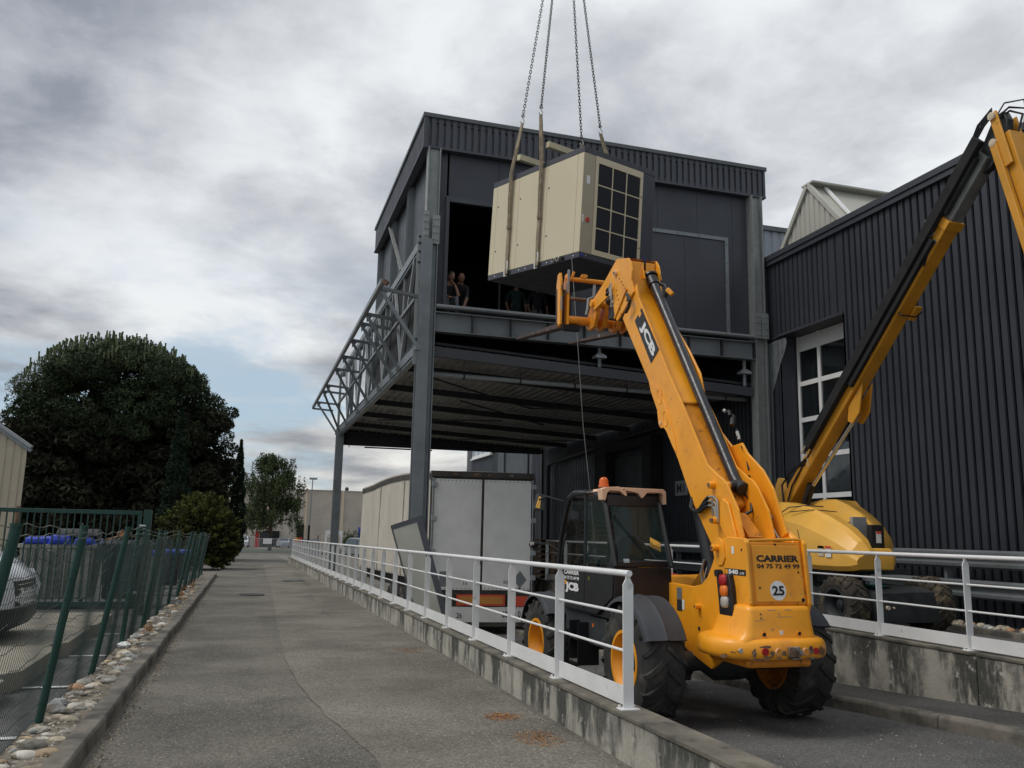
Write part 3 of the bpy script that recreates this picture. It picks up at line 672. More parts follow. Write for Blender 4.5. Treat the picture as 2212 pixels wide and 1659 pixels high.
for sg, ya in ((-1, 11.83), (1, 13.67)):
    b = MB(); ys_ = [ya, ya+(-sg)*.06, ya+(-sg)*.16, ya+(-sg)*.34]
    b.loft([[(vx(xa, y)+.014, y+sg*(.012 if i == 0 else 0), za) for xa, za in ((-2.36-.10*(i < 1), .62), (-2.345-.05*(i < 1), .82), (-2.46-.14*(i < 1), 1.0), (-2.72+.12*min(1, i/2), .80-.02*i))] for i, y in enumerate(ys_)])
    b.build('headlight', 'lens', van, ang=50)
    b = MB(); yq = ya+sg*.036; b.add([(-2.66, yq, .60), (-2.40, yq, .61), (-2.39, yq, .80), (-2.50, yq, 1.0), (-2.72, yq, .98), (-2.84, yq, .80)], [tuple(range(6))]); b.build('headlight', 'lens', van, smooth=False)
for x in (-3.35, -6.4):
    for y in (11.86, 13.64):
        b = MB(); b.lathe([(-.1, .20), (-.1, .31), (-.07, .34), (.07, .34), (.1, .31), (.1, .20)], (x, y, .34), 'Y', 24); w_ = b.build('wheel', 'rub', van)
        b = MB(); b.lathe([(-.09, .0), (-.09, .2), (.09, .2), (.09, .0)], (x, y, .34), 'Y', 16); b.build('rim', 'steelp', w_)
b = MB(); b.add([(-3.47, 11.95, 1.47), (-3.47, 13.55, 1.47), (-4.04, 13.45, 2.03), (-4.04, 12.05, 2.03)], [(0, 1, 2, 3)]); b.v = [(v[0]+.012, v[1], v[2]+.012) for v in b.v]; b.build('windscreen', 'glassd', van)
for y in (11.788,):
    b = MB(); b.add([(-3.6, y, 1.45), (-4.1, y, 1.95), (-4.9, y, 1.97), (-4.9, y, 1.42)], [(0, 1, 2, 3)]); b.build('side_window', 'glassd', van)
van.location.x -= .33

# ================================================================== DARK WAREHOUSE ON THE RIGHT
WX = 12.2
wh = thing('warehouse', (14, 16, -.9), 'large anthracite ribbed metal warehouse filling the right side', 'warehouse')
SH = .926
y = -3.0
while y < 49-.01:
    e = min(y+SH, 49.0)
    segs = [(y, e, -.92, 8.47)]
    if y < 15.25 < e: segs = [(y, 15.25, -.92, 8.47), (15.25, e, 6.5, 8.47)]
    elif y >= 15.25 and e <= 17.55: segs = [(y, e, 6.5, 8.47)]
    elif y < 17.55 < e: segs = [(y, 17.55, 6.5, 8.47), (17.55, e, -.92, 8.47)]
    for (a, c, z0, z1) in segs:
        zz = z0
        if 42 < y < 47.5 and z0 < 0:       # leave the far window free
            for q0, q1 in ((-.92, 5.80), (7.0, 8.47)):
                b = MB(); b.corr((WX, a, 0), (0, 1, 0), c-a, q0, q1, .1852, .04, (-1, 0, 0), frac=.26, slope=.10); b.build('cladding_sheet', 'anthr', wh, smooth=False)
            continue
        b = MB(); b.corr((WX, a, 0), (0, 1, 0), c-a, z0, z1, .1852, .04, (-1, 0, 0), frac=.26, slope=.10); b.build('cladding_sheet', 'anthr_lit' if y >= 35.9 else 'anthr', wh, smooth=False)
    y = e
b = MB(); b.box(12.84, 60, -3, 48.95, -.9, 8.40); b.box(12.24, 12.84, -3, 15.2, -.9, 8.40); b.box(12.24, 12.84, 17.6, 48.95, -.9, 5.75); b.box(12.24, 12.84, 17.6, 41.9, 5.75, 8.4); b.box(12.24, 12.84, 47.6, 48.95, 5.75, 8.4)
b.build('filler_core', 'darkst', wh, smooth=False)  # filler box added behind the cladding to block light
y = -3.0
while y < 49:
    e = min(y+4, 49); b = MB(); b.box(12.10, 12.30, y+.004, e-.004, 8.52, 8.66); b.box(12.13, 12.20, y+.004, e-.004, 8.40, 8.52); b.build('roof_trim', 'anthr2', wh, bevel=.008); y = e
# tall window in a deep reveal
b = MB(); b.box(12.20, 12.80, 17.55, 17.60, 1.3, 6.5); b.box(12.20, 12.80, 15.2, 15.25, 1.3, 6.5); b.box(12.14, 12.80, 15.2, 17.62, 6.5, 6.56); b.box(12.17, 12.2, 17.55, 18.0, 6.50, 6.54)
b.build('window_reveal', 'anthr2', wh, smooth=False)
b = MB(); X = 12.60
for y0, y1 in ((17.42, 17.5), (16.62, 16.72), (15.3, 15.38)): b.box(X, X+.06, y0, y1, 1.4, 6.5)
for z in (5.32, 4.44, 3.56, 2.62, 1.72): b.box(X-.004, X+.056, 15.38, 16.62, z-.055, z+.055); b.box(X-.004, X+.056, 16.72, 17.42, z-.055, z+.055)
b.box(X, X+.05, 15.38, 16.62, 6.12, 6.18); b.box(X, X+.05, 16.72, 17.42, 6.12, 6.18)
wf = b.build('window_frame', 'white', wh, smooth=False)
for y0, y1 in ((15.38, 16.62), (16.72, 17.42)):
    b = MB(); b.box(X+.012, X+.045, y0+.004, y1-.004, 6.185, 6.49); b.build('infill_panel', 'white', wf)
    for z0, z1 in ((5.375, 6.12), (4.495, 5.265), (3.615, 4.385), (2.675, 3.505), (1.775, 2.565), (1.4, 1.665)):
        b = MB(); b.add([(X+.03, y0, z0), (X+.03, y1, z0), (X+.03, y1, z1), (X+.03, y0, z1)], [(0, 1, 2, 3)]); b.build('pane', 'glassd', wf)
b = MB(); b.cyl((12.78, 15.5, 5.25), (12.78, 17.3, 5.42), .018, n=8); b.build('fluorescent_tube', 'lamp', wh)
# far upper window
b = MB()
for y0, y1 in ((43.6, 43.7), (44.5, 44.6), (45.45, 45.55), (46.4, 46.5), (47.3, 47.4)): b.box(12.12, 12.2, y0, y1, 5.85, 7)
b.box(12.10, 12.2, 43.55, 47.45, 5.80, 5.93); b.box(12.04, 12.2, 43.4, 47.6, 5.72, 5.80)
w2 = b.build('window_frame', 'white', wh, smooth=False)
for y0, y1 in ((43.7, 44.5), (44.6, 45.45), (45.55, 46.4), (46.5, 47.3)):
    b = MB(); b.add([(12.17, y0, 5.93), (12.17, y1, 5.93), (12.17, y1, 7), (12.17, y0, 7)], [(0, 1, 2, 3)]); b.build('pane', 'glassb', w2)
# corner flashings and joints
for y0 in (18.05, 35.2, 37.2, 41.0):
    b = MB(); b.box(12.13, 12.2, y0, y0+.1, -.9, 8.4); b.build('corner_flashing', 'darkst', wh)
b = MB(); b.add([(12.185, q, z) for q, z in ((17.98, 6.44), (17.62, 6.44), (17.33, 6.44), (17.30, 6.32), (17.40, 6.08), (17.55, 5.88), (17.72, 5.55), (17.98, 5.08))], [tuple(range(8))])
b.build('bare_patch', 'peeled', wh, smooth=False)
for q in (17.85, 17.65, 17.47): 
    b = MB(); b.box(12.16, 12.183, q-.012, q+.012, 5.3+.55*(17.95-q)/.5+.25, 6.43); b.build('patch_rib', 'peeled', wh)
# dock door under the canopy
b = MB(); b.box(12.10, 12.17, 24.5, 27.3, -.5, 4.25); b.build('dock_door', 'darkst', wh)
b = MB(); b.box(11.75, 12.17, 27.35, 28.3, -.8, 4.45); b.box(11.75, 12.17, 23.85, 24.45, -.8, 4.45); b.box(11.75, 12.17, 23.85, 28.3, 4.45, 4.75); b.build('dock_shelter', 'black', wh, bevel=.02)
sg = thing('dock_sign', (12.1, 22.65, 2.83), 'small grey sign reading M1 on the dark wall behind the boom', 'sign')
b = MB(); b.box(12.09, 12.13, 22.18, 22.9, 2.82, 3.25); b.build('plate', 'galvl', sg, bevel=.004)
text('lettering', 'M1', (12.088, 22.56, 3.035), (0, -1, 0), (0, 0, 1), .27, 'ink', sg, w=.46, bold=.02)
# guard rail
gr = thing('guard_rail', (11.9, 8, .24), 'double galvanised W-beam guard rail along the foot of the dark warehouse', 'guard rail')
wprof = [(-.0, 0), (.07, .035), (.075, .085), (.0, .125), (0, .185), (.075, .225), (.07, .275), (0, .31)]
for zb in (.68, 1.18):
    y = -3
    while y < 23:
        b = MB(); v = []
        for q in (y+.003, y+3.997):
            for dx, dz in wprof: v.append((11.9-dx, q, zb+dz))
        for q in (y+.003, y+3.997):
            for dx, dz in wprof: v.append((11.904-dx, q, zb+dz))
        k = len(wprof); b.add(v, [(i, i+1, k+i+1, k+i) for i in range(k-1)]+[(2*k+i+1, 2*k+i, 3*k+i, 3*k+i+1) for i in range(k-1)]); b.build('rail_beam', 'galv', gr, ang=20); y += 4
for k in range(13):
    b = MB(); b.ibeam((11.97, -1.5+2*k, .2), (11.97, -1.5+2*k, 1.46), .12, .07, .008, .008, (1, 0, 0)); b.build('post', 'galv', gr, smooth=False)
# rooflight gable and rear hall
rg_ = thing('roof_light', (16, 18.6, 8.4), 'pale beige gabled rooflight standing on the warehouse roof', 'roof light')
b = MB(); XA = 14.5; yr, zr_ = 19.3, 11.45; ya, yb_, zb_ = 21.9, 16.7, 8.4
b.corr((XA, yb_, 0), (0, 1, 0), ya-yb_, 8.3, lambda t: 8.3+max(0, (1-abs((yb_+t-yr)/(2.6)))*(zr_-8.35)), .22, .03, (-1, 0, 0)); b.build('gable_wall', 'beigec', rg_, smooth=False)
b = MB()
for y0 in (yb_-.06, ya+.06): b.bar((XA-.02, y0, zb_), (XA-.02, yr, zr_+.05), .1, .14, (0, 0, 1))
b.build('verge_trim', 'beigec', rg_, bevel=.01)
for y0, nm in ((yb_, 'roof_slope'), (ya, 'roof_slope')):
    b = MB(); b.add([(XA, y0, zb_), (24, y0, zb_), (24, yr, zr_), (XA, yr, zr_)], [(0, 1, 2, 3), (3, 2, 1, 0)][:1]); b.build(nm, 'beigec', rg_, smooth=False)
b = MB(); b.bar((XA-.05, yr, zr_+.06), (24, yr, zr_+.06), .5, .05); b.build('ridge_cap', 'beigec', rg_)
for x in (15.0, 17.2): 
    b = MB(); b.bar((x, yb_-.01, zb_+.05), (x, yr-.1, zr_-.02), .12, .05); b.build('glazing_bar', 'white', rg_)
rh = thing('rear_hall', (16, 24, 8.4), 'ribbed wall coloured pale blue-grey for reflected sky, rising behind the dark warehouse roof', 'building')
b = MB(); b.corr((12.9, 24.5, 0), (1, 0, 0), 8, 8.2, 12.2, .33, .04, (0, -1, 0)); b.build('cladding_sheet', 'skytint', rh, smooth=False)
b = MB(); b.box(12.85, 20.95, 24.4, 24.7, 12.2, 12.36); b.build('roof_trim', 'trim', rh); b = MB(); b.box(12.9, 20.9, 24.56, 34, 8.2, 12.2); b.build('filler_core', 'darkst', rh)

# ================================================================== STEEL CANOPY
cn = thing('steel_canopy', (7.6, 18, -.8), 'galvanised steel frame and ribbed canopy over the loading dock', 'canopy')
def zcan(x): return 5.67-.046*(x-3.62)
def hcol(x0, x1, y0, y1, z0, z1, m='galv', t_=.02, face='y'):
    b = MB()
    if face == 'y': b.box(x0, x1, y0, y0+t_, z0, z1); b.box(x0, x1, y1-t_, y1, z0, z1); b.box((x0+x1)/2-.008, (x0+x1)/2+.008, y0+t_, y1-t_, z0, z1)
    else: b.box(x0, x0+t_, y0, y1, z0, z1); b.box(x1-t_, x1, y0, y1, z0, z1); b.box(x0+t_, x1-t_, (y0+y1)/2-.008, (y0+y1)/2+.008, z0, z1)
    return b
b = hcol(3.27, 3.52, 17.86, 18.16, -.85, 8.05); b.box(3.524, 3.62, 17.97, 18.14, -.85, 8.0); b.box(3.624, 3.645, 17.88, 18.14, -.85, 8.0); b.build('column', 'galv', cn, bevel=.004, smooth=False)
b = hcol(3.36, 3.645, 17.9, 18.14, 8.05, 10.25, face='x'); b.build('column', 'galvp', cn, smooth=False)
def splice(x0, x1, z0, z1, y):
    b = MB(); b.box(x0, x1, y-.015, y, z0, z1)
    for i in range(2):
        for j in range(4): b.cyl((x0+(x1-x0)*(.27+.46*i), y-.045, z0+(z1-z0)*(.14+.24*j)), (x0+(x1-x0)*(.27+.46*i), y-.012, z0+(z1-z0)*(.14+.24*j)), .019, n=6)
    return b
splice(3.30, 3.42, 8.02, 8.7, 17.88).build('splice_plate', 'galvp', cn, smooth=False); splice(3.50, 3.67, 7.95, 8.62, 17.89).build('splice_plate', 'galvp', cn, smooth=False)
b = hcol(11.72, 12.02, 17.88, 18.16, .2, 10.25, face='x'); b.build('column', 'galvp', cn, smooth=False)
splice(11.66, 11.86, 6.5, 7.15, 17.87).build('splice_plate', 'galvp', cn, smooth=False); splice(11.88, 12.08, 6.5, 7.15, 17.87).build('splice_plate', 'galvp', cn, smooth=False)
b = hcol(12.04, 12.16, 17.9, 18.14, .2, 6.4, face='x'); b.build('column', 'galv', cn, smooth=False)
b = hcol(3.20, 3.50, 34.7, 35.0, -.88, 5.7); b.build('column', 'galv', cn, bevel=.004, smooth=False)
b = MB(); b.box(3.22, 3.30, 34.72, 34.98, 5.7, 8.05); b.build('column', 'galvp', cn, smooth=False)
for y_ in (20.55, 23.05, 25.75): 
    hcol(3.36, 3.50, y_-.12, y_+.12, 5.6, 10.3, face='y').build('column', 'galv', cn, smooth=False)
for y_ in (28.2, 32.6): hcol(3.46, 3.56, y_-.10, y_+.10, 5.6, 7.9, face='y').build('column', 'galv', cn, smooth=False)
# main front beam with stiffeners
b = MB(); b.ibeam((3.65, 18.02, 6.185), (11.72, 18.02, 6.185), .45, .24); fb = b.build('front_beam', 'galv', cn, smooth=False)
for k in range(9):
    b = MB(); b.box(4.50+.90*k-.012, 4.50+.90*k+.012, 17.905, 18.01, 5.98, 6.39); b.build('stiffener', 'darkst', cn, smooth=False)
b = MB(); b.box(3.66, 11.75, 17.86, 17.90, 6.52, 6.57); b.box(3.66, 11.72, 17.90, 18.1, 6.50, 6.54); b.build('floor_edge_trim', 'galvl', cn, smooth=False)
# canopy front edge, deck and purlins
b = MB(); b.prism([(3.6, zcan(3.6)-.02), (11.7, zcan(11.7)-.02), (11.7, zcan(11.7)-.24), (3.6, zcan(3.6)-.24)], lambda x, z: (x, 18.02, z), lambda x, z: (x, 18.16, z)); b.build('edge_beam', 'fascia', cn, bevel=.004, smooth=False)
b = MB(); xs = np.arange(3.5, 12.0, .23)
for k, x in enumerate(xs):       # trapezoidal ribs run along the depth
    w = .23; z = lambda q: zcan(q)+.02
    b.add([(x, 18.16, z(x)), (x+.13, 18.16, z(x+.13)), (x+.155, 18.16, z(x)-.045), (x+.205, 18.16, z(x)-.045), (x+.23, 18.16, z(x+.23)),
           (x, 35.1, z(x)), (x+.13, 35.1, z(x+.13)), (x+.155, 35.1, z(x)-.045), (x+.205, 35.1, z(x)-.045), (x+.23, 35.1, z(x+.23))],
          [(i, 5+i, 6+i, 1+i) for i in range(4)])
b.build('roof_deck', 'deck', cn, smooth=False)
b = MB(); b.prism([(3.3, zcan(3.3)+.05), (12.1, zcan(12.1)+.05), (12.1, zcan(12.1)+.11), (3.3, zcan(3.3)+.11)], lambda x, z: (x, 18.16, z), lambda x, z: (x, 35.1, z)); b.build('roof_insulation', 'darkst', cn, smooth=False)
for y_ in (20.2, 23.1, 26.0, 28.9, 31.9, 34.85):
    b = MB(); b.ibeam((3.4, y_, zcan(3.4)-.14), (12.05, y_, zcan(12.05)-.14), .17, .10, .012, .01); b.build('purlin', 'darkst', cn, smooth=False)
for x0, y0, x1, y1 in ((4.0, 20.2, 7.6, 23.1), (7.6, 23.1, 11.8, 20.2), (4.0, 28.9, 7.6, 26), (7.6, 31.9, 11.6, 28.9), (5.5, 23.1, 9.0, 26.0)):
    b = MB(); b.cyl((x0, y0, zcan(x0)-.30), (x1, y1, zcan(x1)-.30), .022, n=6); b.build('bracing_rod', 'darkst', cn)
b = MB(); b.box(3.3, 12.0, 35.0, 35.12, 5.05, 5.72); b.build('rear_fascia', 'darkst', cn)
b = MB(); b.box(4.4, 7.2, 35.0, 35.2, 4.98, 5.02); b.bar((3.75, 34.95, 5.2), (3.75, 34.95, 4.95), .03, .03); b.build('rear_edge_rail', 'darkst', cn)
# side truss
tx = 3.30
for nm, z in (('top_chord', 7.97), ('bottom_chord', 5.56)):
    b = MB(); b.bar((tx, 18.16, z), (tx, 34.8, z), .10, .20); b.box(tx-.02, tx+.12, 18.17, 34.79, z-.16, z-.105); b.build(nm, 'galv', cn, bevel=.004, smooth=False)
nodes = [20.2+2.92*k for k in range(5)]
for i, q in enumerate([18.25]+nodes):
    tops = [] 
    if i: tops.append(q-1.5)
    tops.append(q+1.35 if i else None)
    for t_ in tops:
        if t_ is None or t_ > 34.8: continue
        b = MB(); b.bar((tx, q, 5.62), (tx, t_, 7.92), .07, .07, (1, 0, 0)); b.build('truss_diagonal', 'galvl', cn, smooth=False)
for q in nodes: 
    b = MB(); b.bar((tx+.04, q+.1, 5.62), (tx+.04, q+.1, 7.92), .05, .06, (1, 0, 0)); b.build('truss_post', 'galvl', cn, smooth=False)
b = MB(); b.bar((tx-.06, 17.96, 8.15), (tx-.06, 17.96, 5.2), .10, .03, (0, 1, 0)); b.build('end_plate', 'galvp', cn)
for z in (5.75, 7.5, 7.75, 7.95, 8.1): 
    b = MB(); b.cyl((3.21, 17.95, z), (3.27, 17.95, z), .02, n=6); b.cyl((3.24, 17.92, z), (3.24, 17.98, z), .022, n=6); b.build('bolt', 'darkst', cn)
# rusty brace seen below the eave
b = MB(); b.bar((3.33, 23.3, 10.2), (3.33, 20.9, 8.2), .05, .09, (1, 0, 0)); b.build('brace', 'galvp', cn, smooth=False)
b = MB(); b.bar((3.30, 22.3, 9.36), (3.30, 21.4, 8.61), .03, .03, (1, 0, 0)); b.build('rust_streak', 'rusty', cn, smooth=False)

# ---- outrigger frame hanging off the truss
of = thing('outrigger_frame', (2.35, 17.3, 6.7), 'bare steel lattice outrigger frame projecting left of the canopy truss', 'steel frame')
OX, OZ = 2.35, 6.74
b = MB(); b.bar((OX, 17.15, OZ+.0), (OX, 36.9, OZ+.02), .09, .11); b.build('outer_tube', 'galv', of, bevel=.004, smooth=False)
b = MB(); b.bar((OX+.01, 17.13, OZ), (OX+.10, 17.10, OZ-.06), .12, .09); b.build('tube_end', 'rusty', of)
b = MB(); b.bar((3.2, 18.0, 6.66), (3.2, 35.2, 6.66), .07, .07); b.build('inner_tube', 'galv', of, smooth=False)
ft = [17.6, 20.1, 21.1, 23.3, 25.7, 28.1, 31.4, 34.0, 34.9]
for i, y_ in enumerate([17.6, 19.9, 20.9, 22.9, 25.2, 27.3, 30.6, 32.0, 34.9, 36.85]):
    b = MB(); b.bar((OX, y_, OZ-.02), (3.22, y_+.35, 6.72), .07, .07); b.build('arm', 'galv', of, smooth=False)
    if i < 9:
        f_ = ft[i]; b = MB(); b.bar((OX+.05, y_+.05, OZ-.06), (3.22, f_, 5.50), .07, .07, (0, 1, 0)); b.build('strut', 'galv', of, smooth=False)
        b = MB(); b.add([(OX+.04, y_+.04, OZ-.05), (OX+.20, y_+.04, OZ-.05), (OX+.05, y_+.08, OZ-.22), (OX+.04, y_+.052, OZ-.05), (OX+.20, y_+.052, OZ-.05), (OX+.05, y_+.092, OZ-.22)], [(0, 1, 2), (5, 4, 3), (0, 3, 4, 1), (1, 4, 5, 2), (2, 5, 3, 0)]); b.build('gusset', 'galv', of, smooth=False); b = MB(); b.box(3.16, 3.27, f_-.07, f_+.07, 5.43, 5.55); b.build('strut_foot', 'galv', of, smooth=False)

# ================================================================== PLANT ROOM ON TOP
pr = thing('plant_room', (7.6, 22, 6.5), 'raised anthracite plant room with an open doorway above the loading dock', 'building')
YF = 18.16
def panel(x0, x1, z0, z1, m='anthr2', y=YF): b = MB(); b.box(x0+.003, x1-.003, y, y+.06, z0, z1); return b.build('wall_panel', m, pr, bevel=.003, smooth=False)
panel(3.66, 3.86, 6.57, 10.3)
for x0, x1 in ((3.90, 5.1), (5.1, 6.2), (6.2, 6.95)): panel(x0, x1, 9.12, 10.3)
for x0, x1 in ((6.95, 8.1), (8.1, 9.2), (9.2, 10.3), (10.3, 11.3), (11.3, 11.9)): panel(x0, x1, 6.57, 10.3)
b = MB(); b.box(3.84, 3.92, 18.08, 18.2, 6.57, 9.20); b.box(3.92, 7.0, 18.08, 18.2, 9.07, 9.20); b.box(6.92, 7.0, 18.08, 18.2, 6.57, 9.07); b.build('doorway_frame', 'fascia', pr, smooth=False)
b = MB(); b.box(7.6, 11.12, 18.07, 18.155, 9.0, 9.09); b.box(11.03, 11.12, 18.07, 18.155, 6.62, 9.0); b.box(7.6, 11.12, 18.07, 18.155, 6.57, 6.62); b.build('door_frame', 'galv', pr, smooth=False)
for x0, x1 in ((7.62, 8.75), (8.75, 9.9), (9.9, 11.02)): b = MB(); b.box(x0+.003, x1-.003, 18.10, 18.154, 6.63, 8.995); b.build('door_leaf', 'anthr2', pr, bevel=.002, smooth=False)
for k, (x, z) in enumerate([(11.075, 6.9+.5*i) for i in range(5)]+[(7.9+.6*i, 9.045) for i in range(5)]): b = MB(); b.sph((x, 18.068, z), .014, nu=6, nv=4); b.build('screw', 'darkst', pr)
for k in range(7): b = MB(); b.box(3.50, 3.56, 18.2+1.09*k+.003, 18.2+1.09*(k+1)-.003, 7.9, 10.3); b.build('wall_panel', 'fascia', pr, bevel=.003, smooth=False)
b = MB(); b.box(3.52, 3.58, 18.2, 25.8, 5.75, 7.895); b.build('wall_panel', 'black', pr, smooth=False); b = MB(); b.box(3.352, 3.358, 18.2, 24.9, 5.7, 7.9); b.build('wall_panel', 'black', pr, smooth=False)  # black sheets put in for the dark recess behind the truss
b = MB(); b.box(3.58, 12.1, 18.17, 25.8, 6.42, 6.50); b.build('floor_slab', 'darkst', pr, smooth=False)
b = MB(); b.box(3.5, 12.1, 25.8, 25.9, 5.8, 10.3); b.box(12.0, 12.1, 18.2, 25.8, 6.5, 10.3); b.build('rear_wall', 'darkst', pr, smooth=False)
b = MB(); b.box(3.3, 12.1, 18.0, 25.88, 10.30, 10.40); b.build('soffit', 'darkst', pr, smooth=False)
b = MB(); b.box(3.4, 12.1, 18.0, 25.8, 10.9, 11.0); b.build('roof', 'darkst', pr, smooth=False)
for k in range(9):
    x0 = 3.26+.99*k; x1 = min(x0+.99, 12.17)
    b = MB(); b.corr((x0, 17.99, 0), (1, 0, 0), x1-x0, 10.30, 11.0, .165, .05, (0, -1, 0), frac=.30, slope=.10); b.build('fascia_sheet', 'fascia', pr, smooth=False)
for k in range(8):
    y0 = 17.99+.99*k; y1 = min(y0+.99, 25.9)
    b = MB(); b.corr((3.26, y0, 0), (0, 1, 0), y1-y0, 10.30, 11.0, .165, .05, (-1, 0, 0), frac=.30, slope=.10); b.build('fascia_sheet', 'fascia', pr, smooth=False)
b = MB(); b.box(3.22, 12.24, 17.95, 18.05, 11.0, 11.10); b.box(3.22, 3.32, 18.05, 25.95, 11.0, 11.10); b.build('coping', 'trim', pr, bevel=.008, smooth=False)
b = MB(); b.box(3.235, 12.2, 17.965, 18.12, 10.25, 10.30); b.box(3.235, 3.4, 18.12, 25.92, 10.25, 10.30); b.box(3.24, 3.32, 17.97, 18.02, 10.30, 11.0); b.box(12.13, 12.19, 17.97, 25, 10.30, 11.0); b.build('drip_trim', 'fascia', pr, smooth=False)
# things inside
b = MB(); b.cyl((5.55, 19.5, 6.5), (5.55, 19.5, 9.9), .03, n=8); b.build('steel_prop', 'darkst', label='thin steel prop standing inside the dark doorway', cat='prop')

# pipes and vents
dp = thing('drain_pipe', (7.7, 18.6, 5.1), 'grey plastic drain pipe slung horizontally under the canopy', 'pipe')
b = MB(); b.tube([(3.68, 18.62, 5.14), (7.8, 18.62, 5.10), (11.85, 18.62, 5.07)], .055, 14); b.build('pipe_run', 'galvl', dp)
for k in range(6):
    x = 4.5+1.35*k; b = MB(); b.cyl((x-.02, 18.62, 5.13-.007*(x-3.7)), (x+.02, 18.62, 5.13-.007*(x-3.7)), .063, n=14); b.bar((x, 18.62, 5.16), (x, 18.62, zcan(x)), .012, .012); b.build('clip', 'darkst', dp)
b = MB(); b.tube([(12.02, 20.5, 5.1), (12.02, 27.5, 4.86), (12.02, 33.7, 4.58), (12.02, 34.0, 4.5), (12.02, 34.05, 4.3), (12.02, 34.05, -.8)], .09, 12); b.build('downpipe', 'darkst', label='dark downpipe running along and down the wall under the canopy', cat='pipe')
for x, z0, z1, lb in ((7.63, zcan(7.63), 5.95, 'small white vent cowl on the canopy edge, left of the telehandler boom'), (11.5, zcan(11.5), 5.95, 'small white vent cowl beside the right steel column')):
    v_ = thing('vent_cowl', (x, 18.1, z0), lb, 'vent', 'vent cowls on the canopy edge')
    b = MB(); b.cyl((x, 18.1, z0), (x, 18.1, z1), .045, n=10); b.build('stack', 'galv', v_)
    zm = (z0+z1)/2+.03; b = MB(); b.loft([rrect(x-.14, x+.14, 17.98, 18.22, .01, zm-.05, 1), rrect(x-.14, x+.14, 17.98, 18.22, .01, zm, 1), rrect(x-.05, x+.05, 18.05, 18.16, .01, zm+.08, 1)]); b.build('cowl', 'galvl', v_, smooth=False)

# ================================================================== BACKGROUND
# beige shed at the left edge
sh = thing('metal_shed', (-11, 42, 0), 'beige ribbed metal shed at the left edge with a sloping eave', 'shed')
b = MB(); b.corr((-16, 40, 0), (1, 0, 0), 6.98, -.2, lambda t: 9.5-(.674*(t+0)) , .3, .03, (0, -1, 0), frac=.2, slope=.2); b.build('gable_wall', 'shed', sh, smooth=False)
b = MB(); b.corr((-9.03, 40.02, 0), (-.30, .954, 0), 12, -.2, 4.76, .3, .03, (.954, .30, 0), frac=.2, slope=.2); b.build('side_wall', 'shed', sh, smooth=False)
for dz, m_, w in ((0, 'galvl', .26), (-.16, 'galv', .20)):
    b = MB(); b.bar((-16, 39.9+.08*(w < .3), 9.62+dz), (-8.85, 39.9+.08*(w < .3), 4.80+dz), w, .13, (0, 0, 1)); b.build('verge_flashing', m_, sh, bevel=.01)
b = MB(); b.add([(-16, 40, 9.6), (-8.85, 40, 4.78), (-12.6, 51.5, 4.78), (-19.6, 51.5, 9.6)], [(0, 1, 2, 3)]); b.build('roof', 'galv', sh)
b = MB(); b.bar((-9.05, 39.97, -.2), (-9.05, 39.97, 4.7), .08, .06, (0, 1, 0)); b.build('corner_trim', 'shed', sh)

# beige concrete warehouse
bw = thing('concrete_warehouse', (5, 135, -.9), 'long beige concrete warehouse with cream strips beyond the far gate', 'warehouse')
k = 0; x = -30.0
while x < 40:
    for z0, z1 in ((-.95, 3.3), (3.32, 7.65)):
        b = MB(); b.box(x+.02, x+5.48, 135, 135.3, z0, z1); b.build('wall_panel', 'beigeb', bw, smooth=False)
    b = MB(); b.box(x-.2, x+.16, 134.85, 135.0, -.9, 7.7); b.build('pilaster', 'cream', bw); x += 5.5; k += 1
b = MB(); b.box(-30, 40, 134.9, 136, 7.65, 7.78); b.build('coping', 'beigeb', bw); b = MB(); b.box(-30, 40, 135.3, 170, -.9, 7.6); b.build('filler_core', 'beigeb', bw)
for x0, x1, z0, z1, m_ in ((7.3, 8.35, -.9, 2.4, 'black'), (2.3, 4.8, -.9, 1.4, 'black'), (16.6, 17.4, -.9, 2.2, 'blue')):
    b = MB(); b.box(x0, x1, 134.7, 135.0, z0, z1); b.build('door', m_, bw)
b = MB(); b.cyl((14.6, 136, 7.7), (14.6, 136, 8.1), .28, n=12); b.sph((14.6, 136, 8.1), .3, nu=12, nv=6); b.build('roof_vent', 'darkst', bw)
# far gate
fg = thing('sliding_gate', (1.8, 95, -.85), 'grey barred sliding gate closing the end of the road', 'gate')
b = MB(); b.box(-1.1, 4.7, 94.96, 95.04, .60, .68); b.box(-1.1, 4.7, 94.94, 95.06, -.80, -.62); b.box(-1.1, -1.0, 94.96, 95.04, -.6, .6); b.box(4.6, 4.7, 94.96, 95.04, -.6, .6); b.build('gate_frame', 'galvl', fg)
b = MB(); b.box(-.02, .02, -.02, .02, -.6, .6); gm = b.mesh('bar', 'galvl')
for k in range(38):
    o = bpy.data.objects.new('bar', gm); C.objects.link(o); o.parent = fg; o.location = Vector((-.9+5.5*k/37, 95, 0))-wl(fg)
b = MB(); b.box(1.75, 2.65, 94.90, 94.94, .1, .67); nb = b.build('notice_board', 'decalw', fg)
b = MB(); b.box(-1.3, -1.1, 94.9, 95.1, -.9, .9); b.build('gate_post', 'white', fg)
b = MB()
b.box(4.75, 5.05, 89.9, 90.1, -.8, .86); ob_ = b.build('barrier_post', 'orangeb', label='orange post standing at the far end of the white railing', cat='post')
b = MB(); b.box(5.25, 5.55, 91.9, 92.1, -.8, .86); b.build('barrier_post', 'redb', label='dark red post standing just right of the orange post', cat='post')
b = MB(); b.box(5.95, 7.2, 90, 90.8, -.80, .15); cb = b.build('utility_cabinet', 'galvl', label='pale grey utility cabinet behind the far railing', cat='cabinet')
fp = thing('fence_panel', (6.4, 92, -.8), 'grey barred fence panel behind the utility cabinet', 'fence')
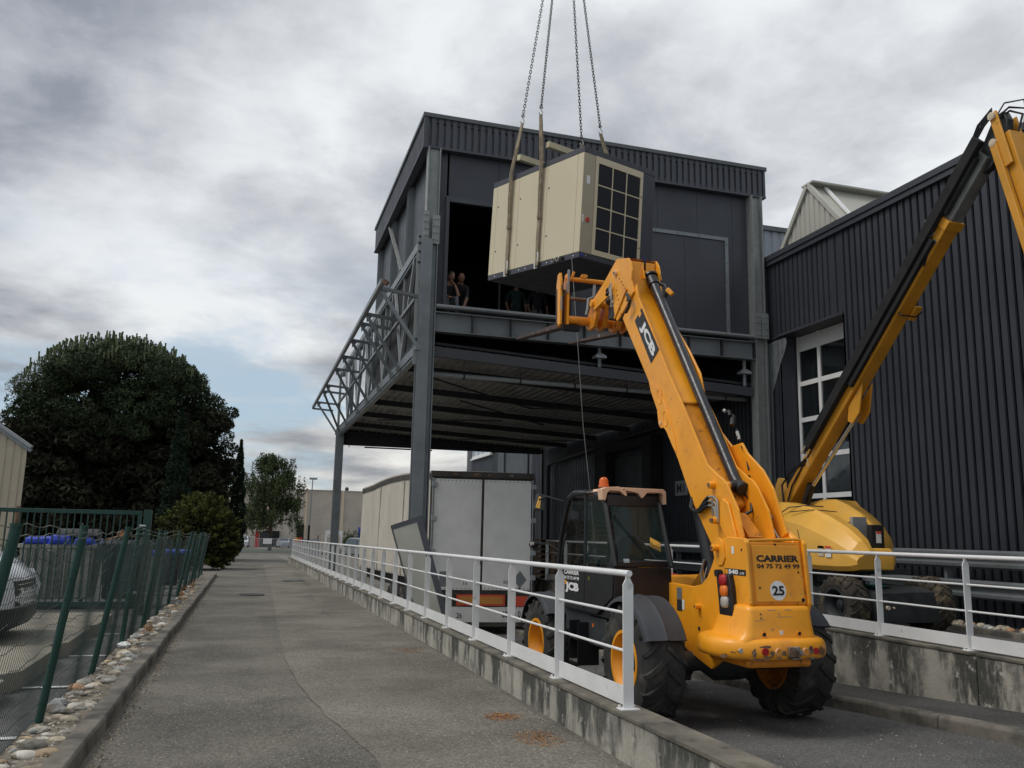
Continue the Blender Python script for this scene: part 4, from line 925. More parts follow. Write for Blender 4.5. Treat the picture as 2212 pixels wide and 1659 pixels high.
b = MB(); b.box(5.6, 7.4, 91.97, 92.03, .55, .68); b.box(7.3, 7.4, 91.97, 92.03, -.8, .55); b.build('panel_frame', 'skytint', fp)
for k in range(9): b = MB(); b.box(5.7+.18*k, 5.74+.18*k, 91.98, 92.02, -.6, .55); b.build('bar', 'skytint', fp)
ss = thing('assembly_sign', (8.8, 92, -.8), 'white framed sign with red lettering beyond the railing', 'sign')
b = MB(); b.box(7.9, 8.08, 91.95, 92.05, -.8, 1.62); b.build('leg', 'decalw', ss); b = MB(); b.box(9.5, 9.68, 91.95, 92.05, -.8, 1.62); b.build('leg', 'decalw', ss)
b = MB(); b.box(8.08, 9.5, 91.96, 92.04, .98, 1.62); b.build('board', 'decalw', ss)
text('lettering', 'POINT', (8.8, 91.95, 1.42), (1, 0, 0), (0, 0, 1), .15, 'redsign', ss, w=.55); text('lettering', 'RASSEMBLEMENT', (8.8, 91.95, 1.15), (1, 0, 0), (0, 0, 1), .15, 'redsign', ss, w=1.25)
b = MB(); b.cyl((7.25, 93, -.8), (7.25, 93, 1.1), .09, n=8); b.build('wooden_post', 'wood', label='short brown post left of the white framed sign', cat='post')
b = MB(); b.cyl((1.35, 128, -.9), (1.35, 128, 1.3), .1); 
b.v = []; b.f = []; b.m = []; b.box(1.25, 1.75, 127, 127.1, -.9, 1.3); b.build('red_banner', 'redsign', label='tall red banner sign behind the far gate', cat='sign')
b = MB(); b.box(1.9, 3.3, 129, 131, -.9, 1.1); b.build('kiosk', 'darkst', label='dark kiosk under the drooping tree beyond the gate', cat='kiosk')
b = MB(); b.sph((-.75, 78, 1.75), .22, .05, .22); o = b.build('round_sign', 'redb', label='small round orange-red sign beside the golden bush', cat='sign')
# street lamp
lp = thing('street_lamp', (6.15, 92, -.85), 'tall slim grey street lamp right of the drooping tree', 'street lamp')
b = MB(); b.cyl((6.15, 92, -.85), (6.3, 92, 6.85), .10, .05, n=10); b.build('mast', 'galv', lp)
b = MB(); b.box(5.95, 6.75, 91.8, 92.2, 6.85, 7.05); b.build('lamp_head', 'galvl', lp); b = MB(); b.box(6.08, 6.30, 91.8, 91.9, .3, 2.1); b.build('control_box', 'black', lp)
# parked cars far away
def car(name, x, y, rz, m_, label, L_=4.2, W_=1.75, H_=1.45, wagon=False):
    z = zL(y) if x < 6 else -.88; t = thing(name, (x, y, z), label, 'car')
    top = [(-.98, .32), (-1.0, .55), (-.96, .72), (-.62, .86), (-.55, .92)]
    h = H_; prof = [(-L_/2, .30), (-L_/2, .55), (-L_/2+.06, .78), (-L_/2+.95, .95), (-L_/2+1.55, h-.04), (-L_/2+2.1, h), (L_/2-(.55 if wagon else 1.1), h-.03), (L_/2-.12, .98), (L_/2, .80), (L_/2, .32)]
    rings = []
    for yy, sc in ((-W_/2, .72), (-W_/2+.04, .92), (-W_/2+.14, 1.0), (0, 1.0), (W_/2-.14, 1.0), (W_/2-.04, .92), (W_/2, .72)):
        rings.append([(px_*(.97 if sc < 1 else 1), yy*(1-.14*max(0, (z_-.9)/.6)), .3+(z_-.3)*(1 if sc == 1 else .97)) for px_, z_ in prof])
    def place(b): 
        cs, sn = math.cos(rz), math.sin(rz); b.v = [(x+v[0]*cs-v[1]*sn, y+v[0]*sn+v[1]*cs, z+v[2]) for v in b.v]; return b
    b = MB(); b.loft(rings); place(b).build('body', m_, t, ang=40)
    def glass(nm, pts, off):
        b = MB(); b.add(pts, [tuple(range(len(pts)))]); place(b).build(nm, 'glassd', t, smooth=False)
    glass('windscreen', [(-L_/2+.97, -W_/2*.80, .985), (-L_/2+.97, W_/2*.80, .985), (-L_/2+1.53, W_/2*.72, h-.03), (-L_/2+1.53, -W_/2*.72, h-.03)], 0)
    glass('rear_window', [(L_/2-.10, -W_/2*.78, 1.02), (L_/2-.10, W_/2*.78, 1.02), (L_/2-(.55 if wagon else 1.08)+.03, W_/2*.72, h-.05), (L_/2-(.55 if wagon else 1.08)+.03, -W_/2*.72, h-.05)], 0)
    for s_ in (-1, 1): glass('side_window', [(-L_/2+1.15, s_*(W_/2+.012), .96), (L_/2-.6, s_*(W_/2+.012), .96), (L_/2-.95, s_*(W_/2-.09), h-.12), (-L_/2+1.6, s_*(W_/2-.09), h-.12)], 0)
    for wx_ in (-L_/2+.8, L_/2-.75):
        for s_ in (-1, 1):
            b = MB(); b.cyl((wx_, s_*(W_/2-.12), .31), (wx_, s_*(W_/2+.02), .31), .31, n=20); w_ = place(b).build('wheel', 'rub', t)
            b = MB(); b.cyl((wx_, s_*(W_/2+.0), .31), (wx_, s_*(W_/2+.03), .31), .19, n=14); place(b).build('rim', 'steelp', w_)
    for s_ in (-1, 1):
        b = MB(); b.box(L_/2-.03, L_/2+.015, s_*W_*.40-.1, s_*W_*.40+.1, .80, 1.15 if wagon else .92); place(b).build('tail_light', 'red', t)
        b = MB(); b.box(-L_/2-.01, -L_/2+.08, s_*W_*.38-.14, s_*W_*.38+.14, .62, .76); place(b).build('headlight', 'clear', t)
    b = MB(); b.box(L_/2-.02, L_/2+.02, -.26, .26, .62, .74); place(b).build('number_plate', 'decalw', t)
    return t
car('parked_car', 10.6, 85.3, R(-72), 'carg', 'grey estate car seen from behind, beside the hedge', 4.8, 2.0, 1.85, True)
car('parked_car', 5.2, 125, R(80), 'carb', 'silver-blue parked car behind the far gate, right of the notice board', 4.2, 1.7, 1.38)
car('parked_van', -.4, 124, R(85), 'vanw', 'small white parked van at the left end of the far gate', 4.2, 1.7, 1.55)
b = MB(); b.box(2.3, 7, 122, 122.6, -.9, -.3); 
# grass verge beyond the gate
grid('verge', [-1.5, 3, 8, 14], [97, 104, 112], lambda x, y: -.80, 'grass')
grid('verge', [7.2, 10, 16], [92.5, 96, 99], lambda x, y: -.70, 'grass')

# ================================================================== TREES AND SHRUBS
def blob_pts(n, c, rad, shell=.75, flat=0):
    d = np.random.normal(size=(n, 3)); d /= np.linalg.norm(d, axis=1)[:, None]
    r_ = shell+(1-shell)*np.random.random(n)**.5; return np.array(c)+d*r_[:, None]*np.array(rad)
# umbrella pine
pt = thing('pine_tree', (-7.8, 58, -.3), 'huge dark domed umbrella pine rising behind the gate at left', 'tree')
b = MB(); b.tube([(-7.8, 58, -.4), (-7.7, 58, 3), (-7.4, 58.2, 7), (-7.6, 58, 10.5)], .3, 10, rad=[.38, .30, .22, .12]); b.tube([(-9.2, 57.5, -.4), (-9.3, 57.6, 3), (-10, 57.8, 8)], .2, 8, rad=[.24, .2, .1]); b.build('trunk', 'bark', pt)
b = MB()
for k in range(34):
    z = random.uniform(1.8, 9); a = random.uniform(0, 2*PI); l = random.uniform(2.5, 5.6)
    b.tube([(-7.7, 58, z), (-7.7+.5*l*math.cos(a), 58+.5*l*math.sin(a)*.8, z+.5), (-7.7+l*math.cos(a), 58+l*math.sin(a)*.8, z+random.uniform(.4, 1.6))], .06, 5, rad=[.09, .06, .025])
b.build('limbs', 'bark', pt)
def dome(x, z):  # silhouette height of the crown at x
    return z
P_ = []; S_ = []
cl = []
for k in range(300):
    t = random.uniform(-1, 1); a = random.uniform(0, 2*PI); q = random.random()**.5
    x = -8.2+5.7*q*math.cos(a); yy = 58+4.6*q*math.sin(a); hz = 12.7-(abs((x+8.3)/6.6)**2.4)*4.6-(q*abs(math.sin(a)))**2*2
    z = hz-random.random()**1.7*5.0
    if x < -12.3: z -= random.uniform(.2, 1.2)
    cl.append((x+random.gauss(0, .12), yy, z+random.gauss(0, .14), random.uniform(.45, 1.15)))
for k in range(26): cl.append((random.uniform(-4.2, -.9), 59+random.uniform(-1, 1), random.uniform(.3, 5.8), random.uniform(.5, .9)))
for x, yy, z, s_ in ((-2.6, 57, 9.4, .8), (-1.5, 57, 8.9, .55), (-1.4, 57, 6.6, .6), (-3.4, 57, 10.1, .6), (-2.0, 57, 8.2, .8), (-1.8, 57, 7.4, .7), (-2.4, 57.5, 6.5, .9), (-3.0, 57, 8.6, .9), (-2.9, 57.5, 7.2, .8), (-13.7, 57, 8.0, .7), (-13.5, 57, 6.8, .8), (-8.7, 57.5, 12.75, .7), (-9.3, 57.5, 12.4, .7), (-7.7, 57.5, 12.4, .7)): cl.append((x, yy, z, s_))
for x, yy, z, s_ in cl: P_.append(blob_pts(380, (x, yy, z), (s_, s_, s_*.72), .55))
leaves('needle_crown', np.concatenate(P_), np.random.uniform(.16, .34, 380*len(cl)), 'pine', pt, .28)
P_ = []
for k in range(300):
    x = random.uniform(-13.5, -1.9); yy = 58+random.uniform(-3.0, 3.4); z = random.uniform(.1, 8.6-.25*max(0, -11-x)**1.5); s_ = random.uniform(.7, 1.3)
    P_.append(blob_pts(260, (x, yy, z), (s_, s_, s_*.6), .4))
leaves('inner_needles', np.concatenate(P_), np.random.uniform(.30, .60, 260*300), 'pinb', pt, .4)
b = MB()
for k in range(420):
    a = random.uniform(0, 2*PI); q = random.random()**.5; x = -8.2+5.8*q*math.cos(a); yy = 58+4.5*q*math.sin(a); hz = 12.9-(abs((x+8.3)/6.6)**2.4)*4.6-(q*abs(math.sin(a)))**2*2+random.uniform(-.15, .15)
    b.cyl((x, yy, hz+.25), (x+random.uniform(-.06, .06), yy, hz+.25+random.uniform(.3, .6)), .035, .055, n=5)
b.build('young_shoots', 'pinel', pt, kind='stuff')
P_ = []
for k in range(130):
    a = random.uniform(0, 2*PI); q = random.random()**.5; x = -8.3+6.0*q*math.cos(a); yy = 58+4.3*q*math.sin(a); hz = 12.8-(abs((x+8.3)/6.6)**2.4)*4.6-(q*abs(math.sin(a)))**2*2
    P_.append(blob_pts(90, (x, yy, hz), (.6, .6, .45), .6))
leaves('sunlit_needles', np.concatenate(P_), .26, 'pinel', pt, .18)  # paler needles over the crown top, sunlight put into the colour
# cypresses
def cypress(x, y, z0, z1, r_, label, n=9000):
    t = thing('cypress_tree', (x, y, z0), label, 'tree', 'cypresses beside the pine')
    b = MB(); b.cyl((x, y, z0-.2), (x, y, z1-.5), .14, .03, n=7); b.build('trunk', 'bark', t)
    u = np.random.random(n); zz = z0+.2+u*(z1-z0-.2); rr = r_*np.where(u < .12, .55+u*3.7, (1-((u-.12)/.88)**1.7))*np.random.uniform(.75, 1.08, n)*(1+.16*np.sin(zz*5.1+x)); a = np.random.random(n)*2*PI
    leaves('foliage', np.stack([x+rr*np.cos(a), y+rr*np.sin(a), zz], 1), np.random.uniform(.14, .30, n), 'cyp', t, .35)
cypress(-3.7, 48, -.3, 7.8, .75, 'narrow cypress standing in front of the pine crown')
cypress(-.75, 62, -.35, 7.7, .62, 'pointed cypress at the right edge of the pine, by the road')
cypress(-2.1, 60, -.35, 6.6, 1.0, 'blunt cypress between the pine and the pointed cypress')
cypress(-14.3, 64, -.3, 8.6, .7, 'thin dark conifer tip showing above the beige shed', 3500)
# golden conifer bush
gb = thing('conifer_bush', (-2.1, 42, -.2), 'golden-green conifer bush spilling over the road at the fence end', 'bush')
b = MB(); 
for k in range(7): a = k*.9; b.tube([(-2.1, 42, -.3), (-2.1+.5*math.cos(a), 42+.5*math.sin(a), .8), (-2.1+1.2*math.cos(a), 42+1.1*math.sin(a), 1.8)], .04, 5)
b.build('stems', 'bark', gb)
P_ = []; Q_ = []
for k in range(210):
    a = random.uniform(0, 2*PI); el = random.uniform(-.9, 1.45); q = random.uniform(.78, 1.0)
    c = (-2.05+1.62*q*math.cos(el)*math.cos(a)*(1.0), 42+1.5*q*math.cos(el)*math.sin(a), 1.15+1.62*q*math.sin(el))
    if c[2] < -.25: continue
    for j in range(9):   # sprays pointing outwards
        l = .42*j/9; P_.append(blob_pts(14, (c[0]+l*math.cos(el)*math.cos(a), c[1]+l*math.cos(el)*math.sin(a), c[2]+l*(math.sin(el)+.35)), (.10, .10, .07), .2))
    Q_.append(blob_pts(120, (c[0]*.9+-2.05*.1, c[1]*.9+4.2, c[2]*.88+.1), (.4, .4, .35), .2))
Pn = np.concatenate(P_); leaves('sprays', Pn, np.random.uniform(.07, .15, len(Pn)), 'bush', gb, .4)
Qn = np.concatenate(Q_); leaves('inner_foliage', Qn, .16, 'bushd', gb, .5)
# drooping birch-like tree
bt = thing('drooping_tree', (2.6, 100, -.85), 'drooping broad-leaved tree standing beyond the end of the road', 'tree')
b = MB(); b.tube([(2.6, 100, -.9), (2.6, 100, 2), (2.3, 100, 5), (2.5, 100, 9)], .2, 8, rad=[.22, .17, .12, .05])
br = []
for k in range(84):
    z = random.uniform(1.3, 9.0); a = random.uniform(0, 2*PI); l = random.uniform(1.2, 3.3)*(1 if z < 6.5 else 1-(z-6.5)*.22); e = (2.4+l*math.cos(a), 100+l*math.sin(a), z+.8)
    b.tube([(2.4, 100, z-.4), (2.4+.5*l*math.cos(a), 100+.5*l*math.sin(a), z+.5), e], .04, 5, rad=[.06, .04, .02]); br.append(e)
b.build('trunk', 'bark', bt)
P_ = []
for e in br:
    for j in range(11):
        x0, y0 = e[0]+random.gauss(0, .45), e[1]+random.gauss(0, .45); l = random.uniform(.7, 1.9); z0 = e[2]+random.uniform(-.3, .5)
        n_ = 38; tt = np.random.random(n_); P_.append(np.stack([x0+.10*np.random.normal(size=n_), y0+.10*np.random.normal(size=n_), z0-tt*l], 1))
Pn = np.concatenate(P_); leaves('foliage', Pn, np.random.uniform(.13, .26, len(Pn)), 'birch', bt, .5, droop=.8)
# hedge beside the grey car
hg = thing('hedge', (11.0, 92, -.85), 'spiky green hedge behind the grey estate car', 'hedge')
P_ = [blob_pts(170, (random.uniform(9.9, 13), 92+random.uniform(-.6, .6), random.uniform(-.6, .9)), (.5, .5, .4), .3) for _ in range(60)]
P_ += [blob_pts(30, (x, 92, 1.15+random.uniform(0, .35)), (.1, .1, .4), .3) for x in np.arange(9.9, 13, .22)]
Pn = np.concatenate(P_); leaves('foliage', Pn, .17, 'hedge', hg, .5)
# weeds at the kerb
wd = np.concatenate([blob_pts(60, (-1.35+random.uniform(-.1, .1), y_, zL(y_)+.16), (.08, .12, .09), .2) for y_ in (13.9, 20.3, 22.1, 22.4, 24.0, 24.4, 25.1, 27.3)])
o = leaves('dry_weeds', wd, .09, 'straw', None, .12); tag(o, 'tufts of dry straw-coloured weeds at the foot of the mesh fence', 'weeds')

# ================================================================== HANGING MACHINE UNIT
N0 = Vector((5.19, 13.24, 6.37)); eL = (Vector((4.27, 15.86, 6.59))-N0).normalized(); eW = (Vector((6.86, 13.82, 6.38))-N0); eW = (eW-eL*eW.dot(eL)).normalized()
eH = eW.cross(eL).normalized(); LL, WW, HH = 2.79, 1.76, 2.01
def U(l, w, h): return N0+eL*l+eW*w+eH*h
def ubox(b, l0, l1, w0, w1, h0, h1, m=None):
    v = [U(l, w, h) for h in (h0, h1) for w in (w0, w1) for l in (l0, l1)]
    return b.add(v, [(0, 2, 3, 1), (4, 5, 7, 6), (0, 1, 5, 4), (2, 6, 7, 3), (0, 4, 6, 2), (1, 3, 7, 5)][:6], m)
un = thing('machine_unit', U(1.4, .88, 0), 'large beige and slate cabinet machine hanging from four chains', 'machine')
b = MB(); ubox(b, .03, LL-.03, .03, WW-.03, .10, HH-.02); b.build('inner_casing', 'band', un, smooth=False)
b = MB(); ubox(b, 0, LL, 0, WW, 0, .10); b.build('base_frame', 'band', un, bevel=.006, smooth=False)
b = MB(); ubox(b, -.004, LL, -.004, WW, HH-.105, HH); b.build('top_band', 'band', un, bevel=.006, smooth=False)
for l0, l1 in ((.0, .16), (.16, 1.02), (1.02, 1.90), (1.90, 2.64), (2.64, 2.79)):
    b = MB(); ubox(b, l0+.003, l1-.003, -.002, .03, .103, HH-.108); b.build('side_panel', 'unit', un, bevel=.003, smooth=False)
b = MB(); ubox(b, -.002, .03, .003, .27, .103, HH-.108); b.build('corner_panel', 'unit_shade', un, bevel=.003, smooth=False)
b = MB(); ubox(b, 0.0, .03, 1.45, 1.76, .103, HH-.108); b.build('end_panel', 'band', un, bevel=.003, smooth=False)
# filter frame: cream bars round twelve black panes
cols = [.345+.345*k for k in range(4)]; rows = [.20+.395*k for k in range(5)]
b = MB(); o_ = .018
ubox(b, -.012, .028, .276, cols[0]-.0, .103, HH-.108); ubox(b, -.012, .028, cols[3], 1.445, .103, HH-.108)
ubox(b, -.012, .028, cols[0], cols[3], .103, rows[0]); ubox(b, -.012, .028, cols[0], cols[3], rows[4], HH-.108)
for w in cols[1:3]: ubox(b, -.011, .027, w-o_*.6, w+o_*.6, rows[0], rows[4])
for h in rows[1:4]: ubox(b, -.0105, .026, cols[0], cols[3], h-o_*.6, h+o_*.6)
fr = b.build('filter_frame', 'unit', un, bevel=.002, smooth=False)
for i in range(3):
    for j in range(4):
        b = MB(); w0, w1, h0, h1 = cols[i]+.012, cols[i+1]-.012, rows[j]+.012, rows[j+1]-.012; r_ = .035
        poly = [(p[0], p[1]) for p in rrect(w0, w1, h0, h1, r_, 0, 3)]
        b.prism(poly, lambda w, h: U(-.004, w, h), lambda w, h: U(.02, w, h)); b.build('filter_pane', 'filt', un, smooth=False)
def udot(l, w, h, r_, m, nm, n=10, ax='W', t=.006, par=None):
    b = MB()
    if ax == 'W': b.cyl(U(l, w-t, h), U(l, w+.01, h), r_, n=n)
    else: b.cyl(U(l-t, w, h), U(l+.01, w, h), r_, n=n)
    return b.build(nm, m, par or un)
for l, h in ((.96, 1.47), (1.84, 1.47), (2.58, 1.47), (.96, .56), (1.84, .56), (2.58, .56)): udot(l, -.002, h, .016, 'black', 'lock')
for w, h in ((1.41, 1.42), (1.41, .45)): udot(-.012, w, h, .014, 'black', 'lock', ax='L')
udot(-.003, .14, .70, .045, 'redb', 'stop_button', 16, 'L', .02); udot(-.003, .14, .70, .055, 'unit', 'button_ring', 16, 'L', .004)
def ustick(w0, w1, h0, h1, m, nm='sticker', l=-.004): b = MB(); b.add([U(l, w0, h0), U(l, w1, h0), U(l, w1, h1), U(l, w0, h1)], [(0, 1, 2, 3)]); return b.build(nm, m, un, smooth=False)
ustick(.08, .16, 1.35, 1.50, 'decalw'); ustick(.02, .055, .64, .78, 'decalw'); ustick(1.54, 1.60, .24, .30, 'blue', l=-.002); ustick(.04, .09, .03, .08, 'blue')
for l in (.55, .68): 
    b = MB(); b.lathe([(-.05, .030), (-.05, .042), (.01, .042), (.01, .030)], (0, 0, 0), 'Y', 16); b.v = [tuple(U(l, -.0, .055)+eL*v[0]+eH*v[2]+eW*v[1]) for v in b.v]; b.build('pipe_port', 'steelp', un)
b = MB(); b.cyl(U(.44, -.05, .05), U(.44, .02, .05), .035, n=10); b.build('cable_gland', 'black', un)
for l in (2.12, 1.16):
    b = MB(); ubox(b, l-.10, l+.10, -.003, .02, .005, .075); b.build('fork_pocket', 'black', un, smooth=False)
for l in (.15, .9, 1.55, 1.75, 2.55): udot(l, 0, .05, .014, 'chrome', 'bolt')
udot(0, .15, .055, .018, 'steelp', 'bolt', ax='L')
# spreader timbers on the roof
for l in (1.05, 1.95):
    b = MB(); ubox(b, l-.05, l+.05, -.03, WW+.03, HH+.26, HH+.37); b.build('spreader_timber', 'timber', label='pale spreader bar holding the slings apart above the hanging machine, %s end' % ('nearer' if l < 1.5 else 'farther'), cat='spreader bar', group='spreader bars on the hanging machine')
# slings, hooks and chains
apex = Vector((5.42, 14.69, 15.46))
hooks = [('left far', Vector((4.63, 14.89, 9.65)), 2.12, -.03), ('left near', Vector((4.73, 14.06, 9.44)), 1.16, -.03), ('right far', Vector((6.14, 15.54, 9.73)), 2.12, WW+.03), ('right near', Vector((6.21, 14.70, 9.60)), 1.16, WW+.03)]
b = MB(); b.tube([(.011*math.cos(a)*1.0, 0, (.011 if math.sin(a) > 0 else -.011)+.012*math.sin(a)*1.0) for a in [2*PI*i/12 for i in range(12)]], .0042, 5)
lk = MB(); pts = []
for i in range(12):
    a = 2*PI*i/12; pts.append((.021*math.cos(a), 0, .021*math.sin(a)+(.020 if math.sin(a) > 1e-6 else -.020 if math.sin(a) < -1e-6 else 0)))
pts.append(pts[0]); lk.tube(pts, .0072, 5); link_me = lk.mesh('chain_link', 'chain')
names = {'left far': 'first lifting chain from the left, ending at the farther left sling', 'left near': 'second lifting chain from the left, ending at the nearer left sling', 'right far': 'third lifting chain from the left, ending behind the machine roof', 'right near': 'rightmost lifting chain, ending at the right-hand sling'}
snames = {'left far': 'dirty webbing sling on the beige side panels, nearer the doorway', 'left near': 'dirty webbing sling on the beige side panels, nearer the filter grille', 'right far': 'short webbing sling end behind the middle of the machine roof', 'right near': 'webbing sling end behind the right part of the machine roof'}
for nm, hk, l, w in hooks:
    t = thing('lifting_chain', hk, names[nm], 'chain', 'lifting chains above the machine')
    d = (apex-hk).normalized(); n = int((apex-hk).length*.97/.062); n = min(n, 140); q = d.to_track_quat('Z', 'Y')
    for k in range(n):
        o = bpy.data.objects.new('chain_link', link_me); C.objects.link(o); o.parent = t; o.location = d*(.10+.062*k)
        o.rotation_mode = 'QUATERNION'; o.rotation_quaternion = q @ Matrix.Rotation(PI/2*(k % 2), 4, 'Z').to_quaternion()
    b = MB(); b.lathe([(-.008, .022), (-.008, .034), (.008, .034), (.008, .022)], hk+d*.07, 'Y', 14); b.build('ring', 'chain', t)
    b = MB(); b.tube([hk+d*.05, hk+Vector((.012, 0, .01)), hk+Vector((.038, 0, -.035)), hk+Vector((.030, 0, -.075)), hk+Vector((-.002, 0, -.09)), hk+Vector((-.03, 0, -.07)), hk+Vector((-.035, 0, -.045))], .010, 8); b.build('hook', 'steelp', t)
    s_ = -1 if w < 0 else 1
    b = MB(); top = U(l, w+s_*.03, HH+.03); bot = U(l, w, .03)
    path = [hk+Vector((0, 0, -.085)), hk.lerp(top, .5)+Vector((0, 0, -.05)), top, U(l+.01, w+s_*.02, HH*.75), U(l-.005, w+s_*.012, .95), U(l, w+s_*.01, .5), U(l, w, .12), bot]
    wd_ = [.075, .105, .10, .09, .075, .085, .08, .07]; v = []
    for p, ww in zip(path, wd_):
        for a, c in ((-.5, -.5), (.5, -.5), (.5, .5), (-.5, .5)): v.append(p+eL*a*ww+eW*c*.022)
    k = len(path); b.add(v, [(i*4+j, i*4+(j+1) % 4, i*4+4+(j+1) % 4, i*4+4+j) for i in range(k-1) for j in range(4)]+[(3, 2, 1, 0), (4*k-4, 4*k-3, 4*k-2, 4*k-1)])
    for ll_ in (-.5,): 
        for off in (-.022, .022):
            v = []
            for p, ww in zip(path[1:5], wd_[1:5]):
                for a, c in ((-.12, -.5), (.12, -.5), (.12, .5), (-.12, .5)): v.append(p+eL*(a*ww+off)+eW*(c*.014+s_*.014))
            b.add(v, [(i*4+j, i*4+(j+1) % 4, i*4+4+(j+1) % 4, i*4+4+j) for i in range(3) for j in range(4)])
    b.cyl(path[4]+eH*.03, path[4]-eH*.03, .05, .045, n=8)
    b.build('lifting_sling', 'web', label=snames[nm], cat='sling', group='webbing slings round the machine', ang=50)
    if w < 0:
        b = MB(); b.tube([U(l-.05, -.05, .10), U(l-.06, -.06, .22), U(l-.035, -.055, .27)], .012, 6); b.tube([U(l+.05, -.05, .10), U(l+.02, -.06, -.03), U(l-.03, -.05, -.01)], .012, 6)
        b.build('tie_cord', 'decalw', label='white cord tying the %s sling to the base frame' % ('farther' if l > 1.5 else 'nearer'), cat='cord')
b = MB(); b.tube([(5.10, 13.35, 6.38), (5.10, 13.0, 4.6), (5.15, 12.9, 3.4), (5.29, 12.9, 2.2), (5.42, 12.9, .8), (5.3, 12.7, -.45)], .006, 5)
b.build('tag_line', 'barb', label='thin grey tag line hanging from the machine down behind the cab roof', cat='rope')

# ================================================================== TRAILER
tr = thing('box_trailer', (5.55, 20.7, -.85), 'dirty white curtain-sided trailer parked under the canopy', 'trailer')
A0, B0 = Vector((4.30, 20.86, 0)), Vector((6.86, 20.56, 0)); A1, B1 = Vector((3.84, 30.4, 0)), Vector((6.4, 30.3, 0))
def T(u, v, z, off=0):   # u across 0..1, v along 0..1
    p = A0.lerp(B0, u).lerp(A1.lerp(B1, u), v); p.z = z; return p+Vector((0, -off, 0))
zr = lambda v: 3.06+.16*math.sin(PI*min(1, v*1.25)*.8)-.10*v*v
b = MB(); rings = []
for v in np.linspace(0, 1, 16):
    wav = .012*math.sin(v*40); rings.append([T(0, v, .42)-Vector((.012+wav*2, 0, 0)), T(0, v, .95)-Vector((.03+wav, 0, 0)), T(0, v, zr(v)-.10), T(1, v, zr(v)-.10), T(1, v, .42)])
b.loft(rings); b.build('curtain', 'trailc', tr, ang=60)
b = MB(); rings = [[T(-.012, v, zr(v)-.13), T(-.012, v, zr(v)), T(.5, v, zr(v)+.03), T(1.012, v, zr(v)), T(1.012, v, zr(v)-.13)] for v in np.linspace(0, 1, 16)]
b.loft(rings); b.build('roof_edge', 'trailk', tr, smooth=False)
b = MB(); rings = [[T(-.012, v, zr(v)+.002), T(-.012, v, zr(v)+.045), T(.5, v, zr(v)+.09), T(1.012, v, zr(v)+.045), T(1.012, v, zr(v)+.002)] for v in np.linspace(0, 1, 16)]
b.loft(rings); b.build('roof_sheet', 'trailc', tr, smooth=False)
for q in (.31, .66): b = MB(); b.bar(T(0, q, .45)-Vector((.05, 0, 0)), T(0, q, zr(q)-.18)-Vector((.02, 0, 0)), .02, .05, (0, 1, 0)); b.build('curtain_seam', 'trailc', tr)
def rface(b, u0, u1, z0, z1, y0, y1, m=None):
    v = [T(u, 0, z, o) for o in (y0, y1) for z in (z0, z1) for u in (u0, u1)]
    return b.add(v, [(0, 2, 3, 1), (4, 5, 7, 6), (0, 1, 5, 4), (2, 6, 7, 3), (0, 4, 6, 2), (1, 3, 7, 5)], m)
b = MB(); rface(b, 0, 1, .0, 3.0, .0, .02); rface(b, -.006, 1.006, 2.98, 3.12, 0, .09); rface(b, -.008, .004, -.0, 3.0, 0, .1); rface(b, .996, 1.008, 0, 3.0, 0, .1); b.build('rear_frame', 'trailk', tr, smooth=False)
for u0, u1 in ((.022, .487), (.513, .975)):
    b = MB(); rface(b, u0, u1, .24, 2.93, .03, .07); d_ = b.build('rear_door', 'trailw', tr, bevel=.008, smooth=False)
    for k in range(12): b = MB(); u = u0+.02+k*(u1-u0-.04)/11; b.sph(T(u, 0, 2.89, .072), .012, nu=6, nv=4); b.sph(T(u, 0, .28, .072), .012, nu=6, nv=4); b.build('rivet', 'trailk', d_)
for u in (.010, .985):
    b = MB(); b.cyl(T(u, 0, .1, .11), T(u, 0, 2.95, .11), .018, n=8); b.build('lock_rod', 'galvl', tr)
    for z in (.55, 1.15, 1.95, 2.78): b = MB(); rface(b, u-.012, u+.035, z-.06, z+.06, .075, .13); b.build('hinge', 'galvl', tr, bevel=.006)
b = MB(); rface(b, .40, .47, 3.0, 3.08, .09, .11); rface(b, .20, .24, 3.02, 3.07, .09, .11); rface(b, .55, .59, 3.02, 3.07, .09, .11); rface(b, .75, .79, 3.02, 3.07, .09, .11); b.build('marker_lamp', 'rusty', tr)
b = MB(); rface(b, .0, 1.0, -.14, .2, -.3, .0); rface(b, .05, .95, .10, .22, 0, .05); b.build('rear_cross_member', 'trailk', tr, smooth=False)
b = MB(); rface(b, .27, .735, -.13, .135, .055, .07); b.build('reflector_board', 'reflr', tr); b = MB(); rface(b, .295, .715, -.085, .09, .07, .076); b.build('reflector_board', 'reflo', tr)
b = MB(); rface(b, .775, .985, -.14, .10, .05, .08); b.build('tail_lamp', 'reflr', tr); b = MB(); rface(b, .745, .765, -.10, .14, .05, .12); b.build('bracket', 'black', tr)
b = MB(); rface(b, .20, .99, -.52, -.16, .03, .06); pl = b.build('bumper_plate', 'trailw', tr, bevel=.006, smooth=False)
b = MB(); rface(b, .22, .99, -.62, -.52, .0, .05); b.build('underrun_bar', 'trailk', tr)
rv = (B0-A0).normalized()
text('registration', '60 80 0', T(.80, 0, -.33, .062), rv, (0, 0, 1), .16, 'ink', tr, w=.46, bold=.012)
text('registration', '26', T(.30, 0, -.36, .062), rv, (0, 0, 1), .13, 'ink', tr, w=.13, bold=.012)
text('door_mark', '3.6', T(.345, 0, .40, .075), rv, (0, 0, 1), .07, 'trailk', tr); text('door_mark', '82L', T(.742, 0, .44, .075), rv, (0, 0, 1), .07, 'trailk', tr)
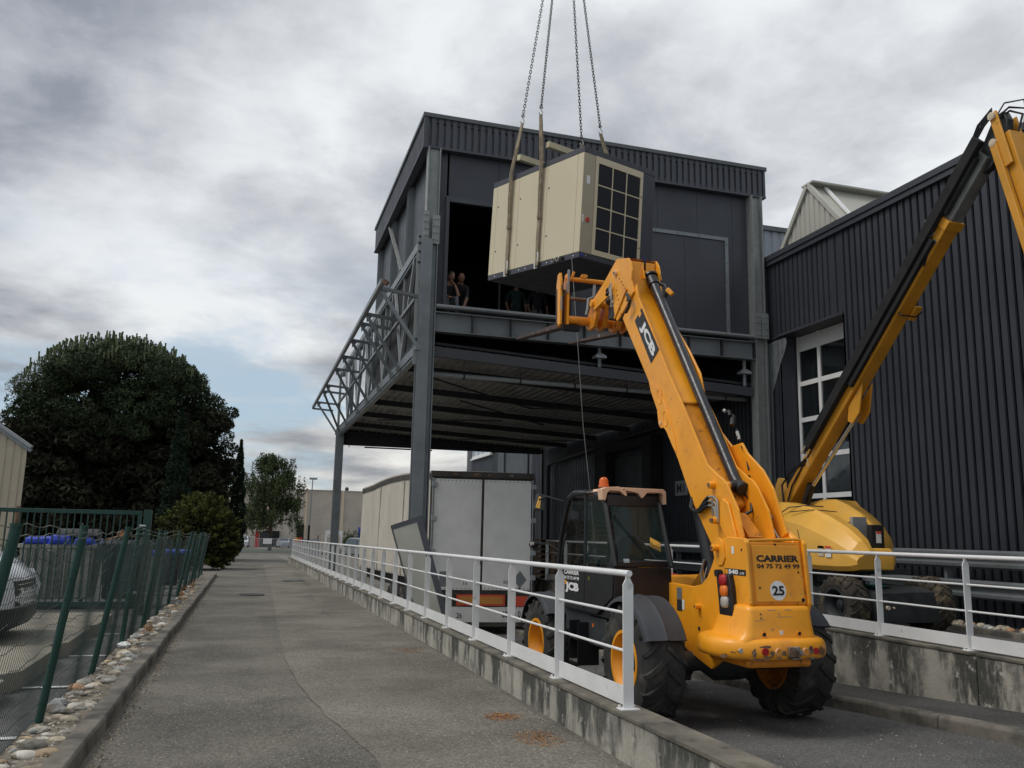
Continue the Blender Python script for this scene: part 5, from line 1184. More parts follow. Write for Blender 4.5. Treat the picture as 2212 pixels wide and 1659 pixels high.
b = MB(); b.add([T(.935, 0, -.43, .066), T(.985, 0, -.43, .066), T(.96, 0, -.30, .066)], [(0, 1, 2)]); b.build('warning_triangle', 'reflr', tr, smooth=False)
b = MB(); b.add([T(.81, 0, .50, .075), T(.875, 0, .30, .075), T(.94, 0, .50, .075), T(.875, 0, .72, .075)], [(0, 1, 2, 3)]); b.build('placard', 'galv', tr, smooth=False)
b = MB(); rface(b, .10, .22, .32, .68, .071, .074); b.build('placard', 'galv', tr)
b = MB(); b.tube([T(.875-.01, 0, .26, .08), T(.86, 0, .29, .08), T(.88, 0, .31, .08)], .01, 5); b.build('door_catch', 'black', tr)
for v in (.33, .47):
    for u in (.06, .94):
        c_ = T(u, v, -.37); b = MB(); b.lathe([(-.15, .26), (-.15, .44), (-.11, .48), (.11, .48), (.15, .44), (.15, .26)], c_, 'X', 28); w_ = b.build('wheel', 'rub', tr)
        b = MB(); b.lathe([(-.12, 0), (-.12, .26), (.12, .26), (.12, 0)], c_, 'X', 18); b.build('rim', 'trailk', w_)
for k in range(22):
    v = .03+.044*k; b = MB(); l_ = random.uniform(.2, .42); b.bar(T(0, v, .48)-Vector((.04, 0, 0)), T(0, v+random.uniform(-.01, .01), .40-l_)-Vector((.03, 0, 0)), .03, .006, (1, 0, 0)); b.build('curtain_strap', 'trailk', tr)
b = MB(); rings = [[T(.10, v, .05), T(.10, v, .40), T(.90, v, .40), T(.90, v, .05)] for v in (0, 1)]; b.loft(rings); b.build('chassis_rail', 'trailk', tr, smooth=False)
b = MB(); b.bar(T(.1, .8, -.2), T(.1, .8, -.84), .08, .08); b.bar(T(.9, .8, -.2), T(.9, .8, -.84), .08, .08); b.build('landing_leg', 'trailk', tr)

# leaning insulated panel
lp_ = thing('leaning_panel', (3.3, 17.2, -.7), 'pale insulated panel with grey edge frame leaning against the left steel column', 'panel')
c0, c1, c2, c3_ = Vector((2.80, 17.50, 1.73)), Vector((3.43, 17.50, 1.95)), Vector((4.13, 16.93, -.66)), Vector((3.50, 16.93, -.66))
n_ = (c1-c0).cross(c3_-c0).normalized(); n_ = n_ if n_.y < 0 else -n_
def quadbox(b, a, c, d, e, t, m=None):
    b.add([a, c, d, e, a-n_*t, c-n_*t, d-n_*t, e-n_*t], [(0, 1, 2, 3), (7, 6, 5, 4), (0, 4, 5, 1), (1, 5, 6, 2), (2, 6, 7, 3), (3, 7, 4, 0)], m)
def lerp2(u, v): return (c0.lerp(c1, u)).lerp(c3_.lerp(c2, u), v)
b = MB(); quadbox(b, lerp2(.03, .03), lerp2(.80, .03), lerp2(.80, .99), lerp2(.03, .99), .07); b.build('core_face', 'core', lp_, smooth=False)
for u0, u1, v0, v1 in ((0, 1, 0, .038), (.80, 1, .038, 1), (0, .03, .038, 1)):
    b = MB(); quadbox(b, lerp2(u0, v0)+n_*.004, lerp2(u1, v0)+n_*.004, lerp2(u1, v1)+n_*.004, lerp2(u0, v1)+n_*.004, .08); b.build('edge_frame', 'fascia', lp_, smooth=False)

# pallet stacks behind the cab
def pallet_mesh():
    b = MB()
    for k in range(7): b.box(-.6, .6, -.4+.117*k, -.4+.117*k+.09, .122, .144)
    for x in (-.6, -.07, .46): b.box(x, x+.14, -.4, .4, .10, .122)
    for x in (-.6, -.07, .46):
        for y in (-.4, -.05, .3): b.box(x, x+.14, y, y+.1, .022, .10)
    for y in (-.4, -.05, .3): b.box(-.6, .6, y, y+.1, 0, .022)
    return b.mesh('wooden_pallet', 'wood', smooth=False)
pm = pallet_mesh()
ordn = ['topmost', 'second', 'third', 'fourth', 'fifth', 'sixth', 'seventh', 'eighth', 'ninth', 'tenth', 'eleventh', 'twelfth', 'thirteenth', 'fourteenth', 'fifteenth', 'sixteenth', 'seventeenth', 'eighteenth', 'nineteenth', 'lowest']
for sx, n, nm in ((8.75, 16, 'left'), (10.05, 20, 'right')):
    for k in range(n):
        o = bpy.data.objects.new('wooden_pallet', pm); C.objects.link(o); o.location = (sx+random.uniform(-.03, .03), 24.7+random.uniform(-.04, .04), -.86+.146*k); o.rotation_euler = (0, 0, random.uniform(-.03, .03))
        r_ = n-1-k; tag(o, 'grey wooden pallet, %s of the %s stack behind the cab' % ('topmost' if r_ == 0 else 'lowest' if k == 0 else ordn[r_]+' from the top', nm), 'pallet', 'wooden pallets stacked behind the cab')
b = MB(); b.tube([(7.5, 16.2, 1.05), (7.5, 14.0, .93), (7.5, 12.3, .92), (7.5, 10.6, .95)], .012, 4)
b.build('barrier_tape', 'reflr', label='red and white barrier tape strung along the right railing', cat='tape')

# ================================================================== PEOPLE IN THE DOORWAY
def person(name, J, label, cloth, hairm, face):
    """J: joint dict; one skinned body"""
    E = [('pelvis', 'belly'), ('belly', 'chest'), ('chest', 'neck'), ('neck', 'head')]
    for s_ in 'LR': E += [('chest', 'sh'+s_), ('sh'+s_, 'el'+s_), ('el'+s_, 'wr'+s_), ('wr'+s_, 'pa'+s_), ('pelvis', 'hi'+s_), ('hi'+s_, 'kn'+s_), ('kn'+s_, 'an'+s_), ('an'+s_, 'to'+s_)]
    rad = dict(pelvis=.135, belly=.13, chest=.14, neck=.058, head=.06, sh=.065, el=.045, wr=.030, pa=.034, hi=.095, kn=.062, an=.045, to=.04)
    names_ = list(J); vs = [J[k] for k in names_]; idx = {k: i for i, k in enumerate(names_)}
    es = [(idx[a], idx[c]) for a, c in E if a in idx and c in idx]
    rr = [rad.get(k, rad.get(k[:2], .05)) for k in names_]
    for s_ in 'LR':
        if 'pa'+s_ not in idx: continue
        w_, p_ = Vector(J['wr'+s_]), Vector(J['pa'+s_]); d = (p_-w_).normalized(); sd2 = d.orthogonal().normalized(); up2 = d.cross(sd2)
        for f_ in range(4):
            o1 = p_+sd2*(-.027+.018*f_)+d*.02; o2 = o1+d*.035+up2*.008; o3 = o2+d*.025*(1-.15*abs(f_-1.5))+up2*.018
            i0 = len(vs); vs += [o1, o2, o3]; rr += [.009, .0085, .0075]; es += [(idx['pa'+s_], i0), (i0, i0+1), (i0+1, i0+2)]
        i0 = len(vs); vs += [w_.lerp(p_, .5)+sd2*.03, w_.lerp(p_, .9)+sd2*.055]; rr += [.011, .009]; es += [(idx['wr'+s_], i0), (i0, i0+1)]
    me = bpy.data.meshes.new(name); me.from_pydata([tuple(v) for v in vs], es, [])
    ob = bpy.data.objects.new(name, me); C.objects.link(ob)
    sk = ob.modifiers.new('skin', 'SKIN'); sk.use_smooth_shade = True
    for i, r_ in enumerate(rr): me.skin_vertices[0].data[i].radius = (r_, r_)
    me.skin_vertices[0].data[0].use_root = True
    sb = ob.modifiers.new('sub', 'SUBSURF'); sb.levels = 1; sb.render_levels = 1
    dg = bpy.context.evaluated_depsgraph_get(); m2 = bpy.data.meshes.new_from_object(ob.evaluated_get(dg)); bpy.data.objects.remove(ob)
    b = MB(); b.add([tuple(v.co) for v in m2.vertices], [tuple(p.vertices) for p in m2.polygons])
    hd = Vector(J['head']); nk = Vector(J['neck']); upv = (hd-nk).normalized(); fc = Vector(face).normalized(); fc = (fc-upv*fc.dot(upv)).normalized(); sdv = fc.cross(upv)
    hc = hd+upv*.06
    def place(vv): return [tuple(hc+sdv*v[0]+fc*v[1]+upv*v[2]) for v in vv]
    h = MB(); h.sph((0, 0, 0), .075, .095, .118, 16, 12); h.sph((0, .098, -.012), .014, .022, .024, 8, 6); h.sph((.078, -.005, -.01), .012, .022, .032, 8, 6); h.sph((-.078, -.005, -.01), .012, .022, .032, 8, 6); h.sph((0, .07, -.085), .04, .03, .03, 8, 6); h.sph((0, .089, -.052), .024, .010, .007, 8, 5)
    b.add(place(h.v), h.f)
    t = thing(name, (J['pelvis'][0], J['pelvis'][1], min(v[2] for v in b.v)), label, 'person')
    # material by nearest bone
    mats = ['skin']+list(cloth); segs = []
    for a, c in E:
        if a in idx and c in idx:
            key = 1 if a in ('pelvis', 'belly', 'chest') and not c.startswith(('hi', 'neck')) else 0
            if c.startswith('sh') or a.startswith('sh'): key = 1
            if a.startswith(('hi', 'kn', 'an')) or c.startswith('hi'): key = 2
            if c == 'neck': key = 1
            segs.append((Vector(J[a]), Vector(J[c]), key))
    mi = []
    for f_ in b.f:
        p = sum((Vector(b.v[i]) for i in f_), Vector())/len(f_); best = (9, 0)
        for a, c, k in segs:
            ab = c-a; u = max(0, min(1, (p-a).dot(ab)/ab.length_squared)); dd = (p-(a+ab*u)).length
            if dd < best[0]: best = (dd, k if not (k == 1 and False) else k)
        mi.append(best[1])
    nh = len(h.f); mi[-nh:] = [0]*nh; b.m = mi
    b.build('body', mats, t, ang=180)
    for sx in (-.028, .028):
        e_ = MB(); e_.sph((sx, .090, .018), .010, .007, .007, 6, 5); e_.v = place(e_.v); e_.build('eye', 'ink', t)
    if hairm:
        e_ = MB(); e_.sph((0, -.022, .028), .082, .092, .104, 14, 8); e_.v = place(e_.v); e_.build('hair', hairm, t)
    return t
def standing(x, y, z, lean=0.0, arms='down'):
    J = dict(pelvis=(x, y, z+.95), belly=(x, y-.02, z+1.10), chest=(x, y-.02-lean*.4, z+1.34), neck=(x, y-.03-lean*.7, z+1.50), head=(x, y-.05-lean, z+1.60))
    for s_, g in (('L', -1), ('R', 1)):
        J['sh'+s_] = (x+g*.19, y-.02-lean*.4, z+1.42); J['hi'+s_] = (x+g*.10, y, z+.90); J['kn'+s_] = (x+g*.12, y-.03, z+.48); J['an'+s_] = (x+g*.13, y+.02, z+.08); J['to'+s_] = (x+g*.15, y-.14, z+.04)
        J['el'+s_] = (x+g*.27, y-.03, z+1.12); J['wr'+s_] = (x+g*.25, y-.16, z+.90); J['pa'+s_] = (x+g*.23, y-.22, z+.83)
    return J
person('person', standing(6.40, 20.9, 6.5, .02), 'person in dark green t-shirt standing inside the doorway, left of the two standing', ('tgreen', 'tdark'), 'hair', (.3, -1, 0))
person('person', standing(7.0, 20.9, 6.5, .05), 'person in black t-shirt with pale chest print inside the doorway', ('tdark', 'tjean'), 'hair', (-.2, -1, -.1))
x, y, z = 4.12, 18.75, 6.5
J = dict(pelvis=(x-.05, y+.12, z+.28), belly=(x-.06, y+.08, z+.45), chest=(x-.05, y-.02, z+.66), neck=(x-.02, y-.08, z+.80), head=(x+.0, y-.12, z+.90),
         shL=(x-.24, y, z+.70), elL=(x-.2, y-.22, z+.50), wrL=(x-.1, y-.32, z+.42), paL=(x-.05, y-.36, z+.40), shR=(x+.13, y-.05, z+.70), elR=(x+.17, y-.28, z+.46), wrR=(x+.10, y-.22, z+.72), paR=(x+.06, y-.18, z+.80),
         hiL=(x-.15, y+.1, z+.25), knL=(x-.12, y-.30, z+.45), anL=(x-.1, y-.32, z+.08), toL=(x-.1, y-.44, z+.03), hiR=(x+.05, y+.1, z+.25), knR=(x+.12, y-.28, z+.45), anR=(x+.13, y-.30, z+.08), toR=(x+.13, y-.42, z+.03))
person('person', J, 'person in grey trousers sitting at the left of the doorway, hand on cheek', ('tdark', 'tjean'), 'hair', (.5, -1, -.1))
x, y = 4.42, 19.0
J = dict(pelvis=(x+.05, y+.22, z+.62), belly=(x+.03, y+.1, z+.72), chest=(x, y-.04, z+.82), neck=(x-.02, y-.14, z+.90), head=(x-.02, y-.22, z+.96),
         shL=(x-.18, y-.05, z+.80), elL=(x-.18, y-.12, z+.52), wrL=(x-.10, y-.2, z+.30), paL=(x-.07, y-.22, z+.22), shR=(x+.18, y-.05, z+.82), elR=(x+.16, y-.15, z+.55), wrR=(x+.06, y-.25, z+.30), paR=(x+.03, y-.27, z+.22),
         hiL=(x-.06, y+.24, z+.55), knL=(x-.1, y+.02, z+.30), anL=(x-.1, y+.25, z+.06), toL=(x-.1, y+.12, z+.03), hiR=(x+.15, y+.24, z+.55), knR=(x+.2, y+.0, z+.32), anR=(x+.2, y+.25, z+.06), toR=(x+.2, y+.12, z+.03))
person('person', J, 'balding person in dark clothes bending down at the left of the doorway', ('tdark', 'tdark'), None, (.2, -1, -.7))

# ================================================================== WHEELS
def wheel(parent, cx, cy, cz, Rr, W, side, rimR, mt, mr, nl=17, yaw_=0.0, dish=.55):
    b = MB(); h = W/2
    prof = [(-h*.86, rimR-.012), (-h*.98, rimR+.02), (-h*1.03, rimR+(Rr-rimR)*.5), (-h*.97, rimR+(Rr-rimR)*.80), (-h*.80, Rr*.955), (-h*.35, Rr*.965), (h*.35, Rr*.965), (h*.80, Rr*.955), (h*.97, rimR+(Rr-rimR)*.80), (h*1.03, rimR+(Rr-rimR)*.5), (h*.98, rimR+.02), (h*.86, rimR-.012)]
    b.lathe(prof, (0, 0, 0), 'X', 44)
    lw = 2*PI*Rr/nl*.40
    for k in range(nl):
        for sg in (-1, 1):
            a0 = 2*PI*(k+(.5 if sg > 0 else 0))/nl; path = []
            for fx_, da, rr in ((.04, 0, 1.0), (.45, .11, .998), (.86, .20, .985), (1.04, .25, .90), (1.03, .27, .80)):
                rq = Rr*rr if rr > .95 else rimR+(Rr-rimR)*((rr-.45)/.55); a = a0+da*1.25; path.append((Vector((sg*h*fx_, rq*math.cos(a), rq*math.sin(a))), Vector((sg*(0 if rr > .95 else .6), math.cos(a), math.sin(a))).normalized()))
            v = []
            for i, (p, n_) in enumerate(path):
                tdir = (path[min(i+1, 4)][0]-path[max(i-1, 0)][0]).normalized(); s_ = tdir.cross(n_).normalized()
                wv = lw*(.62 if i < 3 else .5); dp_ = Rr*.065
                for aa, cc in ((-.5, 0), (-.42, .34), (.42, .34), (.5, 0)): v.append(p+s_*aa*wv+n_*(cc*dp_*2-.55*dp_))
            b.add(v, [(i*4+j, i*4+(j+1) % 4, i*4+4+(j+1) % 4, i*4+4+j) for i in range(4) for j in range(4)]+[(3, 2, 1, 0), (16, 17, 18, 19)])
    r_ = MB(); o = side*h
    r_.lathe([(o*.92, rimR+.012), (o*1.0, rimR+.010), (o*1.0, rimR-.022), (o*.80, rimR-.035), (o*.55, rimR-.075), (o*dish*-.1, rimR-.085), (o*dish*-.2, rimR*.55), (o*.02, rimR*.50), (o*.02, .02), (-o*.35, .02), (-o*.35, rimR*.6), (-o*.7, rimR-.06), (-o*1.0, rimR-.02), (-o*1.0, rimR+.01), (-o*.92, rimR+.012)], (0, 0, 0), 'X', 40)
    hb = MB(); hb.lathe([(o*-.3, 0), (o*-.3, rimR*.52), (o*.12, rimR*.50), (o*.2, rimR*.36), (o*.42, rimR*.30), (o*.5, rimR*.16), (o*.5, 0)], (0, 0, 0), 'X', 20)
    for k in range(8): a = 2*PI*k/8; hb.cyl((o*.08, rimR*.43*math.cos(a), rimR*.43*math.sin(a)), (o*.22, rimR*.43*math.cos(a), rimR*.43*math.sin(a)), .014, n=6)
    cs, sn = math.cos(yaw_), math.sin(yaw_)
    for m_ in (b, r_, hb): m_.v = [(cx+v[0]*cs-v[1]*sn, cy+v[0]*sn+v[1]*cs, cz+v[2]) for v in m_.v]
    w_ = b.build('wheel', mt, parent, ang=38); r_.build('rim', mr, w_, ang=40); hb.build('hub', 'chassis', w_, ang=40)
    return w_

# ================================================================== TELEHANDLER
th = thing('telehandler', (4.9, 9.3, -.28), 'amber telescopic handler seen from behind with its boom raised', 'telehandler')
for cx_, side in ((3.90, -1), (5.58, 1)):
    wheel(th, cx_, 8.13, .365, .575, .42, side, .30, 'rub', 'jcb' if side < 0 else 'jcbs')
    wheel(th, cx_+.02, 10.92, .215, .575, .42, side, .30, 'rub', 'jcb')
# axles and underbody
b = MB(); b.cyl((4.0, 8.13, .36), (5.5, 8.13, .36), .10, n=12); b.loft([[(x, 8.13+.2*math.cos(a)*k, .36+.2*math.sin(a)*k) for a in [2*PI*i/12 for i in range(12)]] for x, k in ((4.55, .5), (4.7, 1), (5.0, 1), (5.15, .5))])
b.build('axle', 'chassis', th); b = MB(); b.cyl((4.0, 10.92, .21), (5.5, 10.92, .21), .10, n=12); b.build('axle', 'chassis', th)
b = MB(); b.box(4.52, 5.08, 7.7, 11.6, .40, .78); b.box(4.5, 5.1, 10.6, 11.7, .5, 1.0); b.build('frame_rail', 'chassis', th, bevel=.02)
b = MB(); b.box(5.2, 5.75, 8.85, 10.2, .35, .95); b.build('tank', 'plast', th, bevel=.04)
# chassis side plates
outl = [(9.35, .98), (8.93, 1.27), (8.90, 1.12), (8.49, 1.12), (8.05, 1.11), (7.88, 1.14), (7.76, 1.22), (7.66, 1.35), (7.58, 1.48), (7.50, 1.585), (7.38, 1.62), (7.09, 1.61), (7.045, 1.57), (7.0, 1.02), (7.10, .72), (7.30, .58), (7.72, .34), (7.98, .40), (8.2, .46), (8.38, .56), (8.52, .76), (9.0, .82)]
for x0, x1 in ((4.44, 4.48), (5.06, 5.10)):
    b = MB(); b.px(outl, x0, x1); b.build('chassis_plate', 'jcb', th, bevel=.008, smooth=False)
b = MB(); b.px([(8.95, 1.27), (9.35, .98), (9.35, .7), (9.0, .7), (8.93, 1.1)], 4.25, 4.44); b.build('cab_mount_wedge', 'jcb', th, bevel=.006, smooth=False)
# rear cover with lettering
b = MB(); pz_ = lambda z: 7.085-.0*(z)-(1.6-z)*.13
b.add([(4.48, pz_(1.0), 1.0), (5.06, pz_(1.0), 1.0), (5.06, pz_(1.58), 1.58), (4.48, pz_(1.58), 1.58), (4.48, 7.4, 1.0), (5.06, 7.4, 1.0), (5.06, 7.4, 1.58), (4.48, 7.4, 1.58)], [(0, 1, 2, 3), (4, 7, 6, 5), (3, 2, 6, 7), (0, 4, 5, 1), (0, 3, 7, 4), (1, 5, 6, 2)])
b.build('rear_cover', 'jcbd', th, bevel=.02, seg=3)
b = MB()
for poly, dz in (([(4.515, 1.035), (4.99, 1.035), (5.03, 1.075), (5.03, 1.545), (4.515, 1.545)], .008),): b.prism(poly, lambda x, z: (x, pz_(z)-dz, z), lambda x, z: (x, pz_(z)+.02, z))
rp = b.build('rear_plate', 'jcb', th, bevel=.004, smooth=False)
b = MB(); b.tube([(5.10, 7.02, 1.0), (5.10, 7.07, 1.5), (5.07, 7.09, 1.6), (5.0, 7.1, 1.605), (4.5, 7.1, 1.59), (4.455, 7.05, 1.5), (4.45, 7.0, 1.02)], .014, 8); b.build('cover_edge', 'jcbw', th)
rn = Vector((0, -1, .13)).normalized(); uz = Vector((0, .13, 1)).normalized()
def onrear(x, z, off=.010): return Vector((x, pz_(z)-off, z))
text('lettering', 'CARRIER', onrear(4.78, 1.425), (1, 0, 0), uz, .062, 'ink', th, w=.455, bold=.045)
text('lettering', '04 75 72 49 99', onrear(4.78, 1.355), (1, 0, 0), uz, .042, 'ink', th, w=.46, bold=.03)
b = MB(); b.add([onrear(4.75+.085*math.cos(a), 1.135+.088*math.sin(a), .010) for a in [2*PI*i/32 for i in range(32)]], [tuple(range(32))]); dsc = b.build('number_disc', 'decalw', th, smooth=False)
text('lettering', '25', onrear(4.75, 1.135, .012), (1, 0, 0), uz, .088, 'ink', th, w=.128, bold=.035)
for x, z in ((4.56, 1.16), (4.99, 1.30), (4.77, 1.555)): b = MB(); b.cyl(onrear(x, z, .011), onrear(x, z, 0), .010, n=8); b.build('bolt_hole', 'black', th)
b = MB(); b.cyl(onrear(5.01, 1.05, .010), onrear(5.01, 1.05, 0), .018, n=10); b.build('bolt_hole', 'black', th)
# counterweight: flared skirt and scuffed bumper
def rg(x0, x1, y0, y1, z, r_=.05): return rrect(x0, x1, y0, y1, r_, z, 4)
b = MB(); b.loft([rg(4.26, 5.14, 6.93, 7.6, .60, .12), rg(4.27, 5.13, 6.93, 7.6, .68, .12), rg(4.31, 5.115, 6.925, 7.58, .715, .10), rg(4.345, 5.10, 6.935, 7.56, .75, .08), rg(4.37, 5.09, 6.95, 7.55, .82, .07), rg(4.40, 5.075, 6.965, 7.5, .955, .06), rg(4.405, 5.07, 6.975, 7.5, .985, .06), rg(4.43, 5.05, 7.0, 7.5, 1.0, .05)])
b.build('counterweight', 'jcb', th, ang=50)
plan = [(4.35, 7.70), (4.20, 7.55), (4.16, 7.40), (4.145, 7.24), (4.165, 7.10), (4.25, 6.98), (4.40, 6.90), (4.58, 6.855), (4.78, 6.84), (4.96, 6.85), (5.10, 6.89), (5.20, 6.96), (5.25, 7.08), (5.26, 7.25), (5.24, 7.50), (5.15, 7.70)]
cxp, cyp = 4.78, 7.4
b = MB(); b.loft([[(cxp+(x-cxp)*k, cyp+(y-cyp)*k, z) for x, y in plan] for z, k in ((.53, .90), (.54, .965), (.565, .995), (.595, 1.005), (.635, 1.005), (.675, .995), (.705, .96), (.72, .90))]); b.build('bumper', 'jcb', th, ang=60)
b = MB(); b.box(4.40, 5.08, 7.0, 7.7, .45, .535); b.build('tow_block', 'jcbd', th, bevel=.03)
# chips, reflectors and sockets along the bumper
def onb(x):
    for (xa, ya), (xb, yb) in zip(plan[4:13], plan[5:14]):
        if xa <= x <= xb: return cyp+(ya+(yb-ya)*(x-xa)/(xb-xa)-cyp)*1.006-.004
    return 6.85
def bdisc(x, z, r_, m_, nm, n=16, dx=.0):
    b = MB(); y = onb(x); b.cyl((x, y-.006, z), (x, y+.02, z), r_, n=n); return b.build(nm, m_, th)
bdisc(4.30, .615, .022, 'clear', 'reflector'); bdisc(4.50, .612, .033, 'red', 'reflector'); bdisc(5.02, .612, .030, 'red', 'reflector')
for x in (4.62, 4.90): bdisc(x, .612, .032, 'jcbf', 'socket_ring'); bdisc(x, .612, .026, 'jcbd', 'socket').location.y += -.003
b = MB()
for (x, z, rx, rz_) in ((4.50, .655, .06, .012), (4.52, .565, .05, .014), (4.56, .60, .022, .03), (4.67, .60, .03, .022), (4.40, .60, .022, .045), (4.19, .56, .020, .028), (4.84, .60, .03, .03), (4.96, .62, .028, .045), (5.08, .61, .025, .05), (5.12, .60, .022, .05), (5.16, .60, .012, .03), (4.45, .545, .10, .010), (4.95, .55, .08, .012), (4.62, .56, .03, .012), (4.28, .61, .03, .007), (4.24, .60, .02, .008)):
    n = 11; c_ = Vector((x, onb(x), z)); v = [c_]
    for i in range(n):
        a = 2*PI*i/n; k = random.uniform(.55, 1.1); xx = x+rx*k*math.cos(a); v.append((xx, onb(xx)-.003-.001, z+rz_*k*math.sin(a)))
    v[0] = (x, onb(x)-.0045, z); b.add(v, [(0, 1+i, 1+(i+1) % n) for i in range(n)])
b.build('chipped_paint', 'rusty', th, smooth=False)
b = MB(); b.box(4.71, 4.83, 6.815, 6.87, .565, .655); b.build('hitch_plate', 'rusty', th, bevel=.005); b = MB(); b.loft([[(4.72, 6.84, .562), (4.82, 6.84, .562), (4.82, 6.86, .55), (4.72, 6.86, .55)], [(4.74, 6.79, .55), (4.82, 6.79, .555), (4.81, 6.80, .545), (4.75, 6.80, .545)]]); b.build('bent_lip', 'trailk', th)
for x, z, r_ in ((4.53, .755, .022), (4.90, .760, .020)): b = MB(); b.cyl((x, 6.925, z), (x, 6.99, z), r_, n=14); b.build('socket', 'jcbd', th); b = MB(); b.cyl((x, 6.922, z), (x, 6.93, z), r_*.75, n=14); b.build('socket_hole', 'black', th)
for x, z, r_ in ((4.52, .93, .008), (4.52, .895, .008), (4.71, .935, .007)): b = MB(); b.cyl((x, 6.955, z), (x, 6.99, z), r_, n=8); b.build('bolt_hole', 'rusty', th)
b = MB(); b.box(4.70, 4.735, 6.935, 6.945, .735, .785); b.build('sticker', 'decalw', th)
b = MB(); b.bar((4.69, 6.958, .905), (4.93, 6.962, .905), .003, .004); b.bar((4.45, 6.955, .868), (4.56, 6.955, .885), .003, .003); b.bar((4.60, 6.968, .965), (4.68, 6.968, .963), .004, .006); b.bar((4.78, 6.968, .967), (4.84, 6.968, .966), .004, .006); b.build('scratches', 'steelp', th)
# lamp cluster on the left side plate
b = MB(); poly = [(7.50, 1.265), (7.27, 1.265), (7.235, 1.15), (7.215, .96), (7.215, .78), (7.25, .72), (7.35, .665), (7.42, .67), (7.44, .75), (7.46, 1.0)]
b.px(poly, 4.385, 4.44); lc = b.build('lamp_bracket', 'plast', th, bevel=.008)
for (y, z, m_) in ((7.36, 1.21, 'red'), (7.345, 1.11, 'amber'), (7.335, 1.01, 'clear')):
    b = MB(); b.loft([[(x, y+r_*sx, z+r_*sz) for sx, sz in ((-1, -.6), (-.6, -1), (.6, -1), (1, -.6), (1, .6), (.6, 1), (-.6, 1), (-1, .6))] for x, r_ in ((4.385, .055), (4.365, .052), (4.355, .040))]); b.build('lamp', m_, lc, ang=50)
b = MB(); b.cyl((4.38, 7.49, 1.27), (4.442, 7.49, 1.27), .035, n=14); b.build('cable_hole', 'black', th)
b = MB(); b.tube([(4.42, 7.47, .88), (4.42, 7.54, .80), (4.42, 7.52, .745), (4.42, 7.44, .74)], .006, 5); b.build('lamp_cable', 'plast', th)
b = MB(); b.add([(4.438, 7.425, 1.262), (4.438, 7.055, 1.262), (4.438, 7.055, 1.318), (4.438, 7.425, 1.322)], [(0, 1, 2, 3)]); b.build('model_decal', 'decalk', th, smooth=False)
b = MB(); b.add([(4.436, 7.41, 1.270), (4.436, 7.365, 1.270), (4.436, 7.365, 1.314), (4.436, 7.41, 1.315)], [(0, 1, 2, 3)]); b.build('model_decal', 'jcb', th, smooth=False)
text('lettering', '540', (4.436, 7.265, 1.293), (0, -1, 0), (0, 0, 1), .042, 'decalw', th, w=.17, bold=.05); text('lettering', '-170', (4.436, 7.12, 1.283), (0, -1, 0), (0, 0, 1), .022, 'decalw', th, w=.085, bold=.02)
# pivot boss, bolts, labels on the left plate
b = MB(); b.prism([(7.52+.10*math.cos(a), 1.50+.11*math.sin(a)) for a in [2*PI*i/20 for i in range(10)]]+[(7.40, 1.42), (7.44, 1.35), (7.52, 1.34), (7.59, 1.40)], lambda y, z: (4.425, y, z), lambda y, z: (4.44, y, z)); b.build('pivot_boss', 'jcb', th, bevel=.004)
b = MB(); b.cyl((4.36, 7.525, 1.51), (4.44, 7.525, 1.51), .032, n=16); b.build('pivot_pin', 'jcb', th, bevel=.004); b = MB(); b.cyl((4.352, 7.525, 1.51), (4.362, 7.525, 1.51), .017, n=6); b.build('pin_bolt', 'rusty', th)
b = MB(); b.cyl((4.38, 7.92, .92), (4.44, 7.92, .92), .028, n=12); b.build('pin', 'jcb', th); b = MB(); b.cyl((4.376, 7.92, .92), (4.384, 7.92, .92), .014, n=6); b.build('pin_bolt', 'rusty', th)
for (y, z, r_) in ((7.94, .70, .022), (7.12, 1.5, .012)): b = MB(); b.cyl((4.437, y, z), (4.445, y, z), r_, n=12); b.build('bolt_hole', 'black', th)
for (y0, y1, z0, z1, m_) in ((7.29, 7.25, 1.46, 1.53, 'decalw'), (8.40, 8.29, .96, 1.08, 'galv'), (8.40, 8.29, .84, .955, 'darkst'), (8.285, 8.235, .86, .96, 'decalw')): b = MB(); b.add([(4.437, y0, z0), (4.437, y1, z0), (4.437, y1, z1), (4.437, y0, z1)], [(0, 1, 2, 3)]); b.build('sticker', m_, th, smooth=False)
# engine cover on the right
b = MB(); b.loft([[(5.2, y, .75), (5.2, y, zt), (5.35, y, zt+.03), (5.62, y, zt+.01), (5.74, y, zt-.08), (5.76, y, .75)] for y, zt in ((8.2, 1.02), (8.5, 1.10), (9.6, 1.13), (10.4, 1.08), (10.6, .98))]); b.build('engine_cover', 'jcb', th, ang=25)
b = MB(); b.py([(5.16, 1.0), (5.27, 1.0), (5.36, .92), (5.50, .64), (5.16, .62)], 7.44, 7.56); b.build('mudflap', 'plast', th, bevel=.01)
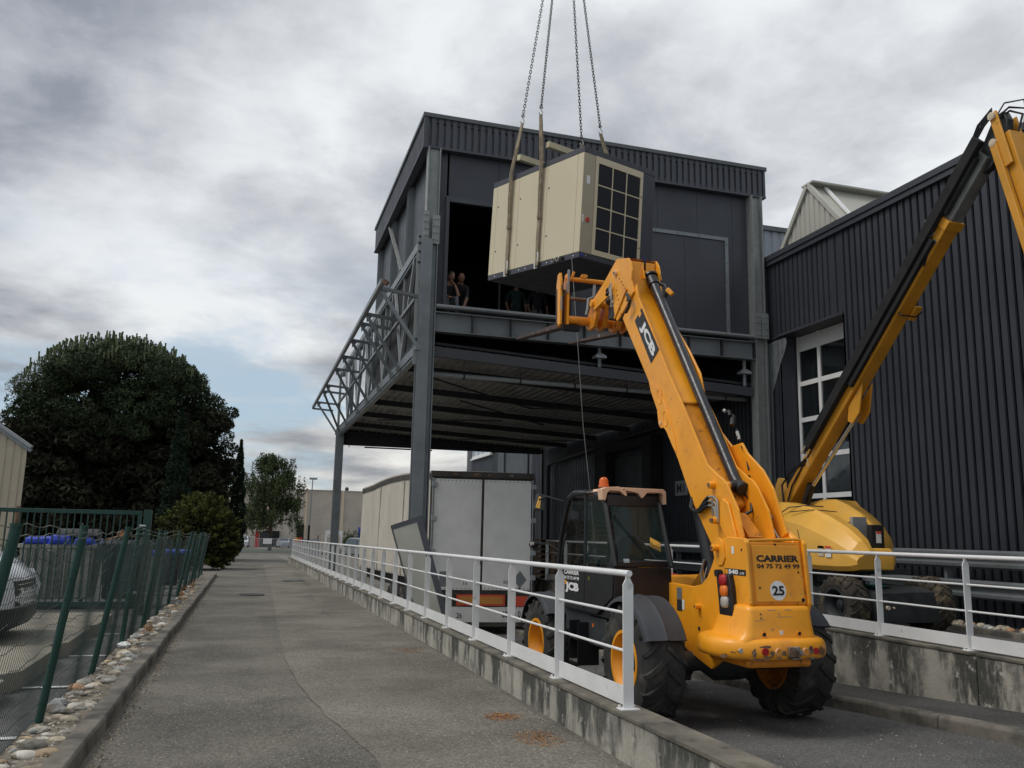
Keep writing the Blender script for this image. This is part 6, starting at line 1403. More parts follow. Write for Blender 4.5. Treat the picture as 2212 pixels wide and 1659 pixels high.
# fenders
def fender(cx0, cx1, cy, cz, Rr, a0, a1, label=None):
    b = MB(); n = 12; rings = []
    for i in range(n+1):
        a = R(a0+(a1-a0)*i/n); r_ = Rr*(1+(.10 if a1 > 180 and i > n*.8 else 0)); c_, s_ = math.cos(a), math.sin(a)
        ring = []
        for x, dr in ((cx0, -.045), (cx0+.012, -.005), (cx0+.05, .01), ((cx0+cx1)/2-.03, .012), ((cx0+cx1)/2, .026), ((cx0+cx1)/2+.03, .012), (cx1-.02, .01), (cx1, -.01), (cx1-.02, -.02), (cx0+.05, -.014)):
            ring.append((x, cy+(r_+dr)*c_, cz+(r_+dr)*s_))
        rings.append(ring)
    b.loft(rings); return b.build('fender', 'fender', th, ang=40)
fender(3.66, 4.10, 8.13, .365, .635, 50, 155); fender(3.68, 4.12, 10.92, .215, .635, 20, 140); fender(5.38, 5.80, 8.13, .335, .62, 60, 140); fender(5.40, 5.82, 10.92, .215, .635, 20, 140)

# ---- cab
cb_ = MB(); XL, XR = 3.80, 4.46
lside = [(8.56, 1.28), (8.83, 1.95), (8.93, 2.04), (9.2, 2.10), (9.75, 2.10), (9.93, 2.05), (10.02, 1.95), (10.22, 1.60), (10.31, 1.26), (10.30, .80), (10.10, .72), (9.05, .72), (8.60, .95)]
def bars(b, pts, w, h, uv=(1, 0, 0), close=False):
    for p, q in zip(pts, pts[1:]+(pts[:1] if close else [])): b.bar(p, q, w, h, uv)
for X in (XL, XR):
    b = MB(); b.tube([(X, y, z) for y, z in lside[:10]], .030, 8); b.build('cab_pillar', 'plast', th)
b = MB(); b.tube([(XL-.005, 9.43, .78), (XL-.005, 9.42, 1.3), (XL-.005, 9.40, 2.08)], .022, 8); b.build('door_pillar', 'plast', th); b = MB(); b.tube([(XR, 9.43, .78), (XR, 9.42, 2.08)], .022, 8); b.build('door_pillar', 'plast', th)
b = MB(); b.px([(8.60, 1.27), (8.62, .95), (9.05, .74), (10.1, .74), (10.28, .82), (10.29, 1.24), (9.42, 1.26)], XL-.015, XL+.02); dr = b.build('door_panel', 'plast', th, bevel=.01)
b = MB(); b.box(XL+.02, XR, 8.62, 10.28, .72, .80); b.box(XR-.03, XR+.02, 8.6, 10.28, .74, 1.26); b.box(XL, XR, 8.58, 8.62, .80, 1.27); b.box(XL, XR, 10.27, 10.31, .8, 1.1); b.build('cab_shell', 'plast', th, smooth=False)
def pane(nm, pts, m_='glass'): b = MB(); b.add(pts, [tuple(range(len(pts)))]); return b.build(nm, m_, th, smooth=False)
pane('rear_window', [(XL+.05, 8.575, 1.31), (XR-.03, 8.575, 1.31), (XR-.03, 8.60, 1.38), (XR-.05, 8.83, 1.93), (XL+.05, 8.83, 1.93)])
pane('side_glass', [(XL-.004, 8.63, 1.30), (XL-.004, 8.88, 1.93), (XL-.004, 8.98, 2.02), (XL-.004, 9.38, 2.05), (XL-.004, 9.40, 1.28)])
pane('door_glass', [(XL-.004, 9.45, 1.28), (XL-.004, 9.44, 2.05), (XL-.004, 9.88, 2.02), (XL-.004, 10.18, 1.56), (XL-.004, 10.27, 1.28)], 'glasso')
pane('side_glass', [(XR+.004, 8.63, 1.30), (XR+.004, 8.88, 1.93), (XR+.004, 9.9, 2.02), (XR+.004, 10.18, 1.56), (XR+.004, 10.27, 1.28)])
pane('windscreen', [(XL+.03, 10.30, 1.1), (XR-.03, 10.30, 1.1), (XR-.03, 10.22, 1.6), (XR-.03, 10.0, 1.98), (XL+.03, 10.0, 1.98), (XL+.03, 10.22, 1.6)])
# window border
b = MB(); b.box(XL+.02, XR-.02, 8.83, 8.90, 1.93, 2.06); b.build('rear_window_frame', 'plast', th, bevel=.01); b = MB(); b.bar((XL+.03, 8.60, 1.31), (XR-.02, 8.60, 1.31), .05, .07); b.build('rear_window_frame', 'plast', th, bevel=.01)
# sun-faded roof cap with rear visor lugs
b = MB(); b.loft([rg(XL-.01, XR+.03, 8.86, 9.75, 2.085, .10), rg(XL-.03, XR+.05, 8.84, 9.75, 2.10, .12), rg(XL+.0, XR+.02, 8.90, 9.70, 2.13, .12), rg(XL+.08, XR-.06, 9.0, 9.6, 2.138, .12)]); b.build('roof', 'jcbf', th, ang=50)
b = MB(); b.tube([(XL, 9.35, 2.10), (XL, 9.75, 2.115), (XL, 9.95, 2.06), (XL, 10.04, 1.95)], .034, 8); b.tube([(XL, 9.96, 2.06), (XR, 9.96, 2.06)], .04, 8); b.build('roof_front_rail', 'plast', th)
yb = 8.80
for poly in ([(3.74, 2.115), (3.80, 2.14), (3.95, 2.15), (4.02, 2.12), (4.05, 2.06), (4.03, 2.045), (3.99, 2.08), (3.96, 2.10), (3.84, 2.105), (3.81, 2.08), (3.785, 1.99), (3.755, 2.0)], [(3.99, 2.142), (4.50, 2.137), (4.53, 2.11), (4.535, 1.97), (4.50, 1.965), (4.495, 2.08), (4.46, 2.095), (4.30, 2.095), (4.245, 2.035), (4.225, 2.03), (4.19, 2.08), (4.10, 2.10), (3.99, 2.11)]):
    b = MB(); b.prism(poly, lambda x, z: (x, yb, z), lambda x, z: (x, yb+.13, z)); b.build('rear_visor', 'jcbf', th, bevel=.004)
b = MB(); b.box(3.85, 4.47, 8.87, 8.93, 1.955, 2.10); b.build('roof_lining', 'black', th)
# beacon
bc = MB(); bc.cyl((3.97, 9.28, 2.12), (3.97, 9.28, 2.165), .062, n=18); bk = bc.build('beacon_base', 'plast', th)
b = MB(); b.loft([[(3.97+r_*math.cos(a), 9.28+r_*math.sin(a), z) for a in [2*PI*i/18 for i in range(18)]] for z, r_ in ((2.165, .062), (2.19, .062), (2.195, .056), (2.24, .054), (2.265, .045), (2.28, .028), (2.285, .004))]); b.build('beacon_lens', 'beacon', bk)
b = MB(); b.box(3.945, 3.995, 9.26, 9.30, 2.18, 2.23); b.build('beacon_lamp', 'amber', bk)
# mirrors
for (p0, p1, p2, ln, m_) in (((3.80, 10.15, 2.02), (3.62, 10.28, 2.08), (3.52, 10.32, 2.04), .1, 'amber'), ((3.80, 10.25, 1.40), (3.66, 10.38, 1.50), (3.50, 10.45, 1.48), .05, 'chrome')):
    b = MB(); b.tube([p0, p1, p2], .012, 6); b.build('mirror_arm', 'plast', th)
b = MB(); b.loft([[(3.47, 10.34, 1.90), (3.60, 10.29, 1.90), (3.63, 10.29, 2.10), (3.52, 10.34, 2.12)], [(3.47, 10.42, 1.92), (3.58, 10.39, 1.92), (3.60, 10.39, 2.10), (3.51, 10.42, 2.11)]]); mr_ = b.build('mirror_head', 'plast', th, bevel=.012)
b = MB(); b.add([(3.480, 10.336, 1.94), (3.535, 10.315, 1.93), (3.550, 10.312, 2.075), (3.525, 10.330, 2.085)], [(0, 1, 2, 3)]); b.v = [(v[0], v[1]-.006, v[2]) for v in b.v]; b.build('mirror_glass', 'lift', mr_, smooth=False)
b = MB(); b.sph((3.50, 10.42, 1.48), .07, .05, .045, 12, 8); mr_ = b.build('mirror_head', 'plast', th)
b = MB(); b.cyl((3.44, 10.37, 1.485), (3.475, 10.372, 1.485), .022, n=10); b.build('mirror_glass', 'clear', mr_)
# wiper
b = MB(); b.bar((4.27, 8.53, 1.36), (4.06, 8.66, 1.66), .016, .012); b.bar((4.20, 8.57, 1.46), (3.88, 8.76, 1.86), .026, .016); b.build('wiper', 'plast', th)
# interior: seat, wheel, console; painted reflection on the rear window
b = MB(); b.loft([rg(3.98, 4.40, 9.2, 9.65, 1.0, .06), rg(3.96, 4.42, 9.18, 9.68, 1.12, .08), rg(3.98, 4.40, 9.2, 9.62, 1.16, .08)]); b.loft([rg(3.98, 4.40, 9.10, 9.22, 1.12, .04), rg(3.99, 4.39, 9.02, 9.14, 1.50, .04), rg(4.05, 4.33, 8.99, 9.09, 1.60, .04)]); b.build('seat', 'tdark', th)
b = MB(); b.lathe([(-.012, .15), (.012, .15), (.012, .175), (-.012, .175)], (4.2, 9.95, 1.33), 'Y', 24); b.tube([(4.2, 9.96, 1.33), (4.2, 10.15, 1.0)], .025, 8); b.build('steering_wheel', 'plast', th)
b = MB(); b.box(4.30, 4.43, 9.0, 9.9, .8, 1.22); b.box(3.9, 4.42, 10.1, 10.26, .8, 1.15); b.build('console', 'plast', th, bevel=.02)
b = MB(); b.add([(4.25, 8.66, 1.50), (4.38, 8.64, 1.44), (4.38, 8.66, 1.54), (4.27, 8.69, 1.60)], [(0, 1, 2, 3)]); b.build('yellow_reflection', 'lift', th, smooth=False)  # yellow patch on the glass, painted as a reflection
b = MB(); b.add([(3.90, 8.572, 1.325), (3.97, 8.572, 1.325), (3.97, 8.585, 1.365), (3.90, 8.585, 1.365)], [(0, 1, 2, 3)]); b.build('window_sticker', 'glassb', th, smooth=False)
b = MB(); b.tube([(XL-.03, 10.08, 1.25), (XL-.06, 10.05, 1.35), (XL-.05, 9.98, 1.55), (XL-.03, 9.98, 1.62)], .012, 8); b.build('grab_handle', 'plast', th)
# door lettering
XD = XL-.019
text('lettering', 'CARRIER', (XD, 9.82, 1.165), (0, -1, 0), (0, 0, 1), .052, 'decalw', th, w=.50, bold=.035)
text('lettering', '04 75 72 49 99', (XD, 9.82, 1.098), (0, -1, 0), (0, 0, 1), .040, 'decalw', th, w=.50, bold=.03)
text('lettering', 'JCB', (XD, 9.80, .985), (0, -1, 0), (0, 0, 1), .125, 'decalw', th, w=.44, bold=.06)
b = MB(); b.add([(XD, 10.05, 1.015), (XD, 9.99, 1.015), (XD, 9.99, 1.065), (XD, 10.05, 1.065)], [(0, 1, 2, 3)]); b.build('logo_square', 'jcb', th, smooth=False)
b = MB(); b.add([(XD, 9.30, 1.10), (XD, 9.24, 1.10), (XD, 9.24, 1.145), (XD, 9.30, 1.145)], [(0, 1, 2, 3)]); b.build('sticker', 'bush', th, smooth=False)
# tank, steps below the door
b = MB(); b.box(3.84, 4.2, 8.92, 9.42, .38, .70); b.build('battery_box', 'chassis', th, bevel=.015); b = MB(); b.cyl((3.835, 9.28, .60), (3.845, 9.28, .60), .022, n=12); b.build('side_reflector', 'amber', th)
b = MB(); b.box(3.72, 3.98, 9.45, 9.72, .42, .45); b.box(3.72, 3.98, 9.45, 9.72, .14, .17); b.box(3.72, 3.98, 9.44, 9.455, .14, .62); b.box(3.72, 3.98, 9.715, 9.73, .14, .62); b.build('step', 'plast', th); b = MB(); b.box(3.715, 3.9, 9.46, 9.71, .172, .185); b.build('step_tread', 'steelp', th)
b = MB(); b.box(3.85, 4.4, 9.4, 10.2, .45, .72); b.build('fuel_tank', 'chassis', th, bevel=.03)

# ---- boom
PL = [(10.04, 4.44), (9.28, 3.47), (9.24, 3.36), (9.06, 3.08), (8.79, 2.76), (8.57, 2.47), (8.28, 2.02), (7.96, 1.64), (7.72, 1.36), (7.50, 1.36), (7.36, 1.50), (7.28, 1.62), (7.36, 1.88), (7.54, 2.12), (7.62, 2.19), (7.72, 2.235), (7.93, 2.36), (8.08, 2.56), (8.34, 2.93), (8.75, 3.46), (9.20, 4.10), (9.56, 4.60), (9.62, 4.80)]
for x0, x1 in ((4.56, 4.585), (4.90, 4.925)):
    b = MB(); b.px(PL, x0, x1); b.build('boom_plate', 'jcb', th, bevel=.006, smooth=False)
ax = Vector((0, 10.0-7.75, 4.78-1.80)).normalized(); nb = Vector((0, -ax.z, ax.y))
def along(t, off, x): p = Vector((x, 7.75, 1.80))+ax*t+nb*off; return p
b = MB(); b.add([along(t, o, x) for t in (.1, 3.65) for o in (-.05, .10) for x in (4.60, 4.895)], [(0, 1, 3, 2), (4, 6, 7, 5), (0, 4, 5, 1), (2, 3, 7, 6), (0, 2, 6, 4), (1, 5, 7, 3)]); b.build('inner_boom', 'jcbd', th, bevel=.03, seg=3)
b = MB(); b.add([along(t, o, x) for t in (1.55, 3.6) for o in (.10, .135) for x in (4.60, 4.88)], [(0, 1, 3, 2), (4, 6, 7, 5), (0, 4, 5, 1), (2, 3, 7, 6), (0, 2, 6, 4), (1, 5, 7, 3)]); b.build('boom_top_cover', 'jcb', th, bevel=.02, seg=3)
# right-hand outer plate bulging behind the hose tube
b = MB(); b.px([(8.2, 2.60), (8.0, 2.62), (7.9, 2.50), (7.62, 2.30), (7.45, 2.10), (7.25, 1.66), (7.6, 1.45), (8.3, 2.1), (9.3, 3.5)], 5.02, 5.05); b.build('boom_plate', 'jcb', th, bevel=.006, smooth=False)
b = MB(); b.px([(8.62, 3.24), (8.70, 3.50), (8.95, 3.82), (9.30, 4.20), (9.5, 4.3), (8.8, 3.3)], 4.93, 4.96); b.build('hose_guard', 'jcb', th, bevel=.01)
# raised plates and dimples on the left face
b = MB(); b.prism([(9.25, 3.44), (9.02, 3.36), (8.82, 3.10), (8.62, 2.72), (8.585, 2.53), (8.66, 2.60), (8.80, 2.78), (9.05, 3.09), (9.22, 3.35)], lambda y, z: (4.552, y, z), lambda y, z: (4.56, y, z)); b.build('reinforcing_plate', 'jcb', th, bevel=.003)
for (y, z) in ((8.98, 3.24), (8.83, 2.96)):
    b = MB(); b.lathe([(0, .062), (-.007, .067), (-.007, .074), (0, .078)], (0, 0, 0), 'X', 24); b.v = [(4.552+v[0], y+v[1]*.75+v[2]*.25, z+v[2]*1.25) for v in b.v]; b.build('pressed_ring', 'jcb', th)
b = MB(); b.px([(9.06, 3.08), (9.03, 2.92), (8.98, 2.86), (8.90, 2.86), (8.82, 2.80)], 4.558, 4.583); b.build('ear_plate', 'jcb', th, bevel=.004); b = MB(); b.cyl((4.548, 8.97, 2.92), (4.56, 8.97, 2.92), .022, n=12); b.build('ear_boss', 'jcbf', th)
# hose tube with end collars
b = MB(); b.tube([(4.86, 7.80, 2.13), (4.86, 7.90, 2.24), (4.86, 9.72, 4.86), (4.86, 9.76, 4.92)], .062, 16); b.build('hose_tube', 'hose', th)
b = MB(); b.cyl((4.86, 9.70, 4.83), (4.86, 9.78, 4.945), .078, n=16); b.cyl((4.86, 9.80, 4.965), (4.86, 9.815, 4.99), .10, n=16); b.build('tube_collar', 'plast', th); b = MB(); b.cyl((4.86, 9.80, 4.97), (4.86, 9.88, 5.08), .035, n=14); b.build('rod', 'chrome', th)
b = MB(); b.box(4.75, 4.80, 9.80, 9.98, 5.04, 5.20); b.box(4.92, 4.97, 9.80, 9.98, 5.0, 5.16); b.box(4.81, 4.91, 9.88, 10.0, 5.04, 5.20); b.build('hose_clamp', 'plast', th, bevel=.012)
b = MB(); b.cyl((4.78, 9.95, 5.17), (4.95, 9.95, 5.17), .05, n=14); b.px([(9.72, 4.92), (9.80, 5.13), (9.95, 5.22), (10.02, 5.15), (9.9, 4.95)], 4.735, 4.75); b.px([(9.72, 4.92), (9.80, 5.13), (9.95, 5.22), (10.02, 5.15), (9.9, 4.95)], 4.97, 4.985); b.build('hose_bracket', 'jcb', th, bevel=.008)
b = MB(); b.cyl((4.86, 7.72, 2.10), (4.86, 7.86, 2.16), .075, n=14); b.cyl((4.74, 7.80, 2.14), (4.98, 7.80, 2.14), .055, n=14); b.build('tube_foot', 'plast', th, bevel=.01)
b = MB(); b.cyl((4.50, 7.80, 2.14), (4.60, 7.80, 2.14), .038, n=14); b.cyl((4.60, 7.80, 2.14), (4.74, 7.80, 2.14), .045, n=14); b.build('cross_pin', 'jcb', th, bevel=.006); b = MB(); b.cyl((4.98, 7.80, 2.14), (5.10, 7.80, 2.14), .045, n=14); b.build('cross_pin', 'jcb', th, bevel=.006)
b = MB(); b.cyl((4.492, 7.80, 2.14), (4.502, 7.80, 2.14), .022, n=10); b.build('pin_bolt', 'rusty', th)
b = MB(); b.cyl((4.47, 7.70, 1.78), (4.56, 7.70, 1.78), .035, n=12); b.build('pin', 'jcb', th); b = MB(); b.box(4.455, 4.47, 7.675, 7.725, 1.76, 1.80); b.build('pin_bolt', 'rusty', th)
b = MB(); b.px([(7.60, 2.0), (7.5, 1.95), (7.38, 1.66), (7.34, 1.58), (7.55, 1.60), (7.72, 1.80), (7.70, 1.92)], 4.535, 4.56); b.build('knee_plate', 'jcb', th, bevel=.01)
# head piece
HD = [(10.17, 5.30), (9.80, 5.20), (9.72, 5.10), (9.69, 5.0), (9.715, 4.87), (9.64, 4.70), (9.9, 4.55), (10.16, 4.43), (10.23, 4.50), (10.28, 4.66), (10.29, 4.83), (10.45, 4.86), (10.96, 4.78), (11.06, 4.84), (11.03, 4.94), (10.60, 5.10)]
for x0, x1 in ((4.535, 4.56), (4.93, 4.955)):
    b = MB(); b.px(HD, x0, x1); b.build('head_plate', 'jcb', th, bevel=.006, smooth=False)
b = MB(); b.box(4.56, 4.93, 9.80, 10.16, 4.55, 5.17); b.add([(4.56, 10.17, 5.29), (4.93, 10.17, 5.29), (4.93, 9.80, 5.20), (4.56, 9.80, 5.20)], [(0, 1, 2, 3)]); b.build('head_box', 'jcb', th, bevel=.02)
b = MB(); b.cyl((4.50, 10.18, 5.10), (4.56, 10.18, 5.10), .038, n=14); b.build('head_pin', 'jcbf', th); b = MB(); b.cyl((4.493, 10.18, 5.10), (4.503, 10.18, 5.10), .02, n=6); b.build('pin_bolt', 'rusty', th)
for k in range(6): 
    b = MB(); b.cyl((4.528, 10.08-.062*k, 5.0-.062*k), (4.536, 10.08-.062*k, 5.0-.062*k), .010, n=8); b.cyl((4.528, 10.17-.028*k, 4.86-.072*k), (4.536, 10.17-.028*k, 4.86-.072*k), .010, n=8); b.build('rivet', 'rusty', th)
b = MB(); b.bar((4.53, 10.22, 4.48), (4.53, 9.83, 4.79), .02, .03, (1, 0, 0)); b.build('weld_strip', 'jcb', th)
b = MB(); b.tube([(4.50, 10.36, 4.93), (4.49, 10.26, 4.985), (4.49, 10.25, 4.82), (4.50, 10.27, 4.74)], .011, 6); b.tube([(4.50, 10.38, 4.88), (4.49, 10.30, 4.92), (4.49, 10.29, 4.80)], .011, 6); b.build('hose_pipes', 'steelp', th)
b = MB(); b.cyl((4.50, 10.37, 4.935), (4.50, 10.42, 4.91), .022, n=8); b.cyl((4.50, 10.38, 4.885), (4.50, 10.43, 4.86), .022, n=8); b.build('hose_coupling', 'plast', th)
b = MB(); b.tube([(4.50, 9.78, 4.70), (4.49, 9.72, 4.66), (4.49, 9.65, 4.58), (4.49, 9.70, 4.50), (4.50, 9.80, 4.46)], .022, 8); b.tube([(4.53, 9.80, 4.69), (4.50, 9.76, 4.60)], .012, 6); b.build('broken_work_lamp', 'plast', th)
b = MB(); b.bar((4.95, 9.52, 4.74), (5.0, 9.47, 4.66), .06, .06); b.build('side_bracket', 'jcb', th, bevel=.01)
b = MB(); b.tube([(4.93, 9.70, 4.86), (4.96, 9.60, 4.82), (4.96, 9.55, 4.70), (4.94, 9.60, 4.60)], .018, 6); b.build('side_hose', 'plast', th)
# JCB decal
Q = [(9.455, 4.44), (9.655, 4.315), (9.205, 3.68), (8.985, 3.81)]
b = MB(); b.add([(4.555, *q) for q in Q], [(0, 1, 2, 3)]); b.build('boom_decal', 'decalk', th, smooth=False)
dd = Vector((0, 9.095-9.555, 3.745-4.378)).normalized(); uu = Vector((0, -.845, .535)); uu = (uu-dd*uu.dot(dd)).normalized()
text('lettering', 'JCB', (4.553, 9.285, 4.00), dd, uu, .165, 'decalw', th, w=.58, bold=.05)
b = MB(); c_ = Vector((4.553, 9.505, 4.375)); b.add([c_+dd*a+uu*c for a, c in ((-.04, -.035), (.04, -.035), (.04, .035), (-.04, .035))], [(0, 1, 2, 3)]); b.build('logo_square', 'jcb', th, smooth=False)
# lift cylinder under the boom
b = MB(); b.cyl((4.66, 8.78, 2.80), (4.66, 8.26, 1.98), .032, n=14); b.build('lift_rod', 'chrome', th)
b = MB(); b.cyl((4.66, 8.28, 2.02), (4.66, 7.98, 1.10), .088, n=18); b.cyl((4.66, 8.295, 2.06), (4.66, 8.27, 2.0), .095, n=18); b.build('lift_cylinder', 'plast', th)
b = MB(); b.tube([(4.56, 8.02, 1.38), (4.55, 8.07, 1.25), (4.56, 8.06, 1.12)], .014, 6); b.tube([(4.58, 8.0, 1.3), (4.56, 8.02, 1.2), (4.57, 8.03, 1.1)], .010, 6); b.build('cylinder_pipes', 'steelp', th)
# black hoses looping over the left plate with plated elbows
for k, (dz, dy) in enumerate(((0, 0), (-.045, .01), (-.09, .02))):
    b = MB(); b.tube([(4.57, 8.27-dy, 2.03+dz*.4), (4.53, 8.24-dy, 1.93+dz*.2), (4.52, 8.14-dy, 1.88+dz*.1), (4.52, 8.03-dy, 1.90+dz*.3), (4.52, 7.92, 1.98+dz*.7), (4.52, 7.84, 2.02+dz)], .018, 8); b.build('hydraulic_hose', 'plast', th)
    b = MB(); b.tube([(4.52, 7.84, 2.02+dz), (4.52, 7.74+.01*k, 2.02+dz), (4.52, 7.68+.02*k, 1.99+dz), (4.52, 7.665+.02*k, 1.93+dz), (4.525, 7.67+.015*k, 1.76)], .013, 8); b.build('steel_elbow', 'steelp', th)
b = MB(); b.box(4.505, 4.512, 7.735, 7.76, 1.82, 2.01); b.build('pipe_clamp', 'steelp', th)
# fittings inside the boom trough
b = MB(); b.tube([(4.90, 7.78, 2.08), (4.92, 7.68, 1.98), (4.88, 7.62, 1.88), (4.78, 7.66, 1.82)], .017, 8); b.build('hydraulic_hose', 'plast', th)
b = MB(); b.tube([(4.93, 7.82, 2.18), (4.95, 7.64, 1.98), (4.97, 7.5, 1.82)], .019, 8); b.build('hydraulic_hose', 'plast', th)
b = MB(); b.tube([(4.95, 7.54, 1.86), (4.98, 7.44, 1.74), (5.0, 7.34, 1.60)], .014, 8); b.tube([(5.01, 7.52, 1.86), (5.045, 7.42, 1.76), (5.04, 7.33, 1.60)], .014, 8); b.cyl((4.93, 7.57, 1.89), (4.955, 7.52, 1.84), .022, n=8); b.build('steel_pipes', 'steelp', th)
b = MB(); b.loft([[(4.66, 7.55, 1.84), (4.78, 7.55, 1.84), (4.78, 7.60, 1.86), (4.66, 7.60, 1.86)], [(4.68, 7.36, 1.62), (4.84, 7.36, 1.62), (4.84, 7.4, 1.62), (4.68, 7.4, 1.62)]]); b.build('trough_plate', 'jcbd', th)
b = MB(); b.cyl((4.99, 8.12, 2.82), (5.03, 8.16, 2.93), .030, n=10); b.cyl((4.985, 8.15, 2.93), (5.0, 8.20, 2.99), .02, n=8); b.cyl((5.02, 8.06, 2.68), (5.03, 8.10, 2.78), .012, n=8); b.build('valve', 'plast', th); b = MB(); b.cyl((5.03, 8.05, 2.66), (5.03, 8.09, 2.75), .02, n=8); b.cyl((4.97, 8.22, 2.985), (4.96, 8.24, 3.0), .022, n=8); b.build('valve_fitting', 'steelp', th)
b = MB(); b.tube([(5.03, 8.0, 2.58), (5.04, 7.93, 2.45), (5.02, 7.86, 2.32)], .016, 6); b.bar((4.94, 7.88, 2.20), (5.06, 7.84, 2.20), .07, .03); b.cyl((5.0, 7.86, 2.2), (5.0, 7.86, 2.26), .025, n=8); b.build('valve_bracket', 'plast', th)
b = MB(); b.tube([(5.08, 7.12, 1.60), (5.065, 7.13, 1.70)], .004, 4); b.build('antenna_stub', 'plast', th)
b = MB(); b.loft([[(5.02, 7.6, 1.55), (5.12, 7.6, 1.55), (5.10, 7.55, 1.86), (5.06, 7.55, 1.86)], [(5.02, 7.15, 1.50), (5.14, 7.15, 1.50), (5.12, 7.2, 1.62), (5.06, 7.2, 1.62)]]); b.build('tower_plate', 'jcb', th, bevel=.01)

# ---- carriage and forks
yc = 11.25; kc = (yc-11.2)
def arm(poly, x0, x1, m_='jcb', nm='carriage_arm'): b = MB(); b.px(poly, x0, x1); return b.build(nm, m_, th, bevel=.006, smooth=False)
cl_ = [(yc-.05, 4.60), (yc+.05, 4.56), (yc+.12, 4.62), (yc+.10, 5.22), (yc+.05, 5.36), (yc-.03, 5.37), (yc-.07, 5.25)]
for x0, x1 in ((4.10, 4.135), (4.21, 4.245), (5.46, 5.50), (5.56, 5.60)): arm(cl_, x0, x1)
b = MB(); b.cyl((4.24, yc, 4.68), (5.46, yc, 4.68), .065, n=18); b.build('lower_shaft', 'jcbd', th)
b = MB(); b.cyl((4.2, yc, 5.30), (5.5, yc, 5.30), .034, n=14); b.build('upper_shaft', 'jcbd', th)
b = MB(); b.cyl((4.24, yc+.12, 5.04), (5.46, yc+.12, 5.04), .028, n=12); b.build('screw_shaft', 'rusty', th)
for x in (4.30, 4.44, 4.47, 4.50): b = MB(); b.bar((x, yc-.02, 5.33), (x+.03, yc-.02, 5.38+.03*(x < 4.4)), .035, .03, (0, 1, 0)); b.build('cam_lug', 'jcbd', th, bevel=.004)
b = MB(); b.bar((4.215, yc-.06, 5.06), (4.235, yc-.06, 5.42), .03, .03, (0, 1, 0)); b.build('lock_lever', 'galvp', th)
b = MB(); b.tube([(4.13, yc-.07, 5.17), (4.12, yc-.10, 5.11), (4.16, yc-.10, 5.08), (4.15, yc-.09, 5.0)], .012, 6); b.build('hose_clip', 'trailk', th)
b = MB(); b.add([(4.104, yc-.071, 4.80), (4.13, yc-.071, 4.80), (4.13, yc-.071, 5.0), (4.104, yc-.071, 5.0)], [(0, 1, 2, 3)]); b.build('sticker', 'clear', th, smooth=False)
for (x0, x1) in ((4.56, 4.62), (4.70, 4.76), (4.92, 4.98), (5.06, 5.10)):
    arm([(yc+.08, 4.60), (yc-.02, 4.54), (yc-.22, 4.56), (yc-.30, 4.72), (yc-.30, 4.95), (yc-.20, 4.99), (yc-.12, 4.92), (yc+.02, 4.76), (yc+.08, 4.72)], x0, x1, 'jcbd', 'hitch_plate')
b = MB(); b.cyl((4.50, 11.0, 4.89), (5.10, 11.0, 4.89), .055, n=16); b.build('tilt_pin', 'jcb', th, bevel=.006)
b = MB(); b.cyl((4.72, 10.85, 4.90), (4.72, 10.30, 4.80), .06, n=12); b.cyl((4.86, 10.8, 4.72), (4.86, 10.3, 4.58), .05, n=12); b.box(4.64, 4.92, 10.30, 10.7, 4.58, 4.78); b.build('tilt_cylinder', 'chassis', th, bevel=.01)
b = MB(); b.box(4.58, 4.70, 10.38, 10.50, 4.70, 4.80); b.cyl((4.56, 10.4, 4.75), (4.62, 10.4, 4.75), .03, n=8); b.build('valve_block', 'steelp', th, bevel=.008)
b = MB(); b.tube([(4.60, 10.42, 4.68), (4.58, 10.36, 4.58), (4.60, 10.22, 4.52), (4.62, 10.12, 4.56)], .013, 6); b.build('hydraulic_hose', 'plast', th)
b = MB(); b.tube([(4.44, yc-.22, 4.72), (4.47, yc-.20, 4.82), (4.50, yc-.15, 4.98), (4.58, yc-.12, 5.02)], .018, 6); b.bar((4.60, yc-.12, 5.02), (4.62, yc-.1, 5.22), .035, .02, (0, 1, 0)); b.build('locking_handle', 'galvp', th)
fd = Vector((.035, .98, .125)).normalized()
for hx in (4.17, 5.12):
    h0 = Vector((hx, yc+.02, 4.62)); b = MB(); n_ = 6; rings = []
    for k in range(n_+1):
        t = 2.35*k/n_; p = h0+fd*t; w_ = .075*(1-.18*max(0, (k-4)/2)); hh = .030*(1-.8*k/n_)+.006
        rings.append([p+Vector((-w_, 0, 0)), p+Vector((w_, 0, 0)), p+Vector((w_, 0, -2*hh)), p+Vector((-w_, 0, -2*hh))])
    b.loft(rings); fk = b.build('fork', 'fork', th, smooth=False)
    b = MB(); b.box(hx-.075, hx+.075, yc+.05, yc+.11, 4.58, 5.15); b.build('fork_shank', 'fork', fk, bevel=.008)
    b = MB(); b.box(hx+.02, hx+.24, yc-.06, yc+.04, 4.52, 4.60); b.build('fork_hanger', 'black', fk)

